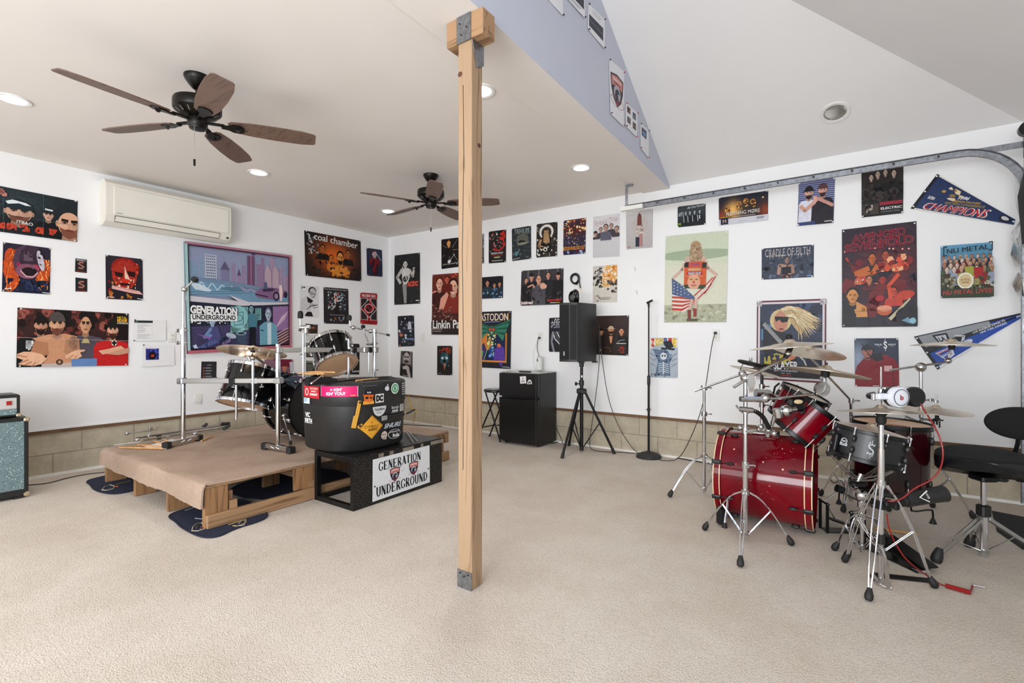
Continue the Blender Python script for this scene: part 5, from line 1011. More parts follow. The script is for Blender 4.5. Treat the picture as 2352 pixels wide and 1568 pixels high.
a.poly([(.45, .44), (.62, .44), (.62, .66), (.45, .66)], '98963c', .2); a.poly([(.62, .46), (.8, .46), (.8, .66), (.62, .66)], '9c1c20', .1)
a.blobs(0, .62, 1, .86, 60, .05, ['4c5034', '7c7c60', '30382c', 'b0a890', '5a4c2c'], .2, 5); a.C(.46, .7, .16, 'e0dcd0'); a.C(.46, .7, .13, 'c8b488'); a.T('NU METAL', .46, .68, .18, .04, '7a4c2c', .03); a.T('LIVES', .46, .73, .14, .035, '7a4c2c', .03); a.R(0, .84, 1, 1, '28341f', .3)
a.T('NU METAL', .5, .12, .8, .09, '12141c', .06, rot=-3); a.Ln([(.1, .05), (.04, .06), (.04, .22), (.1, .215)], .02, '12141c'); a.Ln([(.9, .02), (.96, .015), (.96, .16), (.9, .165)], .02, '12141c'); a.T('NU METAL LIVES!', .5, .9, .95, .08, 'b83c34', .03, rot=-2, sh=.1)
poster('crowd_poster', 'square sky-blue poster of a painted crowd around a bass drum', 'R', (2160, 564.8, 2279, 556, 2277.5, 682, 2160.7, 684.5), a, bg='5c98b8', bg2='3c4434', noise=.12, seed=51)
def pennant(name, label, px, art, seed, **k):
    n = PLANES['R'][1]; TL, BL, TIPT, TIPB = [wallpt('R', px[i], px[i+1]) for i in (0, 2, 4, 6)]
    root = thing(name, (TL+BL+TIPT)/3+n*.001, label, 'pennant')
    mp = lambda s, t, d: (TL*(1-s)+TIPT*s)*(1-t)+(BL*(1-s)+TIPB*s)*t+n*(.005+d)
    artmesh('felt_triangle', art, mp, root, back=.002, **k)
    q = n.to_track_quat('Z', 'Y')
    for s, t in ((.015, .06), (.015, .5), (.015, .94), (.985, .5)):
        e = bpy.data.objects.new('pushpin', pinmesh('w')); COL.objects.link(e); e.parent = root
        e.location = mp(s, t, .001)-ROOTLOC[root.name]; e.rotation_mode = 'QUATERNION'; e.rotation_quaternion = q
a = A(1.6); a.R(.0, 0, .035, 1, '14161c'); a.R(.035, 0, 1, .035, 'd8d4c8'); a.R(.035, .965, 1, 1, 'd8d4c8')
a.blobs(.12, .1, .4, .5, 14, .05, ['b08c4c', 'd8c8a0', '8a6c38'], .1, 3)
k0 = len(a.L)
a.T('1996', .42, .56, .10, .085, 'dcdcdc', .03, sh=.12); a.T('FLORIDA PANTHERS', .47, .65, .26, .05, 'c89c30', .01); a.T('EASTERN CONFERENCE', .47, .72, .38, .055, 'a88c38', .01)
a.T('CHAMPIONS', .42, .865, .60, .165, 'b02028', .05, sh=.1, halo='d8d4d0')
for k_ in range(k0, len(a.L)): P_, F_, c_, n_ = a.L[k_]; a.L[k_] = ([(x, 1-(1-y)/(1-.955*x)) for x, y in P_], F_, c_, n_)
a.T('EASTERN', .12, .6, .07, .09, 'd8d8d8', .03); a.E(.9, .5, .06, .35, '14181f'); a.E(.9, .45, .04, .2, 'c8c8c8')
pennant('sports_pennant', 'blue triangular pennant reading 1996 champions in red, upper of two', (2152.5, 399.5, 2091, 479, 2332, 504, 2328, 517), a, 1, bg='1c2c54', bg2='22345c', noise=.1)
a = A(1.7); a.R(0, 0, .035, 1, '15161a'); a.poly([(.035, 0), (1, 0), (1, .25), (.035, .2)], '1a1b20'); a.poly([(.035, .03), (.7, .06), (.7, .4), (.035, .36)], '8c9094', .1); a.poly([(.035, .36), (1, .3), (1, .5), (.035, .55)], '17181c'); a.poly([(.035, .55), (1, .5), (1, .94), (.035, .94)], '24489c', .1); a.R(.035, .94, 1, 1, 'd8d8dc')
a.poly([(.16, .08), (.3, .12), (.28, .5), (.18, .5)], '101114'); a.poly([(.18, .14), (.28, .17), (.26, .44), (.19, .44)], 'b8bcc0'); a.T('LA', .225, .28, .06, .16, '16171a', .04); a.poly([(.08, .6), (.26, .6), (.24, .88), (.14, .92)], 'c8ccd8'); a.poly([(.1, .66), (.24, .64), (.22, .82), (.14, .86)], '24489c'); a.T('NEW YORK', .17, .64, .15, .07, 'b02028', .03); a.T('RANGERS', .17, .76, .12, .08, 'd8d8dc', .02)
a.Ln([(.35, .3), (.42, .42), (.38, .6), (.44, .75)], .03, 'c0c4c8'); a.E(.42, .7, .05, .1, 'c0c4c8', .3); k0 = len(a.L); a.T('LOS ANGELES KINGS VS.', .67, .465, .32, .045, 'dcdce0', .02); a.T('NEW YORK RANGERS', .70, .525, .26, .045, 'd4dcec', .02)
for k_ in range(k0, len(a.L)): P_, F_, c_, n_ = a.L[k_]; a.L[k_] = ([(x, .5+(y-.5)/(1-.97*x)) for x, y in P_], F_, c_, n_)
a.R(.93, .3, .97, .6, 'a8acb0')
pennant('sports_pennant', 'black, grey and blue triangular two-team hockey pennant, lower of two', (2099, 772.7, 2153, 849, 2350, 717.5, 2352, 727), a, 2, bg='24489c', noise=.08)
a = A(.85); a.R(.0, 0, 1, 1, '5a1428'); a.R(.02, .02, .98, .98, 'd0c8cc'); a.R(.05, .045, .95, .955, '2a3448', .15); a.R(.07, .3, .25, .5, '4c7ca8', .1); a.blobs(.06, .05, .94, .4, 24, .1, ['26304c', '364466', '1a2236'], .2, 3, 1.5)
a.E(.36, .25, .16, .14, 'c8b484', .2)
a.poly([(.3, .13), (.45, .07), (.62, .09), (.78, .16), (.9, .27), (.8, .27), (.86, .36), (.7, .33), (.66, .44), (.56, .34), (.46, .22)], 'b89c70', .35)
for i in range(34):
    t = i/33; o_ = .02*math.sin(i*2.3); a.Ln([(.36+.1*t, .11+.1*t), (.5+.06*t, .09+.14*t+o_), (.68-.06*t, .14+.18*t), (.92-.3*t*t+o_, .24+.27*t+o_)], .012, ['d8caa0', 'b89c6c', 'e8dcc0', '8c6c44', 'c8b080'][i % 5], .2, w2=.004)
a.E(.36, .27, .1, .13, 'b87c64', .1); a.poly([(.27, .2), (.48, .21), (.46, .27), (.38, .28), (.34, .24), (.29, .27)], '0c0c10'); a.E(.37, .36, .035, .012, '6a2c28')
a.poly([(.1, .36), (.3, .38), (.52, .42), (.6, .62), (.58, .95), (.2, .95), (.1, .6)], '14161e', .3); a.Ln([(.12, .3), (.36, .52)], .06, '8c8c8c'); 
for i in range(9): a.Ln([(.13+.025*i, .31+.022*i), (.17+.025*i, .29+.022*i)], .005, '1c1c20')
a.poly([(.12, .72), (.3, .66), (.5, .7), (.52, .8), (.3, .82), (.12, .82)], 'b0a444', .1); a.blobs(.14, .68, .5, .82, 16, .035, ['24305c', '1c2038'], .1, 4); a.E(.5, .68, .09, .06, 'c07854'); a.E(.3, .86, .1, .12, '6a3424', .2); a.Ln([(.6, .66), (.7, .74), (.8, .93), (.9, .94)], .02, 'c8c8c0'); a.R(.74, .7, .93, .93, '1c2434', .1); a.poly([(.05, .8), (.95, .8), (.95, .955), (.05, .955)], '16161c', .1)
a.T('SLAYER', .44, .81, .36, .1, 'd8d8dc', .03, rot=-2); a.T('JEFF HANNEMAN', .44, .88, .34, .028, 'c8c8cc', .02); a.T('1964 - 2013', .44, .908, .14, .014, 'b0b0b0', .01); a.R(.38, .93, .52, .94, 'a82020')
for x, y in ((.03, .03), (.97, .03), (.97, .97), (.03, .97)): a.blobs(x-.05 if x > .5 else 0, y-.05 if y > .5 else 0, 1 if x > .5 else .08, 1 if y > .5 else .07, 9, .05, ['d8d0d4', 'b8aeb4'], .05, 5)
poster('band_poster', 'large framed-look poster of long-haired blond guitarist behind the red kit cymbals', 'R', (1738.8, 691.4, 1898, 685.7, 1897, 880, 1737.5, 870), a, bg='2a3448', noise=.1, grid=(26, 30), seed=52, curl=.006)
a = A(.88); a.E(.56, .92, .62, .6, '7a1520', .15); a.poly([(.06, 1), (.05, .7), (.2, .5), (.5, .42), (.85, .45), (1, .6), (1, 1)], '7c1620', .15); a.poly([(.34, .36), (.62, .28), (.66, .44), (.5, .48)], '1a1c28', .2); a.man(.3, .27, .24, .24, 'a86c60', '1c1a22', None, cap='23242e'); a.Ln([(.18, .12), (.4, .42), (.46, .2)], .02, '18141c'); a.Ln([(.28, .42), (.52, .34)], .02, '301018'); a.T('PAUL', .56, .13, .17, .035, 'd0d0d4', .02); a.T('GRAY', .86, .13, .18, .035, 'd0d0d4', .02); a.T('S', .71, .14, .08, .15, 'd8d8dc', .03); a.Ln([(.71, .02), (.70, .07)], .012, 'd8d8dc'); a.Ln([(.72, .21), (.71, .26)], .012, 'd8d8dc'); a.words(.53, .165, .6, .175, 1, 'b0b0b0'); a.words(.82, .165, .9, .175, 1, 'b0b0b0'); a.Ln([(.42, .98), (.55, .98)], .015, 'e0d8d8'); a.Ln([(.85, .55), (.88, 1)], .01, '4c0c14')
poster('band_poster', 'poster of man in dark red sweater and headband, right of the blond guitarist', 'R', (1962, 776.8, 2063.4, 776.3, 2065.4, 889, 1964, 887), a, bg='1c2438', bg2='38405c', glows=[(.08, .45, .2, .3, 'a0b0c8', .8)], noise=.12, seed=53)
# ---------- papers on the gable wall
kp = dict(cat='paper', curl=.006, noise=.02, bg='e2e2e6')
poster('pinned_paper', 'white sheet cut off by the top edge of photo, leftmost on the gable', 'G', (1230, -82, 1292, -14, 1292, 38, 1232, -30), None, seed=60, pins='--k-', **kp)
a = A(.8); a.R(.12, .1, .95, .72, '1c2436'); a.words(.12, .8, .8, .92, 3, '9a9aa2')
poster('pinned_paper', 'white sheet with dark photo at the very top of the gable', 'G', (1300, -66, 1341, -20, 1341, 43, 1303, 0), a, seed=61, pins='--k-', **kp)
a = A(.8); a.words(.25, .08, .9, .25, 5, '9090a0', 3, .3); a.R(.06, .36, .9, .8, '151e34'); a.Ln([(.12, .55), (.84, .6)], .01, 'b0b8c8')
poster('pinned_paper', 'white page with dark navy block high on the gable', 'G', (1350, 8, 1387.6, 45, 1387, 113, 1349, 68), a, seed=62, pins='kkkk', **kp)
def shield(a, cx, cy, w, h, full=1):
    a.poly([(cx-.5*w, cy-.42*h), (cx, cy-.5*h), (cx+.5*w, cy-.42*h), (cx+.46*w, cy+.0*h), (cx+.3*w, cy+.3*h), (cx, cy+.5*h), (cx-.3*w, cy+.3*h), (cx-.46*w, cy)], '1e1c30')
    a.poly([(cx-.43*w, cy-.37*h), (cx, cy-.44*h), (cx+.43*w, cy-.37*h), (cx+.4*w, cy-.08*h), (cx, cy-.16*h), (cx-.4*w, cy-.08*h)], 'c87c74')
    a.E(cx, cy+.08*h, .27*w, .24*h, 'a8a8b0'); a.poly([(cx-.2*w, cy+.2*h), (cx-.12*w, cy-.02*h), (cx+.1*w, cy-.06*h), (cx+.22*w, cy+.06*h), (cx+.05*w, cy+.08*h), (cx+.12*w, cy+.3*h), (cx, cy+.42*h)], '242238')
    a.poly([(cx-.2*w, cy+.32*h), (cx+.2*w, cy+.32*h), (cx, cy+.46*h)], '8c2030'); a.ring(cx, cy+.34*h, .55*w, .03*w, 'a84048', sy=.28); a.T('GENERATION', cx, cy-.3*h, .66*w, .1*h, 'e8d8d4', .03); a.T('UNDERGROUND', cx, cy-.2*h, .5*w, .05*h, '6a2430', .02); return a
poster('shield_print', 'white sheet with large red and black shield emblem on the gable', 'G', (1398, 134.5, 1432.5, 165, 1431, 291.5, 1400.6, 262), shield(A(.7), .5, .47, .88, .6), seed=63, pins='krrk', **kp)
a = A(.7)
for i, (x, y, c) in enumerate(((.1, .08, '4c2c24'), (.58, .12, '34507c'), (.12, .5, '5a5058'), (.6, .52, '48483c'))): a.R(x, y, x+.28, y+.26, c, .3); a.blobs(x+.03, y+.03, x+.25, y+.23, 5, .07, ['a8886c', '1c1c24'], seed=i)
poster('photo_sheet', 'white sheet with four small square photos on the gable', 'G', (1436.7, 236, 1463, 259.6, 1460.8, 316, 1436, 290), a, seed=64, pins='rrrk', **kp)
a = A(.7); a.R(.15, .1, .72, .42, '3a3048'); a.E(.45, .28, .2, .08, '5c88b8')
poster('photo_sheet', 'white sheet with one small blue photo, lowest on the gable', 'G', (1470, 283, 1489, 299.7, 1488.4, 363.5, 1469.8, 340), a, seed=65, pins='kkrr', **kp)
# ================================================================== LEFT SIDE: amp, riser, black kit
ca = onz(66, 1141); xf = ca.x; yr = ca.y
t = thing('speaker_cabinet', ((XL+xf)/2, yr-.4, 0), 'tall black bass cabinet with blue-green sparkle grille at the left edge', 'speaker cabinet')
hcab = zat(957, (xf, yr, 0))
bx((xf-.40, yr-.66, .015), (xf, yr, hcab), 'body', M_blackp, t, bev=.008)
bx((xf-.002, yr-.635, .075), (xf+.006, yr-.028, hcab-.03), 'grille', M_spark, t)
for y in (yr-.012, yr-.648):
    for z in (.03, hcab-.018): B().box((xf-.008, y, z), (.04, .036, .036), None, .008).build('corner_guard', mat('brass_corner', (.75, .62, .45), .3, 1.0), t)
for y in (yr-.06, yr-.6): B().box((xf-.03, y, .009), (.05, .05, .018)).build('rubber_foot', M_rubber, t)
h0 = hcab+.006; yh_ = yr-.045; hh = zat(905, (xf-.02, yh_, 0))-h0
t = thing('amplifier_head', (xf-.15, yh_-.3, h0), 'small black amplifier head with silver control panel, on the sparkle cabinet', 'amplifier')
bx((xf-.28, yh_-.57, h0), (xf-.02, yh_, h0+hh), 'body', M_blackp, t, bev=.01)
bx((xf-.021, yh_-.55, h0+hh*.40), (xf-.016, yh_-.022, h0+hh*.86), 'control_panel', mat('silver_panel', 'c9c8c6', .35, .3), t)
bx((xf-.021, yh_-.55, h0+hh*.12), (xf-.015, yh_-.022, h0+hh*.36), 'grille', M_spark, t)
bx((xf-.021, yh_-.55, h0+hh*.36), (xf-.013, yh_-.022, h0+hh*.40), 'trim_strip', M_alu, t)
for i in range(6): B().cyl((xf-.016, yh_-.235-i*.05, h0+hh*.62), (xf+.002, yh_-.235-i*.05, h0+hh*.62), .016, .013, 16).build('knob', M_blackp if i % 1 == 0 else M_white, t)
for i in range(2): B().cyl((xf-.016, yh_-.235-i*.05, h0+hh*.62), (xf-.011, yh_-.235-i*.05, h0+hh*.62), .021, n=16).build('knob_skirt', M_paper, t)
B().box((xf-.012, yh_-.065, h0+hh*.64), (.008, .03, .032)).build('power_switch', mat('red_rocker', 'a01818', .3), t, label='red rocker switch')
B().box((xf-.014, yh_-.18, h0+hh*.6), (.006, .022, .012)).build('jack', M_dark, t)
B().tube([(xf-.08, yh_-.42, h0+hh), (xf-.08, yh_-.38, h0+hh+.02), (xf-.08, yh_-.28, h0+hh+.022), (xf-.08, yh_-.22, h0+hh)], .009, 6, 1).build('carry_handle', M_white, t)
for z in (h0+.014,): B().box((xf-.028, yh_-.008, z), (.03, .03, .03), None, .006).build('corner_guard', MATS['brass_corner'], t)

# ---- drum riser of pallet wood
c1 = onz(480, 1213); c2 = onz(232, 1109)
rx1 = c1.x; ry0 = (c1.y+c2.y)/2; rx0 = c2.x; ZR = .302
e3 = onz(996, 987, ZR-.01); ry1 = e3.y
ris = thing('drum_riser', ((rx0+rx1)/2, (ry0+ry1)/2, 0), 'low drum riser of pallet wood topped with taupe carpet', 'drum riser')
bx((rx0, ry0+.004, ZR-.035), (rx1, ry1, ZR-.018), 'plywood_deck', M_palx, ris)
# carpet top with sagging front flap
b = B(); nx, ny = 60, 40; V = []; F = []
prof_ = [(ry0+.0+(ry1-ry0-.02)*(1-j/30), ZR) for j in range(31)]+[(ry0-.01, ZR-.006), (ry0-.022, ZR-.02), (ry0-.028, ZR-.04), (ry0-.03, ZR-.07), (ry0-.032, ZR-.10), (ry0-.034, ZR-.125), (ry0-.036, ZR-.143)]
R = random.Random(5)
for i in range(nx+1):
    x = rx0-.012+(rx1-rx0+.03)*i/nx; 
    for j, (y, z) in enumerate(prof_):
        wv = .004*math.sin(x*6+y*3)+.003*math.sin(x*13-y*7); 
        ee = .03 if j > 30 else 1
        zz = z+(wv*.8 if j <= 30 else 0)
        if j >= 36: zz += .008*math.sin(x*9)+R.uniform(-.004, .004)+(.0 if x < rx1-.1 else -.01)
        V.append((x+(.008*math.sin(y*11)+R.uniform(-.004, .004) if i == nx and j <= 30 else 0), y+(.006*math.sin(x*7) if j > 31 else 0), zz))
m_ = len(prof_)
for i in range(nx):
    for j in range(m_-1): F.append((i*m_+j, i*m_+j+1, (i+1)*m_+j+1, (i+1)*m_+j))
k = len(V); V += [(x, y-(.0 if y > ry0 else -.012), z-(.014 if y >= ry0 else 0)) for x, y, z in V[:k]]
F += [tuple(k+q for q in f[::-1]) for f in F[:nx*(m_-1)]]
for i in range(nx): F += [(i*m_+m_-1, i*m_+m_-1+k, (i+1)*m_+m_-1+k, (i+1)*m_+m_-1), (i*m_, (i+1)*m_, (i+1)*m_+k, i*m_+k)]
for j in range(m_-1): F += [(j, j+k, j+1+k, j+1), (nx*m_+j, nx*m_+j+1, nx*m_+j+1+k, nx*m_+j+k)]
b.add(V, F).build('carpet_cover', M_brown, ris, ang=60)
b = B(); b.tube([(rx1+.004, ry0+.02+(ry1-ry0-.04)*i/40, ZR-.014+R.uniform(-.003, .003)) for i in range(41)], .006, 5); b.build('frayed_edge', mat('jute_backing', '8a6a48', .9, var=.3, vscale=60), ris)
# stringer boards and legs
lx = [rx0+.02, onz(310, 1139).x, onz(392, 1173).x, rx1-.02]
for i, x in enumerate(lx):
    bx((x-.018, ry0+.0, .002), (x+.018, ry0+.15, ZR-.036), 'leg', M_palz, ris, bev=.003)
    for y in (ry0+.78, ry0+1.5, ry1-.12): bx((x-.018, y-.07, .002), (x+.018, y+.07, ZR-.036), 'leg', M_palz, ris, bev=.003)
yl_ = onz(650, 1148).y
bx((rx1-.020, yl_-.0, .095), (rx1-.0165+.015, yl_+.12, ZR-.036), 'leg', M_palz, ris, bev=.003)
bx((rx1-.0012, ry0+.003, .003), (rx1+.034, ry1-.0, .093), 'bottom_rail', M_paly, ris, bev=.004)
bx((rx0-.03, ry0+.02, .003), (rx0+.002, ry1, .093), 'bottom_rail', M_paly, ris, bev=.004)
for z0, y in ((.12, ry0+.17), (.12, ry0+.80), (.12, ry0+1.5)):
    bx((rx0+.05, y, z0), (rx1-.04, y+.03, z0+.09), 'cross_rail', M_palx, ris, bev=.003)
for y in (ry0+.16, yl_+.125): bx((rx1-.03, y, .075), (rx1+.002, y+.05, .15), 'cleat', M_paly, ris)
bx((rx1-.14, ry1-.04, .18), (rx1+.01, ry1+.02, ZR-.002), 'corner_block', M_palx, ris, bev=.008)

# ---- navy car mats under the riser
def floormat(poly_px, label, logo, seed, pts=None):
    P = [onz(u, v) for u, v in poly_px] if pts is None else [Vector(p) for p in pts]
    for _ in range(2):
        q = []; n = len(P)
        for i in range(n): q += [P[i]*.75+P[(i+1) % n]*.25, P[i]*.25+P[(i+1) % n]*.75]
        P = q
    c = sum(P, Vector())/len(P); t = thing('floor_mat', (c.x, c.y, 0), label, 'floor mat', None)
    B().prism([(p.x, p.y) for p in P], (0, 0, .002), *AX, .006).build('mat_pad', M_navy, t)
    B().tube([(p.x, p.y, .006) for p in P]+[(P[0].x, P[0].y, .006)], .005, 6).build('edge_binding', mat('navy_binding', '0f1730', .8, var=.2), t)
    for i, (ps, w_, colr) in enumerate(logo):
        b = B(); b.tube([onz(u, v, .009) for u, v in ps], w_, 5); b.build('stitched_emblem', mat('stitch_'+colr, colr, .8, var=.1), t)
lg = [([(441, 1219), (443, 1210), (452, 1202), (462, 1200), (474, 1207), (470, 1214), (455, 1219), (441, 1219)], .004, 'b0a890'), ([(450, 1212), (456, 1206)], .005, '6a5a3c'), ([(460, 1215), (466, 1206)], .005, '6a5a3c'), ([(466, 1212), (478, 1211)], .007, 'b0482c'),
      ([(525, 1205), (545, 1198), (565, 1193), (562, 1202), (545, 1208), (535, 1207)], .005, 'a88c50'), ([(540, 1208), (560, 1206), (566, 1196), (556, 1194), (548, 1202)], .0035, 'b4b0b0'), ([(425, 1172), (452, 1163)], .003, 'a8a8ac'), ([(448, 1190), (470, 1192)], .003, 'a8a8ac')]
floormat([(384, 1188), (400, 1178), (440, 1166), (500, 1150), (560, 1146), (600, 1170), (619, 1184), (600, 1198), (540, 1215), (500, 1236), (460, 1236), (415, 1213), (404, 1200)], 'dark navy car mat with stitched emblem under the near corner of the riser', lg, 1)
lg = [([(234, 1125), (240, 1118), (252, 1113), (264, 1116), (260, 1122), (245, 1126), (234, 1125)], .005, 'b0a890'), ([(262, 1118), (272, 1117)], .007, 'b0482c'), ([(268, 1112), (300, 1104)], .007, '6a5a3c')]
floormat([(196, 1107), (214, 1100), (260, 1090), (300, 1098), (330, 1110), (318, 1124), (290, 1132), (255, 1137), (215, 1127), (208, 1115)], 'dark navy car mat poking out at the far left of the riser', lg, 2)
floormat(None, 'navy mat lying in the dark beneath the riser', [], 3, [(rx1-.9, ry0+.45, 0), (rx1-.15, ry0+.5, 0), (rx1-.1, ry0+1.4, 0), (rx1-.9, ry0+1.4, 0)])
tp = onz(1022, 1052)
floormat(None, 'tip of a navy mat showing behind the black road box', [], 4, [(tp.x+.02, tp.y, 0), (tp.x-.2, tp.y+.12, 0), (tp.x-.4, tp.y+.02, 0), (tp.x-.2, tp.y-.12, 0)])

# ---- black diamond plate box with sign
q1 = onz(820, 1175); q2 = onz(714, 1146); q3 = onz(1009, 1104.5)
bx0, bx1, by0, by1 = max(q2.x, rx1+.038), (q1.x+q3.x)/2, (q1.y+q2.y)/2, q3.y; bz = .385
rb = thing('metal_step_box', ((bx0+bx1)/2, (by0+by1)/2, 0), 'black diamond-plate step box with band sign, standing right of the riser', 'step box')
b = B(); tt = .035
for x in (bx0+tt/2, bx1-tt/2):
    for y in (by0+tt/2, by1-tt/2): b.box((x, y, bz/2), (tt, tt, bz))
for z in (tt/2, bz-tt/2):
    for x in (bx0+tt/2, bx1-tt/2): b.box((x, (by0+by1)/2, z), (tt-.002, by1-by0-2*tt, tt))
    for y in (by0+tt/2, by1-tt/2): b.box(((bx0+bx1)/2, y, z), (bx1-bx0-2*tt, tt-.002, tt))
b.build('angle_frame', M_blackm, rb)
bx((bx0, by0-.003, bz), (bx1+.003, by1, bz+.006), 'top_plate', M_tread, rb)
bx((bx1+.0005, by0, .004), (bx1+.004, by1, bz-.001), 'side_plate', M_tread, rb)
bx((bx0+.02, by1-.006, .004), (bx1-.02, by1-.002, bz-.002), 'end_plate', M_tread, rb)
for i, (ya_, yb_) in enumerate(((.05, .1), (.16, .2), (.30, .42), (.5, .53), (.62, .78))):
    bx((bx1+.0045, by0+.18+ya_, bz-.035), (bx1+.0055, by0+.18+yb_, bz-.005), 'worn_tape', mat('worn_tape', '847a6e', .6, var=.3), rb)
PLANES['S'] = (Vector((bx1+.006, 0, 0)), Vector((1, 0, 0)))
a = Art(1.75); a.serif('GENERATION', .46, .21, .74, .2, '17181c'); a.serif('UNDERGROUND', .5, .8, .9, .22, '17181c')
shield(a, .36, .5, .17, .36); shield(a, .69, .49, .17, .36); a.blobs(.05, .3, .9, .7, 5, .01, ['3c3c40'], seed=4)
root = thing('sign_panel', (bx1+.006, (by0+by1)/2, .1), 'white metal sign lettered in black with two shields, fixed on the step box', 'sign')
cs = [wallpt('S', *p) for p in ((856, 1055.4), (986, 1022), (987, 1106.7), (855.3, 1152.5))]
mp_ = lambda s, t, d: cs[0]*((1-s)*(1-t))+cs[1]*(s*(1-t))+cs[2]*(s*t)+cs[3]*((1-s)*t)+Vector((.0025+d, 0, 0))
artmesh('sign_plate', a, mp_, root, bg='d2d4d6', noise=.04, back=.002, seed=3)
for s, t in ((.03, .65), (.97, .62)): B().cyl(mp_(s, t, 0), mp_(s, t, .004), .006, n=10).build('screw', M_dark, root)

# ---- black trap case with stickers
cx, cy, hx_, hy_, rc = -3.385, 2.635, .30, .375, .26; cz0, cz1 = bz+.007, .932
def rrect(hx, hy, r, n=10):
    P = []
    for (sx, sy, a0) in ((1, -1, -90), (1, 1, 0), (-1, 1, 90), (-1, -1, 180)):
        rr_ = r if not (sx == -1 and sy == -1) else r*.35
        for i in range(n+1):
            a = math.radians(a0+90*i/n); P.append((cx+sx*(hx-rr_)+rr_*math.cos(a), cy+sy*(hy-rr_)+rr_*math.sin(a)))
    return P
tc_ = thing('drum_hardware_case', (cx, cy, cz0), 'large black rounded plastic drum case covered in stickers on the step box', 'case')
zl = cz1-.175
def ringstack(levels):
    b = B(); V = []; F = []; n = None
    for z, ins in levels:
        P = rrect(hx_-ins, hy_-ins, rc-ins*.5); n = len(P); V += [(x, y, z) for x, y in P]
    for j in range(len(levels)-1):
        for i in range(n): F.append((j*n+i, j*n+(i+1) % n, (j+1)*n+(i+1) % n, (j+1)*n+i))
    F += [tuple(range(n-1, -1, -1)), tuple(range((len(levels)-1)*n, len(levels)*n))]
    return b.add(V, F)
ringstack([(cz0, .05), (cz0+.012, .03), (cz0+.03, .018), (zl, .006)]).build('body', M_case, tc_, ang=50)
ringstack([(zl-.002, .003), (zl+.004, 0), (cz1-.02, 0), (cz1-.006, .006), (cz1, .02)]).build('lid', M_case, tc_, ang=50)
per = rrect(hx_, hy_, rc, 24); cum = [0]
for i in range(len(per)): a_ = Vector((*per[i], 0)); b_ = Vector((*per[(i+1) % len(per)], 0)); cum.append(cum[-1]+(b_-a_).length)
def perpt(s, off):
    s %= cum[-1]; i = 0
    while cum[i+1] < s: i += 1
    f = (s-cum[i])/max(1e-9, cum[i+1]-cum[i]); a_ = Vector((*per[i], 0)); b_ = Vector((*per[(i+1) % len(per)], 0)); d = (b_-a_).normalized()
    return a_.lerp(b_, f)+Vector((d.y, -d.x, 0))*off
def case_s(u):
    best = None
    for k in range(900):
        s = cum[-1]*k/900; p = perpt(s, 0); n = perpt(s, 1)-p
        if n.dot(p) > 0: continue      # faces away
        e = abs((p.dot(RT)/p.dot(VW))*FOC+W_/2-u)
        if best is None or e < best[0]: best = (e, s, p)
    return best[1], best[2]
def sticker(px, name, art, bg, dd=None, tilt=0, **k):
    u0, v0, u1, v1 = px; s0, p0_ = case_s(u0); s1, p1_ = case_s(u1); sm, pm = case_s((u0+u1)/2)
    if s1 < s0: s1 += cum[-1]
    zt_, zb_ = zat(v0, pm), zat(v1, pm)
    def mp(s, t, d):
        z = zt_+(zb_-zt_)*t; ss = s0+(s1-s0)*s
        if tilt == 45: ss = (s0+s1)/2+(s-t)*(s1-s0)/2; z = (zt_+zb_)/2+(s+t-1)*-(zt_-zb_)/2*-1*-1
        off = .0035 if z > zl else .0; ins = (.006 if z > zl else 0)
        q = perpt(ss, off-(0 if z > zl else .007*(0.6+(zl-z)/(zl-cz0)))+.0035+d); return Vector((q.x, q.y, z))
    return artmesh(name, art, mp, tc_, bg=bg, grid=(0, 0) if bg in ('262627', '232323', '2c2c2c', '303030') else (10, 6), noise=.02, step=.0002, back=.001, **k)
a = Art(.9); a.E(.2, .5, .11, .3, 'e8dcd8'); a.E(.2, .5, .07, .24, 'b8202c'); a.T('DO IT RIGHT', .66, .2, .5, .14, 'ead8d4', .03); a.T('HAVE A', .66, .42, .35, .14, 'ead8d4', .03); a.T('KNIGHT', .66, .68, .5, .2, 'ead8d4', .05)
sticker((700, 886, 735, 914), 'sticker', a, 'b8202c')
a = Art(3.2); a.R(0, 0, 1, .05, 'd8d0d4'); a.R(0, .95, 1, 1, 'd8d0d4'); a.R(0, 0, .012, 1, 'd8d0d4'); a.R(.988, 0, 1, 1, 'd8d0d4'); a.T("> KIN'", .47, .32, .3, .3, 'f0e4ea', .04, rot=-2); a.T("KIN' YOU?", .45, .7, .5, .32, 'f0e4ea', .04, rot=-2); a.R(.82, .84, .94, .92, 'd8a050')
sticker((739, 887, 822, 911), 'sticker', a, 'cc1c66')
a = Art(1); a.words(.1, .2, .6, .8, 3, '60a0c8'); sticker((700, 911, 713, 926), 'sticker', a, 'c8d4dc')
a = Art(1.2); a.T('VIC', .4, .28, .6, .4, 'dcdcdc', .04); a.T('FIRTH', .5, .76, .9, .4, 'dcdcdc', .04); sticker((699, 944, 717, 973), 'sticker', a, '232323')
a = Art(.75); a.poly([(.3, .02), (.82, .06), (.76, .36), (.24, .3)], '1c2030'); a.poly([(.02, .32), (.95, .38), (.98, .46), (.05, .42)], 'c8581c'); a.poly([(.1, .42), (.9, .46), (.85, .8), (.5, .86), (.12, .78)], 'c8682c'); a.poly([(.05, .76), (.95, .78), (.98, 1), (.02, 1)], 'd89c40'); a.E(.35, .56, .14, .08, '1c1c2c'); a.E(.7, .58, .1, .06, '1c1c2c'); a.T('Rolla', .53, .2, .35, .12, 'd8d8d8', .02)
sticker((832, 894, 858, 928), 'sticker', a, '303030')
a = Art(1); a.T('DC', .5, .5, .85, .75, '2a2a2a', .1); sticker((861, 904, 880, 924), 'sticker', a, 'd4d2ce')
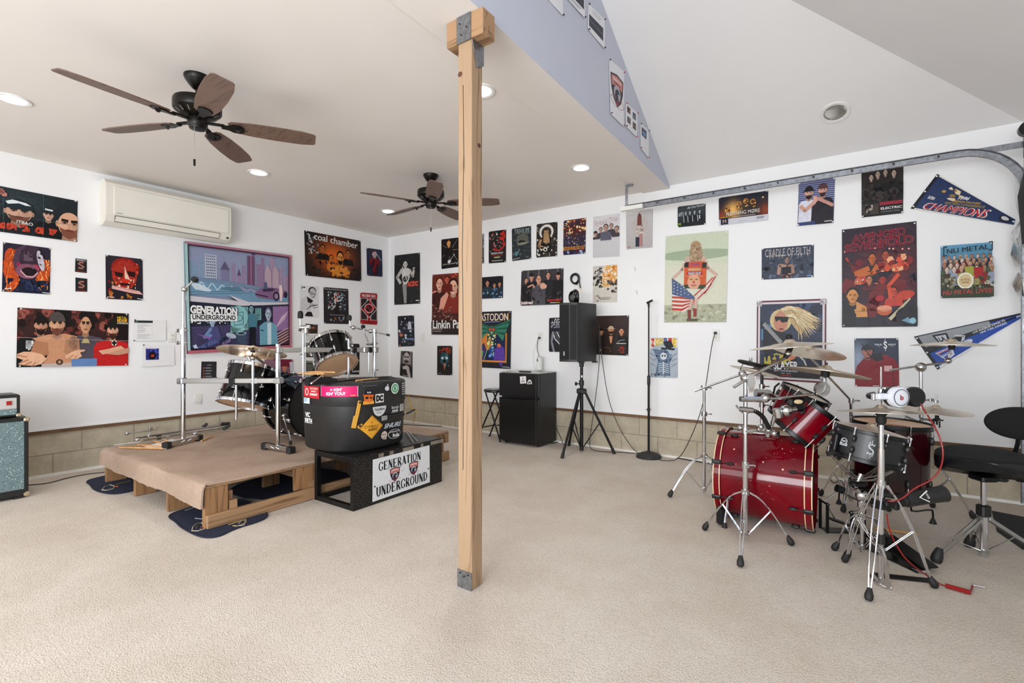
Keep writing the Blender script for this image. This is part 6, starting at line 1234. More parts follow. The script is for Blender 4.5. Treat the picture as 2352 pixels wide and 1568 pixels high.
a = Art(.8); a.E(.5, .62, .44, .32, 'c4c8ce'); a.C(.98, .52, .18, '262627'); a.E(.6, .16, .1, .13, 'c4c8ce', rot=30); sticker((882, 881, 894, 898), 'sticker', a, '262627')
a = Art(1); a.C(.5, .5, .5, 'd4d8d0'); a.C(.5, .5, .4, '2a8a5c'); a.C(.5, .5, .27, 'd4d8d0'); a.T('B', .5, .5, .3, .4, '2a8a5c', .06); sticker((897, 879, 914, 904), 'sticker', a, '262627')
a = Art(.7)
for i in range(6): a.words(.05, .02+.16*i, 1, .1+.16*i, 1, 'c8c8c8', i, .9)
sticker((920, 878, 931, 908), 'sticker', a, '262627')
a = Art(1.3); a.E(.5, -.02, .5, 1.0, 'c8cacb', a0=0, a1=180); a.Ln([(.06, .62), (.12, .1)], .01, '262626'); a.T('TAVERN', .5, .3, .74, .26, '1c1c1c', .03); a.words(.3, .55, .7, .7, 2, '808284', 3); sticker((856, 933, 887, 956), 'sticker', a, '2c2c2c')
a = Art(1.3); a.T('bands', .55, .3, .7, .36, 'd8d8d8', .0); a.T('suck', .55, .68, .6, .32, 'd8d8d8', .03); a.words(.15, .9, .9, .98, 1, 'c0c0c0'); sticker((895, 929, 918, 948), 'sticker', a, '262627')
a = Art(.5); a.words(.1, .05, .9, .95, 5, '303030', 3, .5); sticker((919, 927, 927, 943), 'sticker', a, 'd0d0d0')
a = Art(4); a.T('SHURE', .5, .5, .98, .85, 'a0a8b0', .05, sh=.15); sticker((883, 969, 922, 982), 'sticker', a, '262627')
a = Art(1.5); a.ring(.5, .5, .49, .03, 'd8d8d8', sy=.62); a.T('FLORIDADRUMS', .5, .28, .8, .14, 'd0d0d0', .03); a.T('Rolla', .6, .64, .5, .34, 'd8d8d8', .04); sticker((892, 984, 921, 1008), 'sticker', a, '1c1c1e')
a = Art(.8); a.E(.5, .45, .48, .45, 'b8aaa0', .4); a.poly([(.3, .6), (.9, .6), (.8, 1), (.3, .9)], 'a89a90', .4); a.E(.3, .4, .1, .06, '3c3430'); a.E(.65, .42, .1, .06, '3c3430'); sticker((876, 990, 891, 1010), 'sticker', a, '262627')
a = Art(1); a.words(.05, .3, .95, .7, 1, 'b8b8b8', 2, .5); sticker((830, 884, 882, 886), 'sticker', a, '262627')
# diamond sticker
s0, _ = case_s(826); s1, _ = case_s(880); sm_, pm = case_s(853); zt2_, zb2_ = zat(954, pm), zat(1008, pm)
def mpd(s, t, d):
    ss = (s0+s1)/2+(s-t)*(s1-s0)/2; z = (zt2_+zb2_)/2-(s+t-1)*(zt2_-zb2_)/2
    q = perpt(ss, -.008-.006*(zl-z)/(zl-cz0)+.006+d); return Vector((q.x, q.y, z))
a = Art(1); c45 = .92
a.Ln([(.05, .05), (.95, .05), (.95, .95), (.05, .95), (.05, .05)], .02, '6a4a18')
def t45(txt, dx, dy, w, h, c):      # text laid level on the diamond
    V_, F_ = glyphs(txt, 0.0 if 'M' in txt else .02); P = []
    for p, q in V_:
        X = dx+p*w; Y = dy+q*h; P.append((.5+(X+Y)/1.0, .5+(Y-X)/1.0))
    a.L.append((P, F_, lin(c), 0))
t45('CYMBALS', 0, -.03, .62, .11, '2a1c10'); t45('AHEAD', .04, .1, .42, .12, '2a1c10'); t45('PR', 0, -.2, .1, .06, 'b05018')
artmesh('diamond_sticker', a, mpd, tc_, bg='d89c34', grid=(10, 10), noise=.03, step=.0002, back=.001)
# yellow latch strap, handle
def strap(px, wd_, m, name, off=.012):
    pts = []
    for u, v in px: s, p = case_s(u); q = perpt(s, off); pts.append(Vector((q.x, q.y, zat(v, q))))
    b = B(); n_ = (perpt(case_s(px[0][0])[0], 1)-perpt(case_s(px[0][0])[0], 0)).normalized()
    for i in range(len(pts)-1):
        d = (pts[i+1]-pts[i]); l = d.length; d.normalize(); b.box((pts[i]+pts[i+1])/2, (wd_, l, .006), (d.cross(n_), d, n_), .002)
    return b.build(name, m, tc_, label='yellow latch strap' if m is M_yel else None)
M_strap = mat('yellow_strap', 'c8922c', .5, var=.1)
strap([(826, 920), (819, 957)], .028, M_strap, 'latch_strap'); strap([(817, 955), (811, 983)], .036, M_strap, 'latch_strap', .016); strap([(821, 982), (832, 975)], .024, M_strap, 'latch_strap', .008)
for u, v in ((826, 924), (826, 978)):
    s, p = case_s(u); q = perpt(s, .014); q2_ = perpt(s, .022); B().cyl((q.x, q.y, zat(v, q)), (q2_.x, q2_.y, zat(v, q)), .009, n=12).build('rivet', M_dark, tc_)
strap([(876, 960), (900, 955), (924, 951)], .022, M_blackp, 'handle', .02); strap([(872, 961), (884, 958.5)], .036, mat('grey_clip', '8a8a88', .4), 'handle_clip', .026)
# things lying on the case
def stick(p, q, label, r=.0075, m=M_tan, group='drumsticks', name='drumstick'):
    p = Vector(p); q = Vector(q); d = (q-p)
    b = B(); b.tube([p, p+d*.78, p+d*.93, p+d*.95, p+d*.975, p+d], [r*.97, r, r*.6, r*.5, r*.75, r*.45], 8)
    return b.build(name, m, None, label=label, cat='drumstick' if name == 'drumstick' else 'rod', group=group)
def ontop(u, v, z): return onz(u, v, z)
zt3 = cz1+.01
stick(ontop(818, 874, zt3), ontop(868, 869, zt3), 'orange drumstick lying on top of the stickered case')
for i, (p, q) in enumerate(((((700+70), 876), (860, 867)), ((790, 873), (905, 866)), ((800, 871), (900, 864)), ((835, 874), (910, 869)))):
    stick(ontop(*p, zt3-.003+.003*i), ontop(*q, zt3-.003+.003*i), 'thin black practice rod on the stickered case, '+('farthest left', 'rearmost right', 'middle of the right bundle', 'nearest the orange drumstick tip')[i], .006, M_blackp, 'black rods on the case', 'black_rod')
bg_ = thing('stick_bag', ontop(745, 872, cz1), 'black padded stick bag slumped on the case top beside the raised tom', 'bag')
b = B(); pp = [ontop(u, v, cz1+.02) for u, v in ((705, 876), (735, 874), (775, 873))]; b.tube(pp, [.035, .03, .012], 10, 1); b.build('bag_body', M_velour, bg_)
for u0, v0, u1, v1 in ((690, 872, 712, 864), (715, 880, 740, 862)): B().tube([ontop(u0, v0, cz1+.035), ontop(u1, v1, cz1+.05)], .006, 6).build('clip', M_chrome2, bg_)
for i, (u0, v0, u1, v1) in enumerate(((684, 858, 745, 861), (704, 854, 770, 862))):
    p = atd(u0, v0, 4.05); q = atd(u1, v1, 3.98); q.z = p.z = cz1+.055+.012*i; stick(q, p, ['lighter drumstick resting over the stick bag, nearer one', 'second drumstick resting over the stick bag, behind'][i])

# ---- drum, cymbal, stand builders
def drum(name, label, cat, c, ax, r, h, shell, hoop, top, bot, n=8, lugm=None, base=None, hoopw=.03, claws=False, lug2=True, group=None, inlay=None, vent=True):
    c = Vector(c); x, y, z = frame(ax); t = thing(name, base or (c.x, c.y, c.z-h/2 if abs(z.z) > .5 else c.z-r), label, cat, group)
    lugm = lugm or M_chrome
    B().lathe([(r-.006, -h/2), (r, -h/2), (r, h/2), (r-.006, h/2)], c, z, 48, True).build('shell', shell, t)
    for s, m, nm in ((1, top, 'batter_head'), (-1, bot, 'resonant_head')):
        b = B(); o = c+z*(s*(h/2+.003))
        b.lathe([(r+.006, -s*.006), (r+.006, 0), (r-.006, s*.002), (0.001, 0)], o, z, 48); b.build(nm, m, t)
    for s in (1, -1):
        o = c+z*(s*h/2); hw = hoopw*s
        if claws: pr = [(r+.004, -hw*.35), (r+.016, -hw*.35), (r+.016, hw*.65), (r+.004, hw*.65)]
        else: pr = [(r+.008, -hw*.5), (r+.014, -hw*.5), (r+.014, -hw*.38), (r+.0105, -hw*.3), (r+.0105, hw*.4), (r+.016, hw*.5), (r+.008, hw*.5)]
        ho = B().lathe(pr, o, z, 48, True).build('hoop', hoop, t)
        if inlay:
            for zz in ((hw*.60, .003), (hw*-.28, .003)): B().lathe([(r+.0162, zz[0]-zz[1]), (r+.0168, zz[0]-zz[1]), (r+.0168, zz[0]+zz[1]), (r+.0162, zz[0]+zz[1])], o, z, 48, True).build('inlay', inlay, ho)
    for i in range(n):
        a = 2*PI*(i+.5)/n; d = x*math.cos(a)+y*math.sin(a); tn = z.cross(d)
        for s in (1, -1):
            lo = h*.5-.075 if h > .2 else h*.2
            b = B(); p = c+d*(r+.008)+z*(s*lo)
            b.add(*ell(p, tn, z, d, .011, .026 if h > .2 else .02, .014)); b.build('lug', lugm, t)
            b = B(); rr_ = r+.016; b.cyl(c+d*rr_+z*(s*(lo+.02)), c+d*rr_+z*(s*(h/2+hoopw*.3)), .0033, n=6); 
            b.cyl(c+d*rr_+z*(s*(h/2+hoopw*.3)), c+d*rr_+z*(s*(h/2+hoopw*.3+.012)), .006, n=8)
            if claws: b.box(c+d*(r+.018)+z*(s*(h/2+hoopw*.2)), (.03, hoopw*1.3, .022), (tn, z, d), .006); 
            b.build('claw' if claws else 'tension_rod', lugm if claws else M_chrome, t)
    return t, x, y, z
def ell(c, X, Y, Z, a, b_, d_):
    V = []; F = []; n = 8; m = 6
    for j in range(m+1):
        ph = PI*j/m
        for i in range(n):
            th = 2*PI*i/n; V.append(c+X*(a*math.sin(ph)*math.cos(th))+Z*(d_*math.sin(ph)*math.sin(th))+Y*(b_*-math.cos(ph)))
    for j in range(m):
        for i in range(n): F.append((j*n+i, j*n+(i+1) % n, (j+1)*n+(i+1) % n, (j+1)*n+i))
    return V, F
def cymbal(label, c, nrm, r, m=M_brass, group='crash and ride cymbals', name='cymbal', bell=.16, cat='cymbal'):
    pr = [(.03, .19), (.08, .19), (bell*.65, .17), (bell, .11), (bell+.05, .098), (.5, .062), (.8, .022), (1, -.012), (1, -.02), (.8, .012), (.5, .052), (bell+.05, .086), (bell, .098), (bell*.65, .158), (.03, .176)]; pr = [(a_*r, h_*r) for a_, h_ in pr]
    b = B(); b.lathe([(a_, h_-.07*r) for a_, h_ in pr], c, nrm, 64, True)
    return b.build(name, m, None, label=label, cat=cat, group=group, loc=c, ang=30)
def tilt(r=0, v=0): return (UP+RT*r+VW*v).normalized()
def stand_base(t, x, y, z0, hub, feet, low=.03, m=M_chrome, bow=.5, pr=.013, dbl=.011):
    c = Vector((x, y, z0)); B().cyl(c+UP*low, c+UP*(hub+.03), pr, n=14).build('lower_tube', m, t)
    B().cyl(c+UP*(hub-.015), c+UP*(hub+.02), pr+.009, n=14).build('leg_collar', M_chrome2, t)
    B().cyl(c+UP*(low+.02), c+UP*(low+.045), pr+.007, n=14).build('brace_collar', M_chrome2, t)
    for f in feet:
        f = Vector((f[0], f[1], z0)); d = (f-c); L = d.length; d.normalize(); s = Vector((-d.y, d.x, 0))
        a0 = c+d*.022+UP*hub; a2 = f-d*.035+UP*.035; mid = a0.lerp(a2, bow)+UP*.035+d*.01
        leg = B()
        for q in (-1, 1): leg.tube([a0+s*q*dbl, a0.lerp(mid, .5)+UP*.018+s*q*dbl, mid+s*q*dbl, mid.lerp(a2, .5)+UP*.006+s*q*dbl*.8, a2+s*q*dbl*.3], .0042, 6, 1)
        lg_ = leg.build('leg', m, t)
        B().lathe([(.010, .035), (.014, .02), (.019, .004), (.019, -.014), (.012, -.024)], a2+d*.01-UP*.008, (-d*.5+UP).normalized(), 12).build('rubber_foot', M_rubber, lg_)
        br = B()
        for q in (-1, 1): br.tube([c+d*.02+UP*(low+.03)+s*q*.006, mid-UP*.005+s*q*.006], .003, 6)
        br.build('brace', m, t)
def clamp(t, p, r=.02, name='clamp', m=None):
    p = Vector(p); b = B(); b.cyl(p-UP*.018, p+UP*.018, r, n=14); b.cyl(p, p+RT*.045-VW*.01, .005, n=8); b.box(p+RT*.05-VW*.012, (.008, .028, .012), (RT, VW, UP), .002); b.cyl(p-VW*.02, p-VW*.035, .009, n=10)
    return b.build(name, m or M_chrome2, t)
def boom(t, a, b_, r=.0065, name='boom_arm', m=M_chrome2): return B().cyl(a, b_, r, n=10).build(name, m, t)
def topper(t, p, nrm, h=.05, felt=True):
    n = Vector(nrm).normalized(); p = Vector(p)
    B().cyl(p-n*.05, p+n*.03, .0045, n=8).build('tilter_rod', M_chrome, t)
    if felt:
        B().lathe([(.018, -.022), (.019, -.008)], p-n*.0, n, 16).build('felt_washer', M_black, t)

# ---- black kit on the riser
ZR2 = ZR+.003
bc = onz(725, 938, .30) 
KB = Vector((-4.48, 2.83, ZR2+.315))
drum('bass_drum', 'glossy black bass drum on the riser, behind the stickered case', 'drum', KB, (1, 0, 0), .295, .40, M_gloss, M_gloss, M_dark, M_head, 10, M_chrome, hoopw=.04, claws=True)
bt = bpy.data.objects['bass_drum']
for s, u in ((-1, 0),):
    f0 = KB+Vector((.12, -.29, -.06)); b = B(); f1 = onz(667, 1020, ZR2+.01); b.tube([f0, f1+UP*.03], .010, 8); o = b.build('spur', M_chrome, bt); B().lathe([(.012, .03), (.016, 0)], f1, UP, 10).build('spur_foot', M_rubber, o); B().ball(f0, .022).build('spur_bracket', M_chrome2, bt)
FT = atd(572, 887, 4.72); ax1 = (UP+RT*.12+VW*.36).normalized()
drum('floor_tom', 'black floor tom hung on the lower rack bar at left', 'drum', FT, ax1, .222, .35, M_gloss, M_chrome, M_head, M_tanhead, 8, M_chrome, base=(FT.x, FT.y, ZR2))
T2 = atd(766, 812, 4.68); ax2 = (UP*.80-RT*.42+VW*.42).normalized()
drum('rack_tom', 'black rack tom tilted steeply above the stickered case', 'drum', T2, ax2, .18, .25, M_gloss, M_chrome, M_head, M_tanhead, 8, M_chrome, base=(T2.x, T2.y, ZR2))
# rack
rk = thing('drum_rack', (-4.5, 2.4, ZR2), 'chrome drum rack with square grey bars and T feet on the riser', 'drum rack')
PA = onz(421, 1019, ZR2); PBp = onz(640, 1034, ZR2); PC = Vector((-3.88, 3.2, ZR2))
def foot(p, d, L=.36):
    p = Vector(p); d = Vector(d).normalized(); s = Vector((-d.y, d.x, 0))
    B().box(p+UP*.035, (L, .045, .042), (d, s, UP), .003).build('foot_bar', M_alu, rk)
    for q in (-1, 1): B().box(p+UP*.028+d*q*(L/2-.01), (.055, .062, .056), (d, s, UP), .006).build('foot_cap', M_rubber, rk)
    for q in (-.03, .04): B().tube([p+UP*.03-s*.03+d*(q-.02), p+UP*.045-s*.045+d*q, p+UP*.03-s*.03+d*(q+.02)], .005, 6).build('wing_bolt', M_chrome, rk)
fa, fb = onz(384, 1029, ZR2), onz(455, 1012, ZR2); foot((fa+fb)/2+Vector((0, 0, 0)), fb-fa); PA = Vector(((fa.x+fb.x)/2, (fa.y+fb.y)/2, ZR2))
fa, fb = onz(610, 1031, ZR2), onz(668, 1041, ZR2); foot((fa+fb)/2, fb-fa); PBp = Vector(((fa.x+fb.x)/2, (fa.y+fb.y)/2, ZR2))
for p, zt_ in ((PA, zat(752, PA)), (PBp, zat(790, PBp)), (PC, zat(756, PC))):
    B().cyl(p+UP*.04, (p.x, p.y, zt_), .020 if p is not PC else .019, n=20).build('upright_tube', M_chrome, rk)
zb1 = zat(874, PA); zb1b = zat(873, PBp); zb2_ = zat(803.5, PBp); zb2c = zat(803, PC)
LA, LB = Vector((PA.x, PA.y, zb1))-VW*.03, Vector((PBp.x, PBp.y, zb1b))-VW*.03
UA, UB = Vector((PBp.x, PBp.y, zb2_))-VW*.035, Vector((PC.x, PC.y, zb2c))-VW*.035
def sqbar(a, b_, w_=.042, name='cross_bar', m=M_alu):
    d = (b_-a); L = d.length; d.normalize(); s = UP.cross(d).normalized(); bb = B(); bb.box((a+b_)/2, (L, w_, w_), (d, s, d.cross(s)), .003)
    for q in (-.007, .007): bb.box((a+b_)/2-s*(w_/2+.001)+UP*q*1.4, (L*.98, .003, .006), (d, s, d.cross(s))); bb.box((a+b_)/2+s*(w_/2+.001)+UP*q*1.4, (L*.98, .003, .006), (d, s, d.cross(s)))
    return bb.build(name, m, rk)
sqbar(LA, LB); sqbar(UA, UB)
def bclamp(a, b_, u, m=M_chrome2, w_=.06):
    p = segu(a, b_, u); d = (b_-a).normalized(); s = UP.cross(d).normalized()
    B().box(p, (w_, .065, .055), (d, s, UP), .006).build('bar_clamp', m, rk); return p
for u, m in ((418, M_chrome2), (588, M_chrome2), (640, M_chrome2)): bclamp(LA, LB, u, m)
bclamp(LA, LB, 537, M_blackm)
for u, m in ((641, M_chrome2), (703, M_alu), (812, M_blackm), (848, M_blackm), (862, M_chrome2), (838, M_chrome2)): bclamp(UA, UB, u, m, .045)
def vt(a, b_, u, v0, v1, r=.011, off=-.03, m=M_chrome, name='mount_tube'):
    p = segu(a, b_, u)-VW*-off; z0_, z1_ = zat(v0, p), zat(v1, p); B().cyl((p.x, p.y, z1_), (p.x, p.y, z0_), r, n=12).build(name, m, rk); return Vector((p.x, p.y, z0_))
vt(LA, LB, 547, 884, 963, .011); p583 = vt(LA, LB, 585, 822, 940, .011)
p700 = vt(UA, UB, 700, 765, 866, .010); p803 = vt(UA, UB, 803, 778, 866, .011); vt(UA, UB, 849, 805, 868, .006); 
for u in (537, 601): B().lathe([(.003, 0), (.006, -.012), (.02, -.022), (.02, -.026)], segu(LA, LB, u)-UP*.03, UP, 10).build('wing_screw', M_chrome, rk)
for u in (692,): B().lathe([(.003, 0), (.006, -.01), (.014, -.02), (.014, -.024)], segu(UA, UB, u)-UP*.03, UP, 10).build('wing_screw', M_chrome, rk)
# left upright boom
dA = dep(PA)
def at_(u, v, d): return atd(u, v, d)
for v in (759, 787): B().cyl(at_(412, v, dA), at_(430, v, dA), .012, n=10).build('memory_clamp', M_chrome2, rk); B().cyl(at_(407, v, dA), at_(410, v, dA), .018, n=10).build('wing_bolt', M_chrome2, rk)
B().cyl((PA.x, PA.y, zat(752, PA)), at_(421, 660, dA), .0095, n=10).build('boom_tube', M_chrome2, rk)
B().ball(at_(424, 664, dA), .028).build('tilter_joint', M_chrome2, rk); B().cyl(at_(424, 664, dA), at_(444, 645, dA), .008, n=10).build('tilter_arm', M_chrome, rk)
B().lathe([(.008, -.02), (.028, -.012), (.032, 0), (.028, .02), (.012, .032)], at_(447, 643, dA), (RT*.4+UP*.9), 16).build('felt_cap', M_black, rk)
B().cyl(at_(418, 757, dA)-UP*.04, at_(418, 757, dA), .024, n=14).build('collar', M_alu, rk)
# top left felt and T
for q, (u, v) in enumerate(((690, 712),)):
    d7 = dep(p700); B().cyl(at_(690, 732, d7), at_(690, 748, d7), .007).build('tilter_rod', M_chrome2, rk)
    B().lathe([(.02, 0), (.024, .01), (.024, .045), (.018, .06), (.012, .066)], at_(690, 731, d7), UP, 16).build('felt_cap', M_black, rk)
    B().cyl(at_(690, 752, d7), at_(712, 751, d7), .018, n=12).build('tilter_joint', M_chrome2, rk); B().cyl(at_(688, 760, d7), at_(692, 752, d7), .012, n=10).build('wing_bolt', M_blackp, rk); B().cyl(at_(703, 764, d7), at_(703, 752, d7), .016, n=12).build('collar', M_alu, rk)
d8 = dep(PC)
boom(rk, at_(804, 750, d8), at_(893, 769, d8), .0075); B().cyl(at_(888, 768, d8), at_(895, 770, d8), .012, n=10).build('end_cap', M_blackp, rk)
for u, v in ((812, 752), (851, 760), (862, 762)): B().ball(at_(u, v, d8), .022).build('boom_joint', M_chrome2, rk)
B().cyl(at_(803, 735, d8), at_(805, 748, d8), .007).build('tilter_rod', M_chrome2, rk); B().lathe([(.018, 0), (.023, .01), (.022, .04), (.012, .055)], at_(802, 736, d8), (UP+RT*.1), 16).build('felt_cap', M_black, rk)
B().tube([at_(835, 752, d8), at_(838, 765, d8), at_(846, 784, d8)], .008, 8).build('hook_arm', M_chrome2, rk); B().ball(at_(834, 750, d8), .022).build('felt_cap', M_black, rk)
B().cyl(at_(800, 776, d8)-VW*.03, at_(800, 776, d8)+VW*.03, .028, n=16).build('tom_bracket', M_chrome2, rk); boom(rk, at_(785, 776, d8), at_(803, 776, d8), .012)
for u, v in ((848, 790), (860, 788), (862, 848)): B().cyl(at_(u-6, v, d8), at_(u+8, v, d8), .012, n=10).build('memory_clamp', M_chrome2, rk)
# cymbal of the black kit
ck = at_(581, 803, 4.34); nk = tilt(.03, .25)
cymbal('large bronze cymbal of the black kit in front of the banner', ck, nk, .28, M_brass2)
topper(rk, ck, nk); B().cyl(ck-nk*.0, ck+nk*.05, .007, n=10).build('wing_nut', M_black, rk)
B().cyl(p583, ck-nk*.045, .008, n=10).build('tilter_arm', M_chrome2, rk); B().ball(p583, .022).build('tilter_joint', M_chrome2, rk); B().cyl(at_(570, 818, 4.32), at_(575, 828, 4.32), .012).build('wing_bolt', M_chrome2, rk)
boom(rk, at_(588, 820, 4.34), at_(606, 834, 4.42), .012)
# folded stand lying on the riser
fs = thing('folded_cymbal_stand', onz(400, 1005, ZR2), 'folded chrome cymbal stand lying flat on the riser near the left wall', 'cymbal stand')
def rz(u, v, h=.03): return onz(u, v, ZR2+h)
for i, (p, q, r_) in enumerate((((312, 1006), (520, 974), .011), ((330, 1010), (525, 980), .008), ((385, 1000), (505, 984), .009), ((262, 1022), (322, 1014), .004), ((290, 996), (360, 986), .006))):
    B().cyl(rz(*p, .02+.015*(i % 3)), rz(*q, .02+.012*(i % 2)), r_, n=10).build(['lower_tube', 'leg', 'leg', 'tilter_rod', 'boom_arm'][i], M_chrome2, fs)
for u, v in ((292, 995), (315, 1010), (342, 1000), (346, 984), (448, 996)): B().ball(rz(u, v, .04), .022, sq=.8).build('wing_joint', M_chrome2, fs)
B().cyl(rz(340, 1005, .05), rz(348, 980, .05), .009).build('wing_joint', M_chrome, fs)
for p, q in (((508, 974), (528, 972)), ((515, 984), (526, 978)), ((468, 980), (474, 974))): B().cyl(rz(*p, .03), rz(*q, .03), .02, .017, n=10).build('rubber_foot', M_rubber, fs)
B().box(rz(365, 1004, .02), (.03, .03, .04)).build('rubber_foot', M_rubber, fs)
for i, (p, q, l) in enumerate((((272, 1027), (375, 1030), 'drumstick nearest the riser front edge by the left rack foot'), ((315, 1021), (382, 1026), 'drumstick second from the riser edge by the left rack foot'), ((352, 1012), (385, 1022), 'short-looking drumstick fanned out by the left rack foot'), ((374, 1008), (392, 1016), 'drumstick fanned farthest back by the left rack foot'), ((491, 1000), (462, 1012), 'drumstick poking out right of the left rack foot'))):
    stick(rz(*q, .008+.001*i), rz(*p, .008+.001*i), l, .0075)
b = B(); P = [rz(u, v, .003) for u, v in ((330, 1026), (395, 1008), (420, 1012), (380, 1032))]; b.add(P+[p+UP*.001 for p in P], [(3, 2, 1, 0), (4, 5, 6, 7), (0, 1, 5, 4), (1, 2, 6, 5), (2, 3, 7, 6), (3, 0, 4, 7)]); b.build('paper_sheet', M_paper, None, label='white paper lying under the drumsticks on the riser', cat='paper')
# cables
def cable(name, pts, r, m, label, cat='cable', n=6, sm=2, grp=None): return B().tube(pts, r, n, sm).build(name, m, None, label=label, cat=cat, group=grp)
zc = .006
cable('floor_cable', [onz(60, 1114, zc), onz(110, 1110, zc), onz(150, 1098, zc), onz(200, 1088, zc), onz(240, 1084, zc)], .004, M_blackp, 'thin black cable along the floor from the cabinet to the riser')
cable('floor_cable', [onz(915, 973, zc), onz(950, 976, zc), onz(1000, 978, zc), onz(1050, 981, zc), onz(1110, 986, zc)], .005, M_blackp, 'black cable on the floor by the back wall, left of the stool')
w0 = at_(934, 912, 4.6)
cable('yellow_cable', [at_(937, 908, 4.45), at_(941, 925, 4.5), at_(945, 940, 4.5), at_(953, 938, 4.5), at_(956, 948, 4.5), onz(949, 970, ZR+.008), onz(946, 972, ZR+.006)], .004, M_yel, 'yellow cable looping behind the stickered case')
cable('plug_lead', [at_(934, 950, 4.42), at_(953, 940, 4.48)], .008, M_blackp, 'short black connector lead beside the yellow cable')
for u0, v0, u1, v1, l in ((933, 990, 949, 1015, 'grey metal rod leaning out behind the case, left one'), (935, 988, 958, 1012, 'grey metal rod leaning out behind the case, right one')):
    B().cyl(onz(u1, v1, bz+.016), onz(u0, v0, bz+.03), .005, n=8).build('metal_rod', M_alu, None, label=l, cat='rod')
# ================================================================== STOOL, FRIDGE, SPEAKER, MICROPHONE STAND
sx, sy = -3.765, 5.03; szt = zat(893, (sx, sy, 0))
st = thing('folding_stool', (sx, sy, 0), 'black round folding stool tucked left of the mini fridge', 'stool')
B().lathe([(.001, szt-.035), (.14, szt-.035), (.15, szt-.025), (.15, szt-.008), (.14, szt), (.001, szt+.002)], (sx, sy, 0), n=32).build('seat', M_vinyl, st)
B().lathe([(.001, 0), (.05, .0015)], (sx-.0, sy-.03, szt+.001), n=16).build('seat_patch', M_paper, st)
for (a, b_) in (((-.10, -.09), (.12, -.10)), ((.12, -.11), (-.15, -.13)), ((-.10, .07), (.12, .09)), ((.12, .09), (-.14, .11))):
    leg = B().cyl((sx+a[0]*.9, sy+a[1], szt-.035), (sx+b_[0]*1.25, sy+b_[1], .012), .010, n=10).build('leg', M_blackm, st); B().cyl((sx+b_[0]*1.25, sy+b_[1], 0), (sx+b_[0]*1.25, sy+b_[1], .02), .013, n=10).build('rubber_foot', M_rubber, leg)
for z, x0, x1 in ((.19, -.09, .09),): 
    for y in (-.1, .09): pass
B().cyl((sx-.115, sy-.12, .16), (sx-.09, sy+.10, .16), .007).build('cross_rung', M_blackm, st); B().cyl((sx+.10, sy-.10, .2), (sx+.10, sy+.09, .2), .007).build('cross_rung', M_blackm, st)
fc = onz(1235, 1030); fl = onz(1154, 1014); fx1, fx0 = fc.x, fl.x+.01; fy0 = fc.y; fz = zat(857, fc)
fr = thing('mini_fridge', ((fx0+fx1)/2, fy0+.22, 0), 'black two-door mini fridge against the back wall', 'refrigerator')
fzs = fz*.66
bx((fx0, fy0+.055, .02), (fx1, YB-.02, fz-.008), 'cabinet_body', M_blackp, fr, bev=.008)
bx((fx0, fy0+.05, fz-.012), (fx1, YB-.02, fz), 'top_panel', mat('grey_top', 'b8b8b6', .3, .0, var=.05), fr, bev=.003, label='light top panel')
M_fd = mat('fridge_door', '101011', .3, var=.25, vscale=3, bump=.15, bscale=350)
dl = bx((fx0, fy0, .045), (fx1, fy0+.05, fzs-.012), 'lower_door', M_fd, fr, bev=.008); du = bx((fx0, fy0, fzs+.006), (fx1, fy0+.05, fz-.012), 'freezer_door', M_fd, fr, bev=.008)
for z, p in ((fzs-.022, dl), (fzs+.012, du)): B().box(((fx0+fx1)/2-.02, fy0-.006, z), (.30, .014, .012), None, .004).build('handle', M_blackm, p)
bx((fx1-.028, fy0-.003, .05), (fx1-.02, fy0, fz-.02), 'edge_trim', mat('grey_trim', '4a4a4a', .3, .5), fr)
for x in (fx0+.05, fx1-.05):
    for y in (fy0+.09, YB-.08): B().cyl((x, y, 0), (x, y, .03), .015, n=12).build('levelling_foot', M_blackp, fr)
PLANES['F'] = (Vector((0, fy0-.001, 0)), Vector((0, -1, 0)))
def fsticker(name, px, art, label, bg):
    c = [wallpt('F', *p) for p in px]; mp = lambda s, t, d: c[0]*((1-s)*(1-t))+c[1]*(s*(1-t))+c[2]*(s*t)+c[3]*((1-s)*t)+Vector((0, -.001-d, 0))
    o = artmesh(name, art, mp, fr, bg=bg, grid=(4, 4), noise=.02); o['label'] = label
a = Art(.9); a.T('Y', .5, .35, .25, .3, '2a2a2c', .05); a.T('DARK', .5, .66, .6, .16, '2a2a2c', .05); a.words(.2, .82, .8, .9, 1, '808080')
fsticker('sticker', ((1194, 864.5), (1208, 863.5), (1209, 880), (1195, 881)), a, 'white square sticker', 'dedada')
a = Art(1.2); a.E(.5, 1, .5, 1, 'e4e4e4', a0=180, a1=360); a.E(.5, .9, .33, .6, '1a1a1c', a0=180, a1=360); a.Ln([(.4, .5), (.6, .85)], .1, 'e4e4e4'); a.R(.1, .86, .9, 1, 'e4e4e4')
fsticker('sticker', ((1211, 872), (1222, 871.5), (1222, 881.5), (1211, 882)), a, 'round-topped white sticker', '141415')
rc_ = onz(1206, 853, fz+.01)
B().box(rc_+Vector((.0, .0, -.001)), (.16, .04, .016), None, .004).build('remote_control', M_blackp, None, label='black remote control lying on the mini fridge', cat='remote')
wp = thing('white_canister', ony(1239, 851, 5.22), 'white narrow box with leaf print standing on the fridge below the outlet', 'air purifier')
wx = ony(1239, 851, 5.22).x; zt5 = zat(818, (wx, 5.22, 0))
b = B(); b.box((wx, 5.22, (fz+zt5)/2+.001), (.068, .06, zt5-fz), None, .018); b.build('canister_body', M_white, wp)
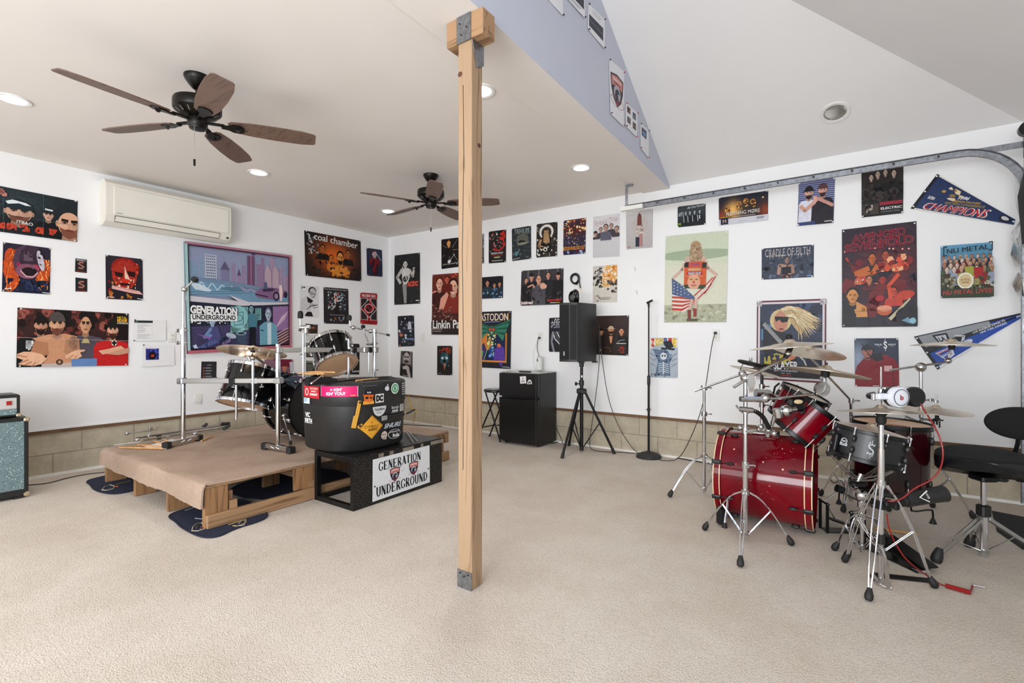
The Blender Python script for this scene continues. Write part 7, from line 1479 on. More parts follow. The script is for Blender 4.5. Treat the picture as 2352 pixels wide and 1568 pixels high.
b = B(); y5 = 5.189; b.prism([(0, -.02), (.008, 0), (0, .022), (-.008, 0)], (wx-.01, y5, zt5-.045), Vector((1, 0, 0)), UP, Vector((0, 1, 0)), -.001); b.prism([(0, -.02), (.02, -.008), (.016, -.016)], (wx-.01, y5, zt5-.045), Vector((1, 0, 0)), UP, Vector((0, 1, 0)), -.001); b.prism([(0, -.02), (-.02, -.008), (-.016, -.016)], (wx-.01, y5, zt5-.045), Vector((1, 0, 0)), UP, Vector((0, 1, 0)), -.001); b.build('leaf_print', M_black, wp)
pg = o1+Vector((0, -.012, -.02)); B().cyl(pg, pg+Vector((0, -.02, 0)), .014, n=12).build('power_plug', M_blackp, None, label='black plug in the outlet above the fridge', cat='plug')
cable('black_cable', [pg+Vector((-.01, -.024, 0)), pg+Vector((-.02, -.03, -.08)), pg+Vector((-.016, -.04, -.15)), Vector((wx, 5.21, zt5+.004))], .004, M_blackp, 'short black cord from the outlet down to the white box on the fridge')
cable('hanging_wire', [o1+Vector((-.02, -.006, -.03)), o1+Vector((-.09, -.008, -.16)), o1+Vector((-.11, -.01, -.3)), o1+Vector((-.06, -.02, -.45))], .0025, M_white, 'thin white wire curving from the outlet behind the fridge')
# speaker on tripod
F1, F2, F3 = onz(1292, 1052), onz(1409, 1042), onz(1307, 1024)
pc2 = (F1+F2+F3)/3; sp = thing('speaker_stand', (pc2.x, pc2.y, 0), 'black tripod speaker stand right of the mini fridge', 'speaker stand')
zz = lambda v: zat(v, pc2)
B().cyl((pc2.x, pc2.y, zz(1030)), (pc2.x, pc2.y, zz(880)), .020, n=18).build('lower_tube', M_blackm, sp); B().cyl((pc2.x, pc2.y, zz(890)), (pc2.x, pc2.y, zz(826)), .017, n=18).build('upper_tube', M_blackm, sp)
B().box((pc2.x, pc2.y, zz(898)), (.11, .06, .06), (RT, VW, UP), .01).build('leg_hub', M_blackp, sp); B().cyl((pc2.x, pc2.y, zz(885)), (pc2.x, pc2.y, zz(873)), .028, n=16).build('height_collar', M_blackp, sp)
kb = Vector((pc2.x, pc2.y, zz(881))); B().cyl(kb, kb-RT*.06, .006).build('locking_knob', M_blackp, sp); B().cyl(kb-RT*.05, kb-RT*.075, .019, n=12).build('locking_knob', M_blackp, sp)
B().cyl((pc2.x, pc2.y, zz(842)), (pc2.x, pc2.y, zz(833)), .026, n=16).build('top_collar', M_blackp, sp)
B().box(Vector((pc2.x, pc2.y, zz(864)))-VW*.018, (.018, .002, .024), (RT, VW, UP)).build('label_tag', M_paper, sp, label='small white tag')
for f in (F1, F2, F3):
    d = (f-Vector((pc2.x, pc2.y, 0))).normalized(); a0 = Vector((pc2.x, pc2.y, zz(900)))+d*.04; a1 = f+UP*.03
    l = B().cyl(a0, a1, .014, n=14).build('leg', M_blackm, sp); B().cyl(a1+(a0-a1).normalized()*.03, f+d*.01, .018, n=14).build('rubber_foot', M_rubber, l)
    B().cyl(Vector((pc2.x, pc2.y, zz(1026)))+d*.02, a0.lerp(a1, .52), .007, n=8).build('brace', M_blackm, sp)
B().cyl((pc2.x, pc2.y, zz(1034)), (pc2.x, pc2.y, zz(1024)), .024, n=14).build('brace_collar', M_blackp, sp)
d = (F1-Vector((pc2.x, pc2.y, 0))).normalized()
# speaker: front faces left-toward camera; side seen at right
zs0, zs1 = zat(829, pc2), zat(698, pc2)
dd = dep(pc2); L_ = atd(1285, 784, dd-.14); M_ = atd(1326, 784, dd-.24); R_p = atd(1373, 784, dd+.02)
fd = (M_-L_); fd.z = 0; fw_ = fd.length; fd.normalize(); sd = Vector((-fd.y, fd.x, 0)) 
if sd.dot(VW) < 0: sd = -sd
fd2 = (M_-L_).normalized(); side = (R_p-M_); sl = side.length; side.normalize()
sk = thing('loudspeaker', (pc2.x, pc2.y, zs0), 'black loudspeaker cabinet on the tripod stand', 'loudspeaker')
P0 = Vector((L_.x, L_.y, 0)); P1 = Vector((M_.x, M_.y, 0)); P2 = Vector((R_p.x, R_p.y, 0)); P3 = P2+(P0-P1)*.75+side*.02
mid_ = P0.lerp(P1, .62); nrm_f = (VW*-1); bul = mid_+Vector((fd2.y, -fd2.x, 0))*.03 if Vector((fd2.y, -fd2.x, 0)).dot(VW) < 0 else mid_-Vector((fd2.y, -fd2.x, 0))*.03
oc = [P0, bul, P1, P1+side*.03, P2-side*.03, P2+(P3-P2)*.12, P3, P0+side*.1*-0]
cen = sum(oc[:7], Vector())/7
B().add([Vector((p.x, p.y, z)) for z in (zs0, zs1) for p in oc[:7]], [tuple(range(6, -1, -1)), tuple(range(7, 14))]+[(i, (i+1) % 7, 7+(i+1) % 7, 7+i) for i in range(7)]).build('speaker_cabinet_body', M_blackp, sk)
gp = []
for p, q, nm in ((P0, bul, 'grille'), (bul, P1, 'grille')):
    e = (q-p).normalized(); nn = Vector((e.y, -e.x, 0)); nn = nn if nn.dot(VW) < 0 else -nn
    b = B(); b.box((p+q)/2+nn*.002+UP*((zs0+zs1)/2), ((q-p).length-.012, .004, zs1-zs0-.05), (e, nn, UP))
    k = 34
    for i in range(k): b.box((p+q)/2+nn*.0045+UP*(zs0+.035+(zs1-zs0-.07)*i/(k-1)), ((q-p).length-.016, .003, .007), (e, nn, UP))
    b.build(nm, M_black, sk)
B().box((P0*.55+bul*.45)+Vector((0, 0, zs0+.09))-VW*.012, (.014, .004, .045), (RT, VW, UP)).build('badge', mat('grey_badge', 'a8a8a8', .4), sk, label='small pale badge')
for q in (.2, .85): B().box(P1.lerp(P2, q)+side*0+Vector((0, 0, zs0-.008))+(cen-P1)*.2*Vector((1, 1, 0)).length*0, (.05, .05, .016)).build('rubber_pad', M_rubber, sk)
B().cyl((pc2.x, pc2.y, zs0-.03), (pc2.x, pc2.y, zs0+.01), .024, n=16).build('pole_socket', M_blackm, sk)
# coiled cables
b = B(); cc = atd(1320, 688, dd-.06)
for i in range(7):
    c_ = cc+RT*(-.03+.012*i)+VW*.01*i; c_.z = zs1+.085-.004*abs(i-3)
    b.torus(c_, (RT*1.0+VW*(.5-.08*i)), .078-.004*abs(i-4), .0062, 26, 6)
b.build('coiled_cable', mat('glossy_cable', '121212', .2), None, label='glossy black coiled cable standing on top of the loudspeaker', cat='cable')
cw = wallpt('R', 1322, 640)
hk = thing('hanging_cable_coil', cw+Vector((0, -.03, 0)), 'black cable coil with gold jack plug hanging on the back wall', 'cable')
b = B()
for i in range(6): b.torus(cw+Vector((.003*math.sin(i*2), -.012-.008*(i % 3), .003*math.cos(i))), (.1, 1, .1), .062-.005*(i % 4), .0055, 30, 6)
b.tube([cw+Vector((.055, -.02, 0)), cw+Vector((.065, -.02, -.05)), cw+Vector((.07, -.02, -.09))], .005, 6, 1); b.tube([cw+Vector((-.02, -.02, -.06)), cw+Vector((.03, -.022, -.075)), cw+Vector((.05, -.02, -.05))], .006, 6, 1)
b.build('cable_loops', M_blackp, hk)
B().cyl(cw+Vector((.07, -.02, -.085)), cw+Vector((.072, -.02, -.12)), .007).build('jack_sleeve', M_blackp, hk); B().cyl(cw+Vector((.072, -.02, -.12)), cw+Vector((.073, -.02, -.165)), .004).build('jack_plug', mat('gold_plug', (.8, .65, .4), .3, 1.0), hk); B().cyl(cw+Vector((.055, -.02, -.055)), cw+Vector((.04, -.02, -.09)), .004).build('jack_plug', MATS['gold_plug'], hk)
B().cyl(cw+Vector((.0, -.0, .05)), cw+Vector((0, -.05, .055)), .003).build('wall_hook', M_alu, hk)
for u, v in ((1458, 617), (1462, 671)): B().tube([wallpt('R', u-3, v-3)+Vector((0, -.003, 0)), wallpt('R', u+1, v-3)+Vector((0, -.01, 0)), wallpt('R', u+2, v+5)+Vector((0, -.01, 0))], .002, 5).build('wall_hook', M_alu, None, label='tiny metal wall hook right of the roaring beast poster, '+('upper' if v < 650 else 'lower'), cat='hook')
# cables from speaker down to floor
cable('speaker_cable', [atd(1376, 760, dd+.05), atd(1378, 830, dd+.06), atd(1362, 960, dd-.05), onz(1352, 1022, .05), onz(1362, 1036, zc), onz(1420, 1038, zc), onz(1480, 1042, zc)], .004, M_blackp, 'black cable hanging from speaker back and running to the microphone stand, left one')
cable('speaker_cable', [atd(1376, 745, dd+.05), atd(1382, 820, dd+.07), atd(1396, 915, dd+.06), atd(1420, 980, dd-.0), onz(1455, 1035, .03), onz(1478, 1044, zc)], .004, M_blackp, 'black cable drooping from speaker back in a long arc, right one')
cable('floor_cable', [Vector((fx1+.0, 5.2, zc)), onz(1300, 1010, zc), onz(1380, 1024, zc), onz(1470, 1036, zc), onz(1560, 1052, zc), onz(1650, 1068, zc)], .0055, M_blackp, 'thick black cable on the floor along the back wall')
cable('black_cable', [Vector((fx1+.01, 5.1, .33)), Vector((fx1+.06, 5.16, .25)), Vector((fx1+.12, 5.2, .1)), Vector((fx1+.16, 5.2, .012))], .005, M_blackp, 'black power cord from the side of the fridge')
# microphone stand
mb = onz(1490, 1050); ms = thing('microphone_stand', (mb.x, mb.y, 0), 'straight black microphone stand with heavy round base', 'microphone stand')
B().lathe([(.132, 0), (.134, .012), (.120, .032), (.075, .05), (.03, .056), (.014, .075)], (mb.x, mb.y, 0), n=40).build('round_base', mat('cast_iron', '2c2c2d', .6, var=.2, bump=.3), ms)
zm = lambda v: zat(v, mb)
B().cyl((mb.x, mb.y, .05), (mb.x, mb.y, zm(868)), .0125, n=12).build('lower_tube', M_blackm, ms); B().cyl((mb.x, mb.y, zm(870)), (mb.x, mb.y, zm(703)), .008, n=12).build('upper_tube', M_blackm, ms)
B().lathe([(.012, 0), (.017, .02), (.017, .10), (.010, .115)], (mb.x, mb.y, zm(886)), n=14).build('clutch', M_blackp, ms); b = B(); b.cyl((mb.x, mb.y, zm(944)), (mb.x, mb.y, zm(937)), .016, n=12); b.cyl(Vector((mb.x, mb.y, zm(940)))-RT*.03, Vector((mb.x, mb.y, zm(940)))+RT*.025, .004); b.build('cable_clip', M_blackp, ms)
b = B(); b.lathe([(.010, 0), (.012, .03), (.010, .045)], (mb.x, mb.y, zm(706)), n=12); b.cyl(Vector((mb.x, mb.y, zm(694)))-RT*.02-UP*.01, Vector((mb.x, mb.y, zm(692)))+RT*.04+UP*.012, .014, .011, 12); b.build('mic_clip', M_blackp, ms)
pg = o2+Vector((0, -.012, .02)); B().cyl(pg, pg+Vector((0, -.028, 0)), .015, n=12).build('power_plug', M_blackp, None, label='black plug in the outlet below the flag poster', cat='plug')
cable('black_cable', [pg+Vector((0, -.028, 0)), atd(1635, 790, dep(pg)-.1), atd(1622, 880, dep(pg)-.2), atd(1615, 930, dep(pg)-.25), atd(1590, 1000, dep(pg)-.25), onz(1560, 1056, .02), onz(1530, 1058, zc), onz(1514, 1056, zc)], .004, M_blackp, 'black cord sweeping from outlet down to the microphone stand base')

# ================================================================== RED KIT
BD = Vector((-.50, 3.82, .315)); Rb = .292
drum('bass_drum', 'glossy red bass drum with cream-edged hoops lying on its side in the right kit', 'drum', BD, (1, 0, 0), Rb, .52, M_red, M_red, M_dark, M_head, 8, M_blackp, hoopw=.045, claws=True, inlay=M_cream)
bd = [o for o in bpy.data.objects if o.name.startswith('bass_drum')][-1]
for s_ in (-1,):
    for yy, (u, v) in ((-.1, (1664, 1212)), (.12, (1655, 1188))):
        f0 = BD+Vector((s_*.20, -.27 if yy < 0 else -.12, -.10 if yy < 0 else -.2)); 
f0 = BD+Vector((-.20, -.255, -.13)); f1 = onz(1664, 1208, .01); b = B(); b.tube([f0+UP*.1+Vector((.03, 0, 0)), f0, f1], .009, 8); o = b.build('spur', M_chrome, bd); B().cyl(f1+UP*.025, f1-UP*.008, .012, .018, 10).build('spur_foot', M_rubber, o)
b = B(); b.box((BD.x-.245, BD.y-.27, .07), (.05, .05, .12), None, .01); b.build('spur_bracket', M_blackm, bd)
b = B(); b.box(BD+Vector((-.03, 0, Rb+.006)), (.11, .09, .014), None, .004); b.box(BD+Vector((-.03, 0, Rb+.035)), (.06, .06, .05), None, .008); b.build('mount_plate', M_chrome, bd)
tm = BD+Vector((-.03, 0, Rb)); b = B(); b.cyl(tm, tm+UP*.24, .012, n=12); b.build('mount_post', M_chrome, bd)
def adp(u, v, d): return atd(u, v, d)
R = random.Random(11); b = B()
for i in range(46):
    th = R.uniform(.15, 1.25) if i < 34 else R.uniform(1.25, 1.9); xx = BD.x+R.choice((R.uniform(-.2, .2), R.gauss(.0, .06), R.gauss(.14, .05))); nn = Vector((0, -math.sin(th), math.cos(th))); tt_ = Vector((0, -math.cos(th), -math.sin(th)))
    p = Vector((xx, BD.y, BD.z))+nn*(Rb+.0006); k_ = R.uniform(.001, .0028)*(2.2 if i % 9 == 0 else 1); V_ = [p+AX[0]*(k_*math.cos(a_)*R.uniform(.5, 1.3))+tt_*(k_*math.sin(a_)*R.uniform(.5, 1.3)) for a_ in [PI*q/3 for q in range(6)]]
    b.add(V_+[v_-nn*.001 for v_ in V_], [(0, 1, 2, 3, 4, 5)])
b.build('paint_chips', M_cream, bd, label='pale chips in the red lacquer')
# toms
RT1 = adp(1851, 966, 3.24); axr = Vector((.60, .13, .76)).normalized()
drum('rack_tom', 'red rack tom with black hoops mounted above the red bass drum', 'drum', RT1, axr, .142, .225, M_red, M_blackm, M_head, M_head, 6, M_blackp, base=(RT1.x, RT1.y, .62))
RT2 = adp(1838, 925, 3.66); axr2 = Vector((.42, -.02, .9)).normalized()
drum('rack_tom', 'red rack tom with clear white head, behind the front red tom', 'drum', RT2-axr2*.03, axr2, .155, .21, M_red, M_blackm, M_head, M_head, 6, M_blackp, base=(RT2.x, RT2.y, .62))
tmt = thing('tom_mount', tm+UP*.02, 'chrome tom mounting hardware rising from the red bass drum', 'tom mount')
xb_, yb_2, zb_x = frame(axr); pl_ = adp(1830, 928, dep(RT1)-.13); B().box(pl_, (.10, .03, .09), (RT, VW, UP), .014).build('mount_plate', M_blackm, tmt); B().add(*ell(pl_-VW*.018+UP*.018, RT, UP, VW, .028, .014, .003)).build('badge', M_cream, tmt)
d3 = dep(RT1)-.17
B().ball(adp(1806, 943, d3), .036, 16).build('ball_joint', M_chrome, tmt); B().cyl(adp(1806, 943, d3), adp(1828, 940, d3), .018, n=14).build('mount_arm', M_chrome2, tmt)
B().cyl(adp(1784, 938, d3), adp(1788, 958, d3), .026, n=14).build('mount_sleeve', M_chrome2, tmt); B().cyl(adp(1763, 1002, d3+.05), adp(1784, 940, d3), .013, n=14).build('mount_tube', M_chrome, tmt)
b = B(); b.tube([adp(1712, 940, 3.06), adp(1732, 942, 3.07), adp(1752, 955, 3.07), adp(1762, 975, 3.07), adp(1768, 985, 3.07)], [.012, .013, .014, .014, .013], 10, 2); b.build('curved_arm', M_blackm, tmt)
B().cyl(adp(1700, 939, 3.05), adp(1728, 942, 3.05), .017, n=14).build('arm_clamp', M_chrome2, tmt); b = B(); b.tube([adp(1700, 940, 3.05), adp(1694, 936, 3.05), adp(1690, 930, 3.05)], .006, 6); b.build('wing_bolt', M_chrome, tmt)
for u, v, r in ((1765, 988, .02), (1778, 995, .022), (1748, 980, .02), (1710, 985, .024), (1700, 982, .016)): B().ball(adp(u, v, 3.1), r, 12).build('clamp_knuckle', M_chrome2, tmt)
boom(tmt, adp(1712, 985, 3.1), adp(1785, 996, 3.1), .008); B().cyl(adp(1786, 990, 3.1), adp(1786, 1003, 3.1), .012).build('wing_bolt', M_blackm, tmt)
b = B(); b.cyl(adp(1735, 902, 3.5), adp(1768, 905, 3.5), .03, n=18); b.build('ball_joint', M_chrome2, tmt); boom(tmt, adp(1760, 898, 3.5), adp(1785, 912, 3.5), .016); b = B(); b.tube([adp(1776, 905, 3.4), adp(1780, 888, 3.4), adp(1790, 880, 3.4)], .007, 6); b.build('bent_rod', M_blackm, tmt)
# front double-braced stand S2
sg = 'chrome cymbal stands'
g2 = onz(1712, 1243); S2 = thing('cymbal_stand', (g2.x, g2.y, 0), 'chrome boom cymbal stand in front of the red bass drum', 'cymbal stand', sg)
fts = [onz(1612, 1216), onz(1700, 1306), onz(1826, 1254)]
z2 = lambda v: zat(v, g2)
stand_base(S2, g2.x, g2.y, 0, z2(1130), fts, .02, pr=.0155)
gp_ = lambda v: Vector((g2.x, g2.y, z2(v)))
B().cyl(gp_(1130), gp_(1065), .0155, n=16).build('lower_tube', M_chrome, S2); B().cyl(gp_(1070), gp_(866), .0125, n=16).build('middle_tube', M_chrome, S2)
for v in (1068, 988, 942): clamp(S2, gp_(v), .022)
B().ball(gp_(868), .03).build('boom_joint', M_chrome2, S2); d2 = dep(g2)
b = B(); b.prism([(-.02, .02), (.02, .025), (.03, -.03), (.012, -.09), (-.012, -.09), (-.02, -.03)], gp_(868)-VW*.03+RT*.02, RT, UP, VW, .012); b.build('wing_lever', M_chrome, S2)
boom(S2, adp(1685, 889, d2), adp(1718, 868, d2), .0095); boom(S2, adp(1718, 868, d2), adp(1806, 820, d2), .0095)
b = B(); b.tube([adp(1803, 822, d2), adp(1812, 806, d2), adp(1820, 792, d2)], [.014, .019, .010], 10, 1); b.build('tilter_arm', M_blackm, S2); B().ball(adp(1810, 812, d2), .022).build('tilter_joint', M_chrome2, S2)
C1 = adp(1814, 789, d2); n1 = tilt(-.09, .04); B().cyl(C1-n1*.05, C1+n1*.05, .0045).build('tilter_rod', M_chrome, S2)
B().lathe([(.016, .02), (.018, .03), (.018, .05), (.010, .056)], C1, n1, 16).build('felt_cap', M_black, S2)
cymbal('top bronze cymbal of the red kit, tilted, in front of the blond guitarist poster', C1, n1, .232)
# second arm on S2: wide flat boom with tag, bracket and cymbal C3
d25 = d2-.05
boom(S2, adp(1700, 916, d25), adp(1760, 918, d25), .017); B().ball(adp(1758, 914, d25), .028).build('boom_joint', M_chrome2, S2); boom(S2, adp(1760, 917, d25), adp(1868, 905, d25), .0085)
B().cyl(adp(1888, 893, d25)-VW*.012, adp(1888, 893, d25)+VW*.012, .045, n=20).build('bracket_disc', M_chrome2, S2); b = B(); b.tube([adp(1872, 905, d25), adp(1890, 900, d25), adp(1894, 885, d25), adp(1894, 868, d25)], [.010, .017, .013, .008], 10, 1); b.build('gooseneck', M_chrome2, S2)
C3 = adp(1897, 849, d25); n3 = tilt(.17, .03); B().cyl(adp(1895, 880, d25), C3+n3*.045, .005).build('tilter_rod', M_blackm, S2); B().lathe([(.022, -.045), (.024, -.035), (.024, -.012), (.016, -.006)], C3, n3, 16).build('felt_washer', M_black, S2)
cymbal('bronze cymbal over the red toms, tilting down to the right', C3, n3, .232)
b = B(); b.box(adp(1728, 914, d25)-VW*.012, (.11, .004, .022), (RT, VW, UP), .001); b.build('name_plate', mat('blue_grey_plate', '8fa0b8', .35, .4), S2)
# rear post with C2
S5b = Vector((-.66, 4.45, 0)); S5 = thing('cymbal_stand', S5b, 'chrome stand behind the red bass drum with black sleeve at its top', 'cymbal stand', sg)
S5b = Vector((adp(1750, 784, 4.0).x, adp(1750, 784, 4.0).y, 0)); S5.location = S5b; ROOTLOC[S5.name] = S5b
stand_base(S5, S5b.x, S5b.y, 0, .34, [(S5b.x-.25, S5b.y+.1), (S5b.x+.24, S5b.y+.12), (S5b.x+.0, S5b.y+.3)], .03)
z5 = lambda v: Vector((S5b.x, S5b.y, zat(v, S5b)))
B().cyl(z5(1010), z5(900), .0125, n=14).build('middle_tube', M_chrome, S5); B().cyl((S5b.x, S5b.y, .3), z5(1000), .014, n=14).build('lower_tube', M_chrome, S5); B().cyl(z5(892), z5(862), .012, n=12).build('black_sleeve', M_blackp, S5)
for v in (887, 930): clamp(S5, z5(v), .022)
d5 = dep(S5b); C4 = z5(862)+UP*.045+RT*-.045; n4 = tilt(.27, .0)
boom(S5, z5(862), C4, .006, 'tilter_rod')
cymbal('small bronze cymbal at the left end of the red kit under a black ring', C4, n4, .20)
rg = thing('tambourine_mute', C4+n4*.03, 'black ring-shaped percussion disc resting on the small left cymbal', 'percussion')
b = B(); q = C4+n4*.052-RT*.06; b.torus(q, n4, .09, .012, 28, 8); b.build('ring', M_blackp, rg)
b = B(); b.lathe([(.085, 0), (.088, .006), (.03, .010), (.001, .010)], q-n4*.012+RT*.10-UP*.014, n4, 24); b.box(q+RT*.07-UP*.004, (.24, .05, .012), (RT-UP*.14, VW, n4), .004); b.build('backing_plate', M_blackm, rg); B().cyl(q+UP*.0, q+UP*.05, .012, n=10).build('wing_nut', M_chrome2, rg); B().tube([q-RT*.08-VW*.04, q-RT*.11-VW*.06-UP*.03, q-RT*.12-VW*.06-UP*.09], .003, 5, 1).build('loose_wire', M_dark, rg)
C2 = adp(1856, 801, 3.75); n2 = tilt(.06, -.24)
S6b = Vector((C2.x-.02, C2.y+.02, 0)); S6 = thing('cymbal_stand', S6b, 'chrome stand hidden behind the red toms carrying the second-highest cymbal', 'cymbal stand', sg)
S6b = Vector((-.02, 4.55, 0)); S6.location = S6b; ROOTLOC[S6.name] = S6b
stand_base(S6, S6b.x, S6b.y, 0, .34, [(S6b.x-.22, S6b.y+.15), (S6b.x+.25, S6b.y+.0), (S6b.x-.05, S6b.y-.24)], .03)
B().cyl((S6b.x, S6b.y, .3), (S6b.x, S6b.y, .80), .013, n=14).build('middle_tube', M_chrome, S6); clamp(S6, (S6b.x, S6b.y, .80)); boom(S6, (S6b.x, S6b.y, .80), C2-n2*.04, .008)
B().cyl(C2-n2*.05, C2+n2*.05, .0045).build('tilter_rod', M_chrome, S6); B().lathe([(.016, .025), (.018, .045)], C2, n2, 16).build('felt_cap', M_black, S6)
cymbal('broad bronze ride cymbal just below the top cymbal of the red kit', C2, n2, .252)
# left boom stand S1
g1 = Vector((-.995, 4.145, 0)); S1 = thing('cymbal_stand', g1, 'chrome boom stand standing farthest left of the red kit', 'cymbal stand', sg); z1 = lambda v: Vector((g1.x, g1.y, zat(v, g1))); d1 = dep(g1)
stand_base(S1, g1.x, g1.y, 0, zat(1046, g1), [onz(1533, 1142), onz(1662, 1188), Vector((g1.x+.16, g1.y+.30, 0))], .03, pr=.013)
B().cyl(z1(1050), z1(958), .0145, n=16).build('lower_tube', M_chrome, S1); B().cyl(z1(960), z1(893), .0115, n=14).build('middle_tube', M_chrome, S1)
clamp(S1, z1(950), .022); clamp(S1, z1(890), .026, 'boom_joint'); boom(S1, adp(1595, 898, d1), adp(1704, 859, d1-.1), .0085); B().ball(adp(1705, 858, d1-.1), .03).build('tilter_joint', M_chrome2, S1); boom(S1, adp(1705, 858, d1-.1), adp(1704, 846, d1-.1), .006, 'tilter_rod'); boom(S1, adp(1712, 862, d1-.1), adp(1735, 857, d1-.1), .007)
# hi-hat stand S3
g3 = Vector((.114, 3.175, 0)); S3 = thing('hi_hat_stand', g3, 'chrome hi-hat stand with pedal nearest the camera in the red kit', 'hi-hat stand'); z3 = lambda v: Vector((g3.x, g3.y, zat(v, g3))); d3_ = dep(g3)
f3 = [onz(1993, 1384), onz(2157, 1352), onz(1934, 1288)]
stand_base(S3, g3.x, g3.y, 0, zat(1112, g3), f3, zat(1262, g3)-.03, bow=.55, pr=.012, dbl=.013)
B().cyl(z3(1340), z3(1250), .012, n=14).build('lower_tube', M_chrome, S3); B().cyl(z3(1122), z3(1030), .0155, n=16).build('lower_tube', M_chrome, S3); B().cyl(z3(1032), z3(968), .0125, n=16).build('middle_tube', M_chrome, S3); B().cyl(z3(1248), z3(1226), .017, n=14).build('stop_collar', M_blackp, S3)
B().lathe([(.013, 0), (.022, .01), (.024, .03), (.02, .045), (.026, .055), (.026, .075), (.018, .085)], z3(975), UP, 20).build('cymbal_seat', M_black, S3)
C7 = z3(938); n7 = tilt(.03, .10); cymbal('bronze hi-hat cymbal carrying the white headphones', C7-n7*.004, n7, .192, name='hi_hat_cymbal')
B().cyl(z3(940), z3(842), .004, n=8).build('pull_rod', M_chrome, S3); b = B(); b.cyl(z3(905), z3(893), .014, n=12); b.box(z3(896)+RT*.03+UP*.008, (.03, .012, .02), (RT, VW, UP), .004); b.build('clutch', M_chrome2, S3)
b = B(); pts = [onz(u, v, .012) for u, v in ((1998, 1318), (2008, 1335), (2028, 1346), (2048, 1350))]; b.tube(pts, .006, 6, 1); b.build('base_hoop', M_chrome2, S3)
b = B(); b.tube([adp(2022, 1256, d3_-.05), adp(2034, 1285, d3_-.1), onz(2040, 1346, .02)], .011, 6, 1); b.build('frame_leg', M_chrome2, S3)
def slab(p, q, w_, th, name, m, t, lift=(0, 0)):
    p = Vector(p)+UP*lift[0]; q = Vector(q)+UP*lift[1]; d = (q-p); L = d.length; d.normalize(); s = UP.cross(d).normalized(); n_ = d.cross(s)
    return B().box((p+q)/2, (L, w_, th), (d, s, n_), th*.4).build(name, m, t)
slab(onz(2035, 1268), onz(2140, 1318), .095, .012, 'footboard', M_blackm, S3, (.10, .03)); slab(onz(2010, 1322), onz(2140, 1336), .05, .006, 'base_plate', M_blackm, S3, (.006, .006)); B().cyl(z3(1262), onz(2035, 1268, .09), .005).build('chain', M_dark, S3)
b = B(); 
for i in range(8): b.torus(adp(2030, 1262+6*i, d3_), VW if i % 2 else RT, .007, .0022, 10, 5)
b.build('chain', M_chrome2, S3)
# headphones
hp = thing('headphones', z3(925), 'white and black over-ear headphones lying on the hi-hat cymbal', 'headphones')
e1 = adp(2065, 912, d3_-.07); dv = (-VW+RT*.1).normalized()
B().lathe([(.052, -.02), (.054, -.005), (.05, .008), (.03, .014), (.001, .015)], e1, dv, 36).build('ear_cup', mat('pearl_white', 'd4d8e0', .25, var=.03), hp)
B().lathe([(.047, -.05), (.052, -.04), (.053, -.022), (.048, -.018)], e1, dv, 32).build('ear_pad', M_vinyl, hp); 
a = Art(1); a.T('b', .5, .5, .5, .75, 'a01c30', .03)
artmesh('cup_logo', a, lambda s, t, d: e1+dv*(.0165+d)+RT*((s-.5)*.034)+UP*((.5-t)*.034), hp, bg='d4d8e0', grid=(0, 0), noise=0)
B().torus(e1+dv*.0145, dv, .040, .0015, 32, 5).build('cup_ring', M_blackp, hp)
e2 = adp(2092, 910, d3_+.05); B().lathe([(.045, 0), (.052, .01), (.052, .03), (.045, .04)], e2, dv, 32).build('ear_pad', M_vinyl, hp); B().lathe([(.05, -.02), (.052, -.01), (.05, .002)], e2, dv, 32).build('ear_cup', MATS['pearl_white'], hp)
b = B(); b.box(adp(2034, 910, d3_-.062), (.07, .012, .034), (RT, VW, UP), .005); b.box(adp(2016, 910, d3_-.055), (.03, .014, .03), (RT, VW, UP), .004); b.build('headband_arm', MATS['pearl_white'], hp); b = B(); b.tube([e2-RT*.04, adp(2050, 905, d3_+.06), adp(2010, 904, d3_+.05)], .010, 8); b.build('headband_arm', MATS['pearl_white'], hp)
b = B(); b.tube([adp(2006, 911, d3_-.03), adp(1996, 910, d3_-.0), adp(1996, 907, d3_+.04), adp(2008, 905, d3_+.06)], .014, 8, 1); b.build('headband', M_vinyl, hp)
b = B(); b.box(adp(2007, 911, d3_-.05), (.018, .02, .036), (RT, VW, UP), .003); b.build('hinge_block', M_alu, hp)
# snare
SN = adp(1993, 1022, 2.83); axs = (UP+RT*.19-VW*.02).normalized()
drum('snare_drum', 'black snare drum with silver tribal S emblem, in front of the floor tom', 'drum', SN, axs, .176, .155, mat('satin_black', '1a1b1e', .35, var=.2), M_blackm, M_head, M_head, 8, M_blackp, base=(SN.x, SN.y, .55), hoopw=.024)
sn = [o for o in bpy.data.objects if o.name.startswith('snare_drum')][-1]
def onshell(c, ax, r, ang0, w_, h_, zc_, art, name, par, bg):
    x, y, z = frame(ax); tocam = (Vector((0, 0, HC))-c); tocam -= z*tocam.dot(z); tocam.normalize(); s_ = z.cross(tocam)
    def mp(s, t, d):
        a = math.radians(ang0)+(s-.5)*w_/r; return c+(tocam*math.cos(a)+s_*math.sin(a))*(r+.0015+d)+z*(zc_+(.5-t)*h_)
    return artmesh(name, art, mp, par, bg=bg, grid=(0, 0), noise=0)
a = Art(.45); a.T('S', .5, .5, .7, .56, 'b8bcc2', -.01); a.Ln([(.52, 0), (.46, .1), (.54, .22)], .06, 'b8bcc2'); a.Ln([(.46, .78), (.54, .9), (.48, 1)], .06, 'b8bcc2'); a.Ln([(.2, .25), (.3, .12), (.36, .2)], .05, 'b8bcc2'); a.Ln([(.8, .75), (.7, .88), (.64, .8)], .05, 'b8bcc2'); a.Ln([(.85, .2), (.7, .3)], .05, 'b8bcc2'); a.Ln([(.15, .8), (.3, .7)], .05, 'b8bcc2')
onshell(SN, axs, .176, 6, .045, .10, -.005, a, 'tribal_emblem', sn, '0e0f11')
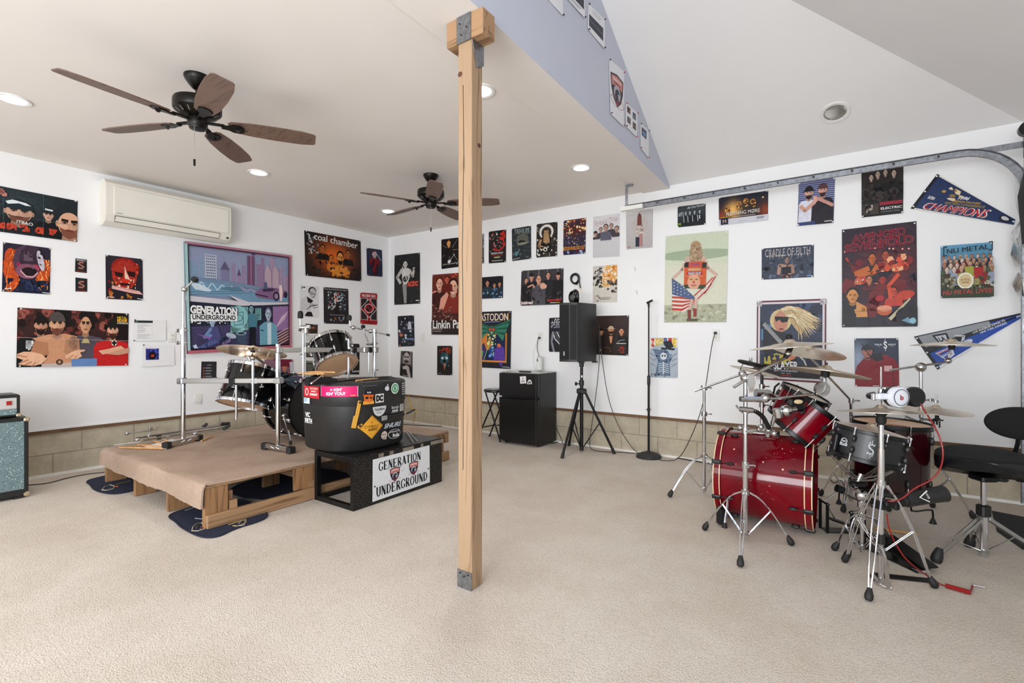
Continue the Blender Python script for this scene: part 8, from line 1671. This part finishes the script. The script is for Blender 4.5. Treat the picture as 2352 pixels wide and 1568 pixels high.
a = Art(1.1); a.E(.5, .42, .4, .38, 'c8ccd0'); a.E(.5, .42, .33, .3, '1a1b1e'); a.T('Pearl', .5, .4, .5, .3, 'c8ccd0', .03); a.R(.05, .66, .95, 1, 'c8ccd0'); a.T('EXPORT', .5, .83, .7, .16, '1a1b1e', .02)
onshell(SN, axs, .176, -38, .05, .045, .0, a, 'badge', sn, '0e0f11')
C8 = SN+axs*.106; cymbal('thin bronze cymbal lying flat on the snare drum', C8, (UP+RT*.20-VW*.04).normalized(), .178, name='cymbal')
x_, y_, z_ = frame(axs); pth = SN-RT*.192-VW*.01; b = B(); b.box(pth+UP*.02, (.022, .03, .10), (RT, VW, axs), .005); b.box(pth-UP*.065+RT*.01, (.035, .03, .04), (RT, VW, axs), .006); b.build('strainer', M_blackm, sn)
# snare stand
gs = onz(1968, 1290); gs = Vector((adp(1980, 1200, 2.82).x, adp(1980, 1200, 2.82).y, 0)); SS = thing('snare_stand', gs, 'chrome snare stand with angled basket behind the hi-hat stand', 'snare stand'); zsn = lambda v: Vector((gs.x, gs.y, zat(v, gs))); dS = dep(gs)
fs_ = [onz(1908, 1262), onz(1936, 1284), Vector((gs.x+.18, gs.y+.22, 0))]
stand_base(SS, gs.x, gs.y, 0, zat(1185, gs), fs_, zat(1300, gs) if zat(1300, gs) > .03 else .04, pr=.011); B().cyl(zsn(1190), zsn(1150), .014, n=14).build('middle_tube', M_chrome, SS); clamp(SS, zsn(1158), .022)
B().ball(zsn(1138), .034, 16).build('ball_joint', M_chrome, SS); B().cyl(zsn(1138), adp(1965, 1122, dS), .015, n=12).build('basket_stem', M_chrome2, SS); B().cyl(adp(1964, 1118, dS), adp(1978, 1088, dS), .013, n=12).build('basket_stem', M_chrome2, SS); B().box(adp(1972, 1110, dS), (.09, .05, .03), (RT, VW, UP), .01).build('basket_hub', M_blackm, SS)
for q in ((1908, 1042), (2058, 1078), (2040, 1052)):
    e = adp(q[0], q[1], dS+(.1 if q[0] == 2040 else -.04)); b = B(); m0 = adp(1974, 1106, dS)
    b.tube([m0, m0.lerp(e, .5)-UP*.02, e], .006, 6, 1); b.tube([m0+UP*.015, m0.lerp(e, .55)+UP*.0, e], .004, 6, 1); o = b.build('basket_arm', M_chrome2, SS); B().cyl(e-RT*.02, e+RT*.02+UP*.01, .013, n=10).build('rubber_grip', M_rubber, o)
# floor tom
FM = Vector((.19, 4.03, 0)); zf1, zf0 = zat(972, FM), zat(1132, (FM.x, FM.y-.15, 0))
FMc = Vector((FM.x, FM.y, (zf0+zf1)/2)); drum('floor_tom', 'large dark red-black floor tom on three bent legs behind the snare', 'drum', FMc, (0.03, 0, 1), .205, zf1-zf0, M_dkred, M_blackm, M_tanhead, M_head, 8, M_blackp, base=(FM.x, FM.y, 0))
ft = [o for o in bpy.data.objects if o.name.startswith('floor_tom')][-1]
for (u, v) in ((1927, 1157), (2143, 1202), None) if False else ((1927, 1157), (2143, 1202)):
    e = onz(u, v); d = (e-FM).normalized(); a0 = Vector((FM.x, FM.y, 0))+d*.222
    b = B(); b.tube([a0+UP*(zf1-.08), a0+UP*.15, a0+UP*.11+d*.005, e+UP*.10-d*.01, e+UP*.07, e+UP*.03], .006, 8, 1); o = b.build('leg', M_blackm, ft); B().cyl(e+UP*.035, e, .009, .022, 12).build('rubber_foot', M_rubber, o); B().box(a0+UP*(zf0+.14), (.03, .03, .06), None, .008).build('leg_bracket', M_blackp, o)
a = Art(1.6); a.E(.5, .5, .5, .5, 'c89878'); a.T('Aquarian', .5, .5, .7, .2, '4a3428', .0)
artmesh('head_logo', a, lambda s, t, d: Vector((FM.x+.03+(s-.5)*.13, FM.y-.10-(t-.5)*.05, zf1+.008+d+(s-.5)*-.004)), ft, bg='d8b08c', grid=(0, 0), noise=0)
# stand S4 with C6 and hi-hat C5
g4 = Vector((.39, 4.54, 0)); S4 = thing('cymbal_stand', g4, 'chrome boom stand behind the floor tom, left of the drum throne', 'cymbal stand', sg); z4 = lambda v: Vector((g4.x, g4.y, zat(v, g4))); d4 = dep(g4)
stand_base(S4, g4.x, g4.y, 0, .46, [onz(2243, 1192), Vector((g4.x-.25, g4.y+.1, 0)), Vector((g4.x+.1, g4.y+.32, 0))], .10); B().cyl((g4.x, g4.y, .4), z4(930), .014, n=16).build('lower_tube', M_chrome, S4); B().cyl(z4(932), z4(852), .0115, n=14).build('middle_tube', M_chrome, S4)
clamp(S4, z4(918), .022); B().ball(z4(843), .034).build('boom_joint', M_chrome2, S4); boom(S4, adp(2042, 850, d4), adp(2178, 831, d4), .0075); B().ball(adp(2178, 828, d4), .022).build('tilter_joint', M_chrome2, S4)
C6 = adp(2186, 787, d4); n6 = tilt(.02, .02); boom(S4, adp(2178, 828, d4), C6, .006, 'tilter_rod'); B().lathe([(.016, -.05), (.02, -.035), (.02, -.014)], C6, n6, 14).build('felt_washer', M_black, S4)
cymbal('bronze cymbal edge-on in front of the lower pennant, top right of the kit', C6, n6, .235)
b = B(); b.box(adp(2040, 846, d4), (.055, .003, .04), (RT, VW, UP)); b.build('price_tag', mat('pink_tag', 'd0a8a8', .5), S4, label='pink and white tag')
boom(S4, adp(2112, 962, d4-.03), adp(2158, 966, d4-.06), .008, 'side_arm'); boom(S4, adp(2078, 955, d4-.1), adp(2118, 972, d4-.03), .007, 'side_arm')
C5 = adp(2150, 938, d4-.06); n5 = tilt(.03, -.06); cymbal('bronze hi-hat cymbal with clutch on top, under the stand behind the floor tom', C5, n5, .20, name='hi_hat_cymbal', group=None)
for v0, v1, r in ((965, 950, .012), (975, 955, .006)): B().cyl(adp(2152, v0, d4-.06), adp(2152, v1, d4-.06), r, n=10).build('hanger', M_blackm, S4)
B().lathe([(.006, -.05), (.016, -.04), (.03, -.02), (.03, -.014)], C5, UP, 16).build('felt_washer', M_black, S4); b = B(); b.cyl(C5+UP*.01, C5+UP*.10, .005); b.cyl(C5+UP*.04, C5+UP*.06, .014, n=10); b.box(C5+UP*.06-RT*.03, (.03, .01, .02), (RT, VW, UP), .003); b.build('clutch', M_chrome2, S4)
for u in (2145, 2158): B().cyl(adp(u, 982, d4-.06), adp(u, 960, d4-.06), .005).build('hanger', M_blackm, S4)
B().cyl(adp(2135, 966, d4-.06), adp(2166, 965, d4-.06), .005).build('hanger', M_blackm, S4)
# stick holder
sh = thing('stick_holder', adp(2120, 1160, 2.6), 'black tube stick holder with white V mark clamped on the hi-hat stand', 'stick holder')
pa, pb_ = adp(2070, 1150, 2.56), adp(2168, 1133, 2.56); dt = (pb_-pa).normalized()
B().lathe([(.030, 0), (.030, .01), (.041, (pb_-pa).length-.012), (.043, (pb_-pa).length), (.038, (pb_-pa).length), (.036, .02), (.001, .015)], pa, dt, 28).build('tube', M_blackp, sh)
B().tube([adp(2129, 1127, 2.513), adp(2113, 1142, 2.513), adp(2135, 1152, 2.518)], .0032, 6).build('v_mark', M_paper, sh, label='white V mark')
a = Art(2.5); a.T('VATER', .5, .5, .9, .8, 'c8c8d0', .02)
artmesh('maker_name', a, lambda s, t, d: adp(2131, 1139, 2.512)+(RT*.5-UP*.87)*((s-.5)*.035)+(RT*.87+UP*.5)*((.5-t)*.012)-VW*d, sh, bg='1a1a1b', grid=(0, 0), noise=0)
b = B(); b.cyl(z3(1168), z3(1150), .022, n=16); b.box(adp(2040, 1155, d3_-.02), (.05, .04, .035), (RT, VW, UP), .008); b.box(adp(2058, 1160, d3_-.0), (.03, .03, .05), (RT, VW, UP), .008); b.build('holder_clamp', M_blackm, sh)
# red cables
cable('red_cable', [adp(2110, 922, d3_+.02), adp(2122, 940, d3_), adp(2138, 965, d3_-.05), adp(2158, 1000, d3_-.1), adp(2168, 1040, d3_-.12), adp(2160, 1080, d3_-.1), adp(2138, 1104, d3_-.08), adp(2100, 1120, d3_-.06), adp(2072, 1146, d3_-.05), adp(2050, 1151, d3_-.05), adp(2038, 1150, d3_-.03)], .0036, M_redc, 'red headphone cable looping down from the headphones to the stick holder')
cable('red_cable', [z3(1180)+RT*.03, z3(1215)+RT*.04, adp(2060, 1255, d3_), adp(2085, 1290, d3_-.02), onz(2130, 1322, .03), onz(2160, 1342, .008), onz(2172, 1345, .012)], .0034, M_redc, 'red cable trailing from the stick holder down to the carpet')
p0_, p1_ = onz(2172, 1344, .014), onz(2228, 1360, .014); dv_ = (p1_-p0_); Lc = dv_.length; dv_.normalize(); sv = UP.cross(dv_)
cc_ = thing('coiled_red_cable', p0_, 'tightly coiled red cable end with jack plug on the carpet', 'cable')
B().tube([p0_+dv_*(Lc*i/180)+(UP*math.cos(i*.75)+sv*math.sin(i*.75))*.0085 for i in range(181)], .0035, 5).build('coil', M_redc, cc_); B().tube([p1_, onz(2232, 1352, .012), onz(2234, 1342, .008)], .0045, 6).build('tail', M_redc, cc_)
B().cyl(onz(2230, 1342, .01), onz(2262, 1349, .008), .004).build('jack_plug', M_chrome, cc_)
# kick pedals
def pedal(label, hb, toe, heel, bu, bh=.22):
    t = thing('kick_pedal', (hb.x, hb.y, 0), label, 'drum pedal'); d = (heel-toe); d.normalize(); s = Vector((-d.y, d.x, 0))
    slab(toe, heel, .09, .006, 'base_plate', M_blackm, t, (.006, .006)); slab(toe+d*.03, heel-d*.02, .075, .010, 'footboard', M_blackm, t, (.085, .022)); slab(heel-d*.04, heel+d*.02, .075, .018, 'heel_plate', M_chrome2, t, (.016, .012))
    for q in (-.045, .045): B().box(toe+s*q+UP*.10, (.018, .012, .20), (d, s, UP), .003).build('frame_post', M_blackm, t)
    B().cyl(toe+s*-.06+UP*.19, toe+s*.06+UP*.19, .008).build('axle', M_chrome, t); b = B(); h = toe+UP*.19+d*.10+UP*.085; b.cyl(toe+UP*.19, h, .0045); o = b.build('beater_shaft', M_chrome, t)
    B().cyl(h-d*.02+UP*.01, h+d*.022-UP*.006, .025, .022, 16).build('beater_head', M_black, o)
    B().cyl(toe+UP*.02+s*.05, toe+UP*.19+s*.05, .004).build('spring', M_chrome2, t); B().cyl(toe+d*.01+UP*.19, toe+d*.07+UP*.08, .004).build('drive_chain', M_chrome2, t); return t
tk = Vector((-.165, 3.84, 0)); pedal('black and chrome kick pedal at the playing side of the red bass drum', tk, tk, onz(1985, 1222), 0)
tk2 = onz(1962, 1246); pedal('second black pedal lying on the floor behind the hi-hat pedal', tk2, tk2+Vector((.02, .02, 0)), onz(2122, 1316), 0)
b = B(); b.cyl(adp(2062, 1300, 2.6), adp(2095, 1318, 2.55), .022, n=14); 
stick(onz(2008, 1213, .009), onz(2109, 1226, .009), 'wooden drumstick on the carpet behind the hi-hat stand')
# throne
gt_ = onz(2259, 1278); TH = thing('drum_throne', (gt_.x, gt_.y, 0), 'black motorcycle-style drum throne with round backrest at the right edge', 'drum throne'); zt6 = lambda v: Vector((gt_.x, gt_.y, zat(v, gt_))); dT = dep(gt_)
B().cyl(zt6(1280), zt6(1180), .020, n=18).build('lower_tube', M_chrome, TH); b = B(); b.cyl(zt6(1182), zt6(1095), .014, n=16)
for i in range(16): b.torus(zt6(1172-4.6*i), UP, .0135, .0022, 16, 5)
b.build('threaded_rod', M_chrome, TH); B().box(zt6(1172), (.055, .055, .07), (RT, VW, UP), .008).build('height_block', M_blackp, TH); B().cyl(zt6(1268), zt6(1260), .026, n=16).build('brace_collar', M_chrome2, TH)
fT = [onz(2147, 1292), onz(2224, 1254), onz(2385, 1275)]
hubT = zat(1190, gt_)
for f in fT:
    d = (f-Vector((gt_.x, gt_.y, 0))); d.normalize(); s = Vector((-d.y, d.x, 0)); a0 = Vector((gt_.x, gt_.y, hubT))+d*.025; a2 = f-d*.03+UP*.045; b = B()
    for q in (-1, 1): b.box((a0+a2)/2+s*q*.012, ((a2-a0).length, .004, .02), ((a2-a0).normalized(), s, (a2-a0).normalized().cross(s)), .001)
    lg_ = b.build('leg', M_chrome2, TH); B().lathe([(.014, .045), (.02, .03), (.027, .0), (.028, -.025), (.02, -.04)], a2+d*.01-UP*.006, (UP-d*.4).normalized(), 14).build('rubber_foot', M_rubber, lg_); B().tube([Vector((gt_.x, gt_.y, zat(1264, gt_)))+d*.02, a0.lerp(a2, .62)], .003, 5).build('brace', M_chrome2, TH)
# saddle seat: broad rear, front split by recesses
zS = zat(1048, gt_); b = B(); V = []; F = []; n = 48; m = 12; ctr = Vector((gt_.x+.03, gt_.y, 0))
def seatR(a):   # outline radius, nose toward the kit (-x)
    x = math.cos(a); r = .20+.045*abs(math.sin(a))**2+.02*math.cos(2*a); 
    return r*(1.12 if x < 0 else 1.0)
Vv = []
for j in range(m+1):
    tj = j/m
    for i in range(n):
        a = 2*PI*i/n; r = seatR(a)
        if tj <= .5: k = math.sin(tj*PI); rr_ = r*(k**.45 if k > 0 else 0); z = zS+.045*(1-(rr_/r)**2*.7)-.012*math.cos(2*a)*(rr_/r)**2+.0
        else: q = (tj-.5)*2; rr_ = r*(1-.10*q**2-.28*(q > .85)); z = zS+.045*.3-.012*math.cos(2*a)-.085*q
        Vv.append(ctr+Vector((rr_*math.cos(a), rr_*math.sin(a), z)))
for j in range(m):
    for i in range(n): F.append((j*n+i, j*n+(i+1) % n, (j+1)*n+(i+1) % n, (j+1)*n+i))
F.append(tuple(range(m*n, (m+1)*n))); b.add(Vv, F).build('saddle_seat', M_velour, TH, ang=70)
Vv = []; F = []; levels = ((1.0, .0), (1.012, -.015), (1.0, -.06), (.9, -.078), (.5, -.082)); n0 = len(levels)
for k, dz in levels:
    for i in range(n): a = 2*PI*i/n; r = seatR(a)*k; Vv.append(ctr+Vector((r*math.cos(a), r*math.sin(a), zS+.012-.012*math.cos(2*a)-.012+dz*(.06+1.25*abs(math.sin(a+1.9))**1.4))))
for j in range(n0-1):
    for i in range(n): F.append((j*n+i, j*n+(i+1) % n, (j+1)*n+(i+1) % n, (j+1)*n+i))
F.append(tuple(range((n0-1)*n, n0*n))); B().add(Vv, F).build('seat_side', M_vinyl, TH, ang=70)
B().box(zt6(1096), (.10, .10, .035), (RT, VW, UP), .008).build('seat_bracket', M_blackm, TH); B().lathe([(.03, 0), (.034, .006), (.034, .018), (.028, .022)], zt6(1104)+RT*.10, UP, 14).build('adjust_knob', M_blackp, TH)
bk = adp(2345, 972, dT-.08); bn = (VW*-.55+RT*-.35+UP*.1).normalized(); x_, y_, z_ = frame(bn)
b = B(); V = []; F = []
pr_ = [(0.001, .03), (.6, .028), (.9, .018), (1.0, 0), (.97, -.02), (.8, -.03), (.001, -.032)]
for k, h in pr_:
    for i in range(40): a = 2*PI*i/40; V.append(bk+x_*(.155*k*math.cos(a))+y_*(.092*k*math.sin(a))+z_*h)
for j in range(len(pr_)-1):
    for i in range(40): F.append((j*40+i, j*40+(i+1) % 40, (j+1)*40+(i+1) % 40, (j+1)*40+i))
b.add(V, F).build('backrest', M_velour, TH, ang=70); B().tube([bk-z_*.03, bk-z_*.06-UP*.15, zt6(1090)+RT*.18+VW*.05], .011, 8, 1).build('backrest_bar', M_blackm, TH)
# black mat at the right edge
P = [onz(u, v, .002) for u, v in ((2278, 1174), (2370, 1192), (2420, 1255), (2350, 1262), (2290, 1220))]
b = B(); b.prism([(p.x, p.y) for p in P], (0, 0, .001), *AX, .007); b.build('rubber_mat', mat('speckled_mat', '121214', .8, c2='2a2a2c', vscale=60), None, label='black speckled mat on the carpet at the right edge behind the throne', cat='mat')
B().tube([onz(1905, 1095, .01), onz(1915, 1112, .01), onz(1930, 1100, .02), onz(1940, 1115, .01), onz(1925, 1120, .01)], .004, 5, 2).build('loose_cable', M_blackp, None, label='tangled black cable on the floor between the red bass drum and floor tom', cat='cable')
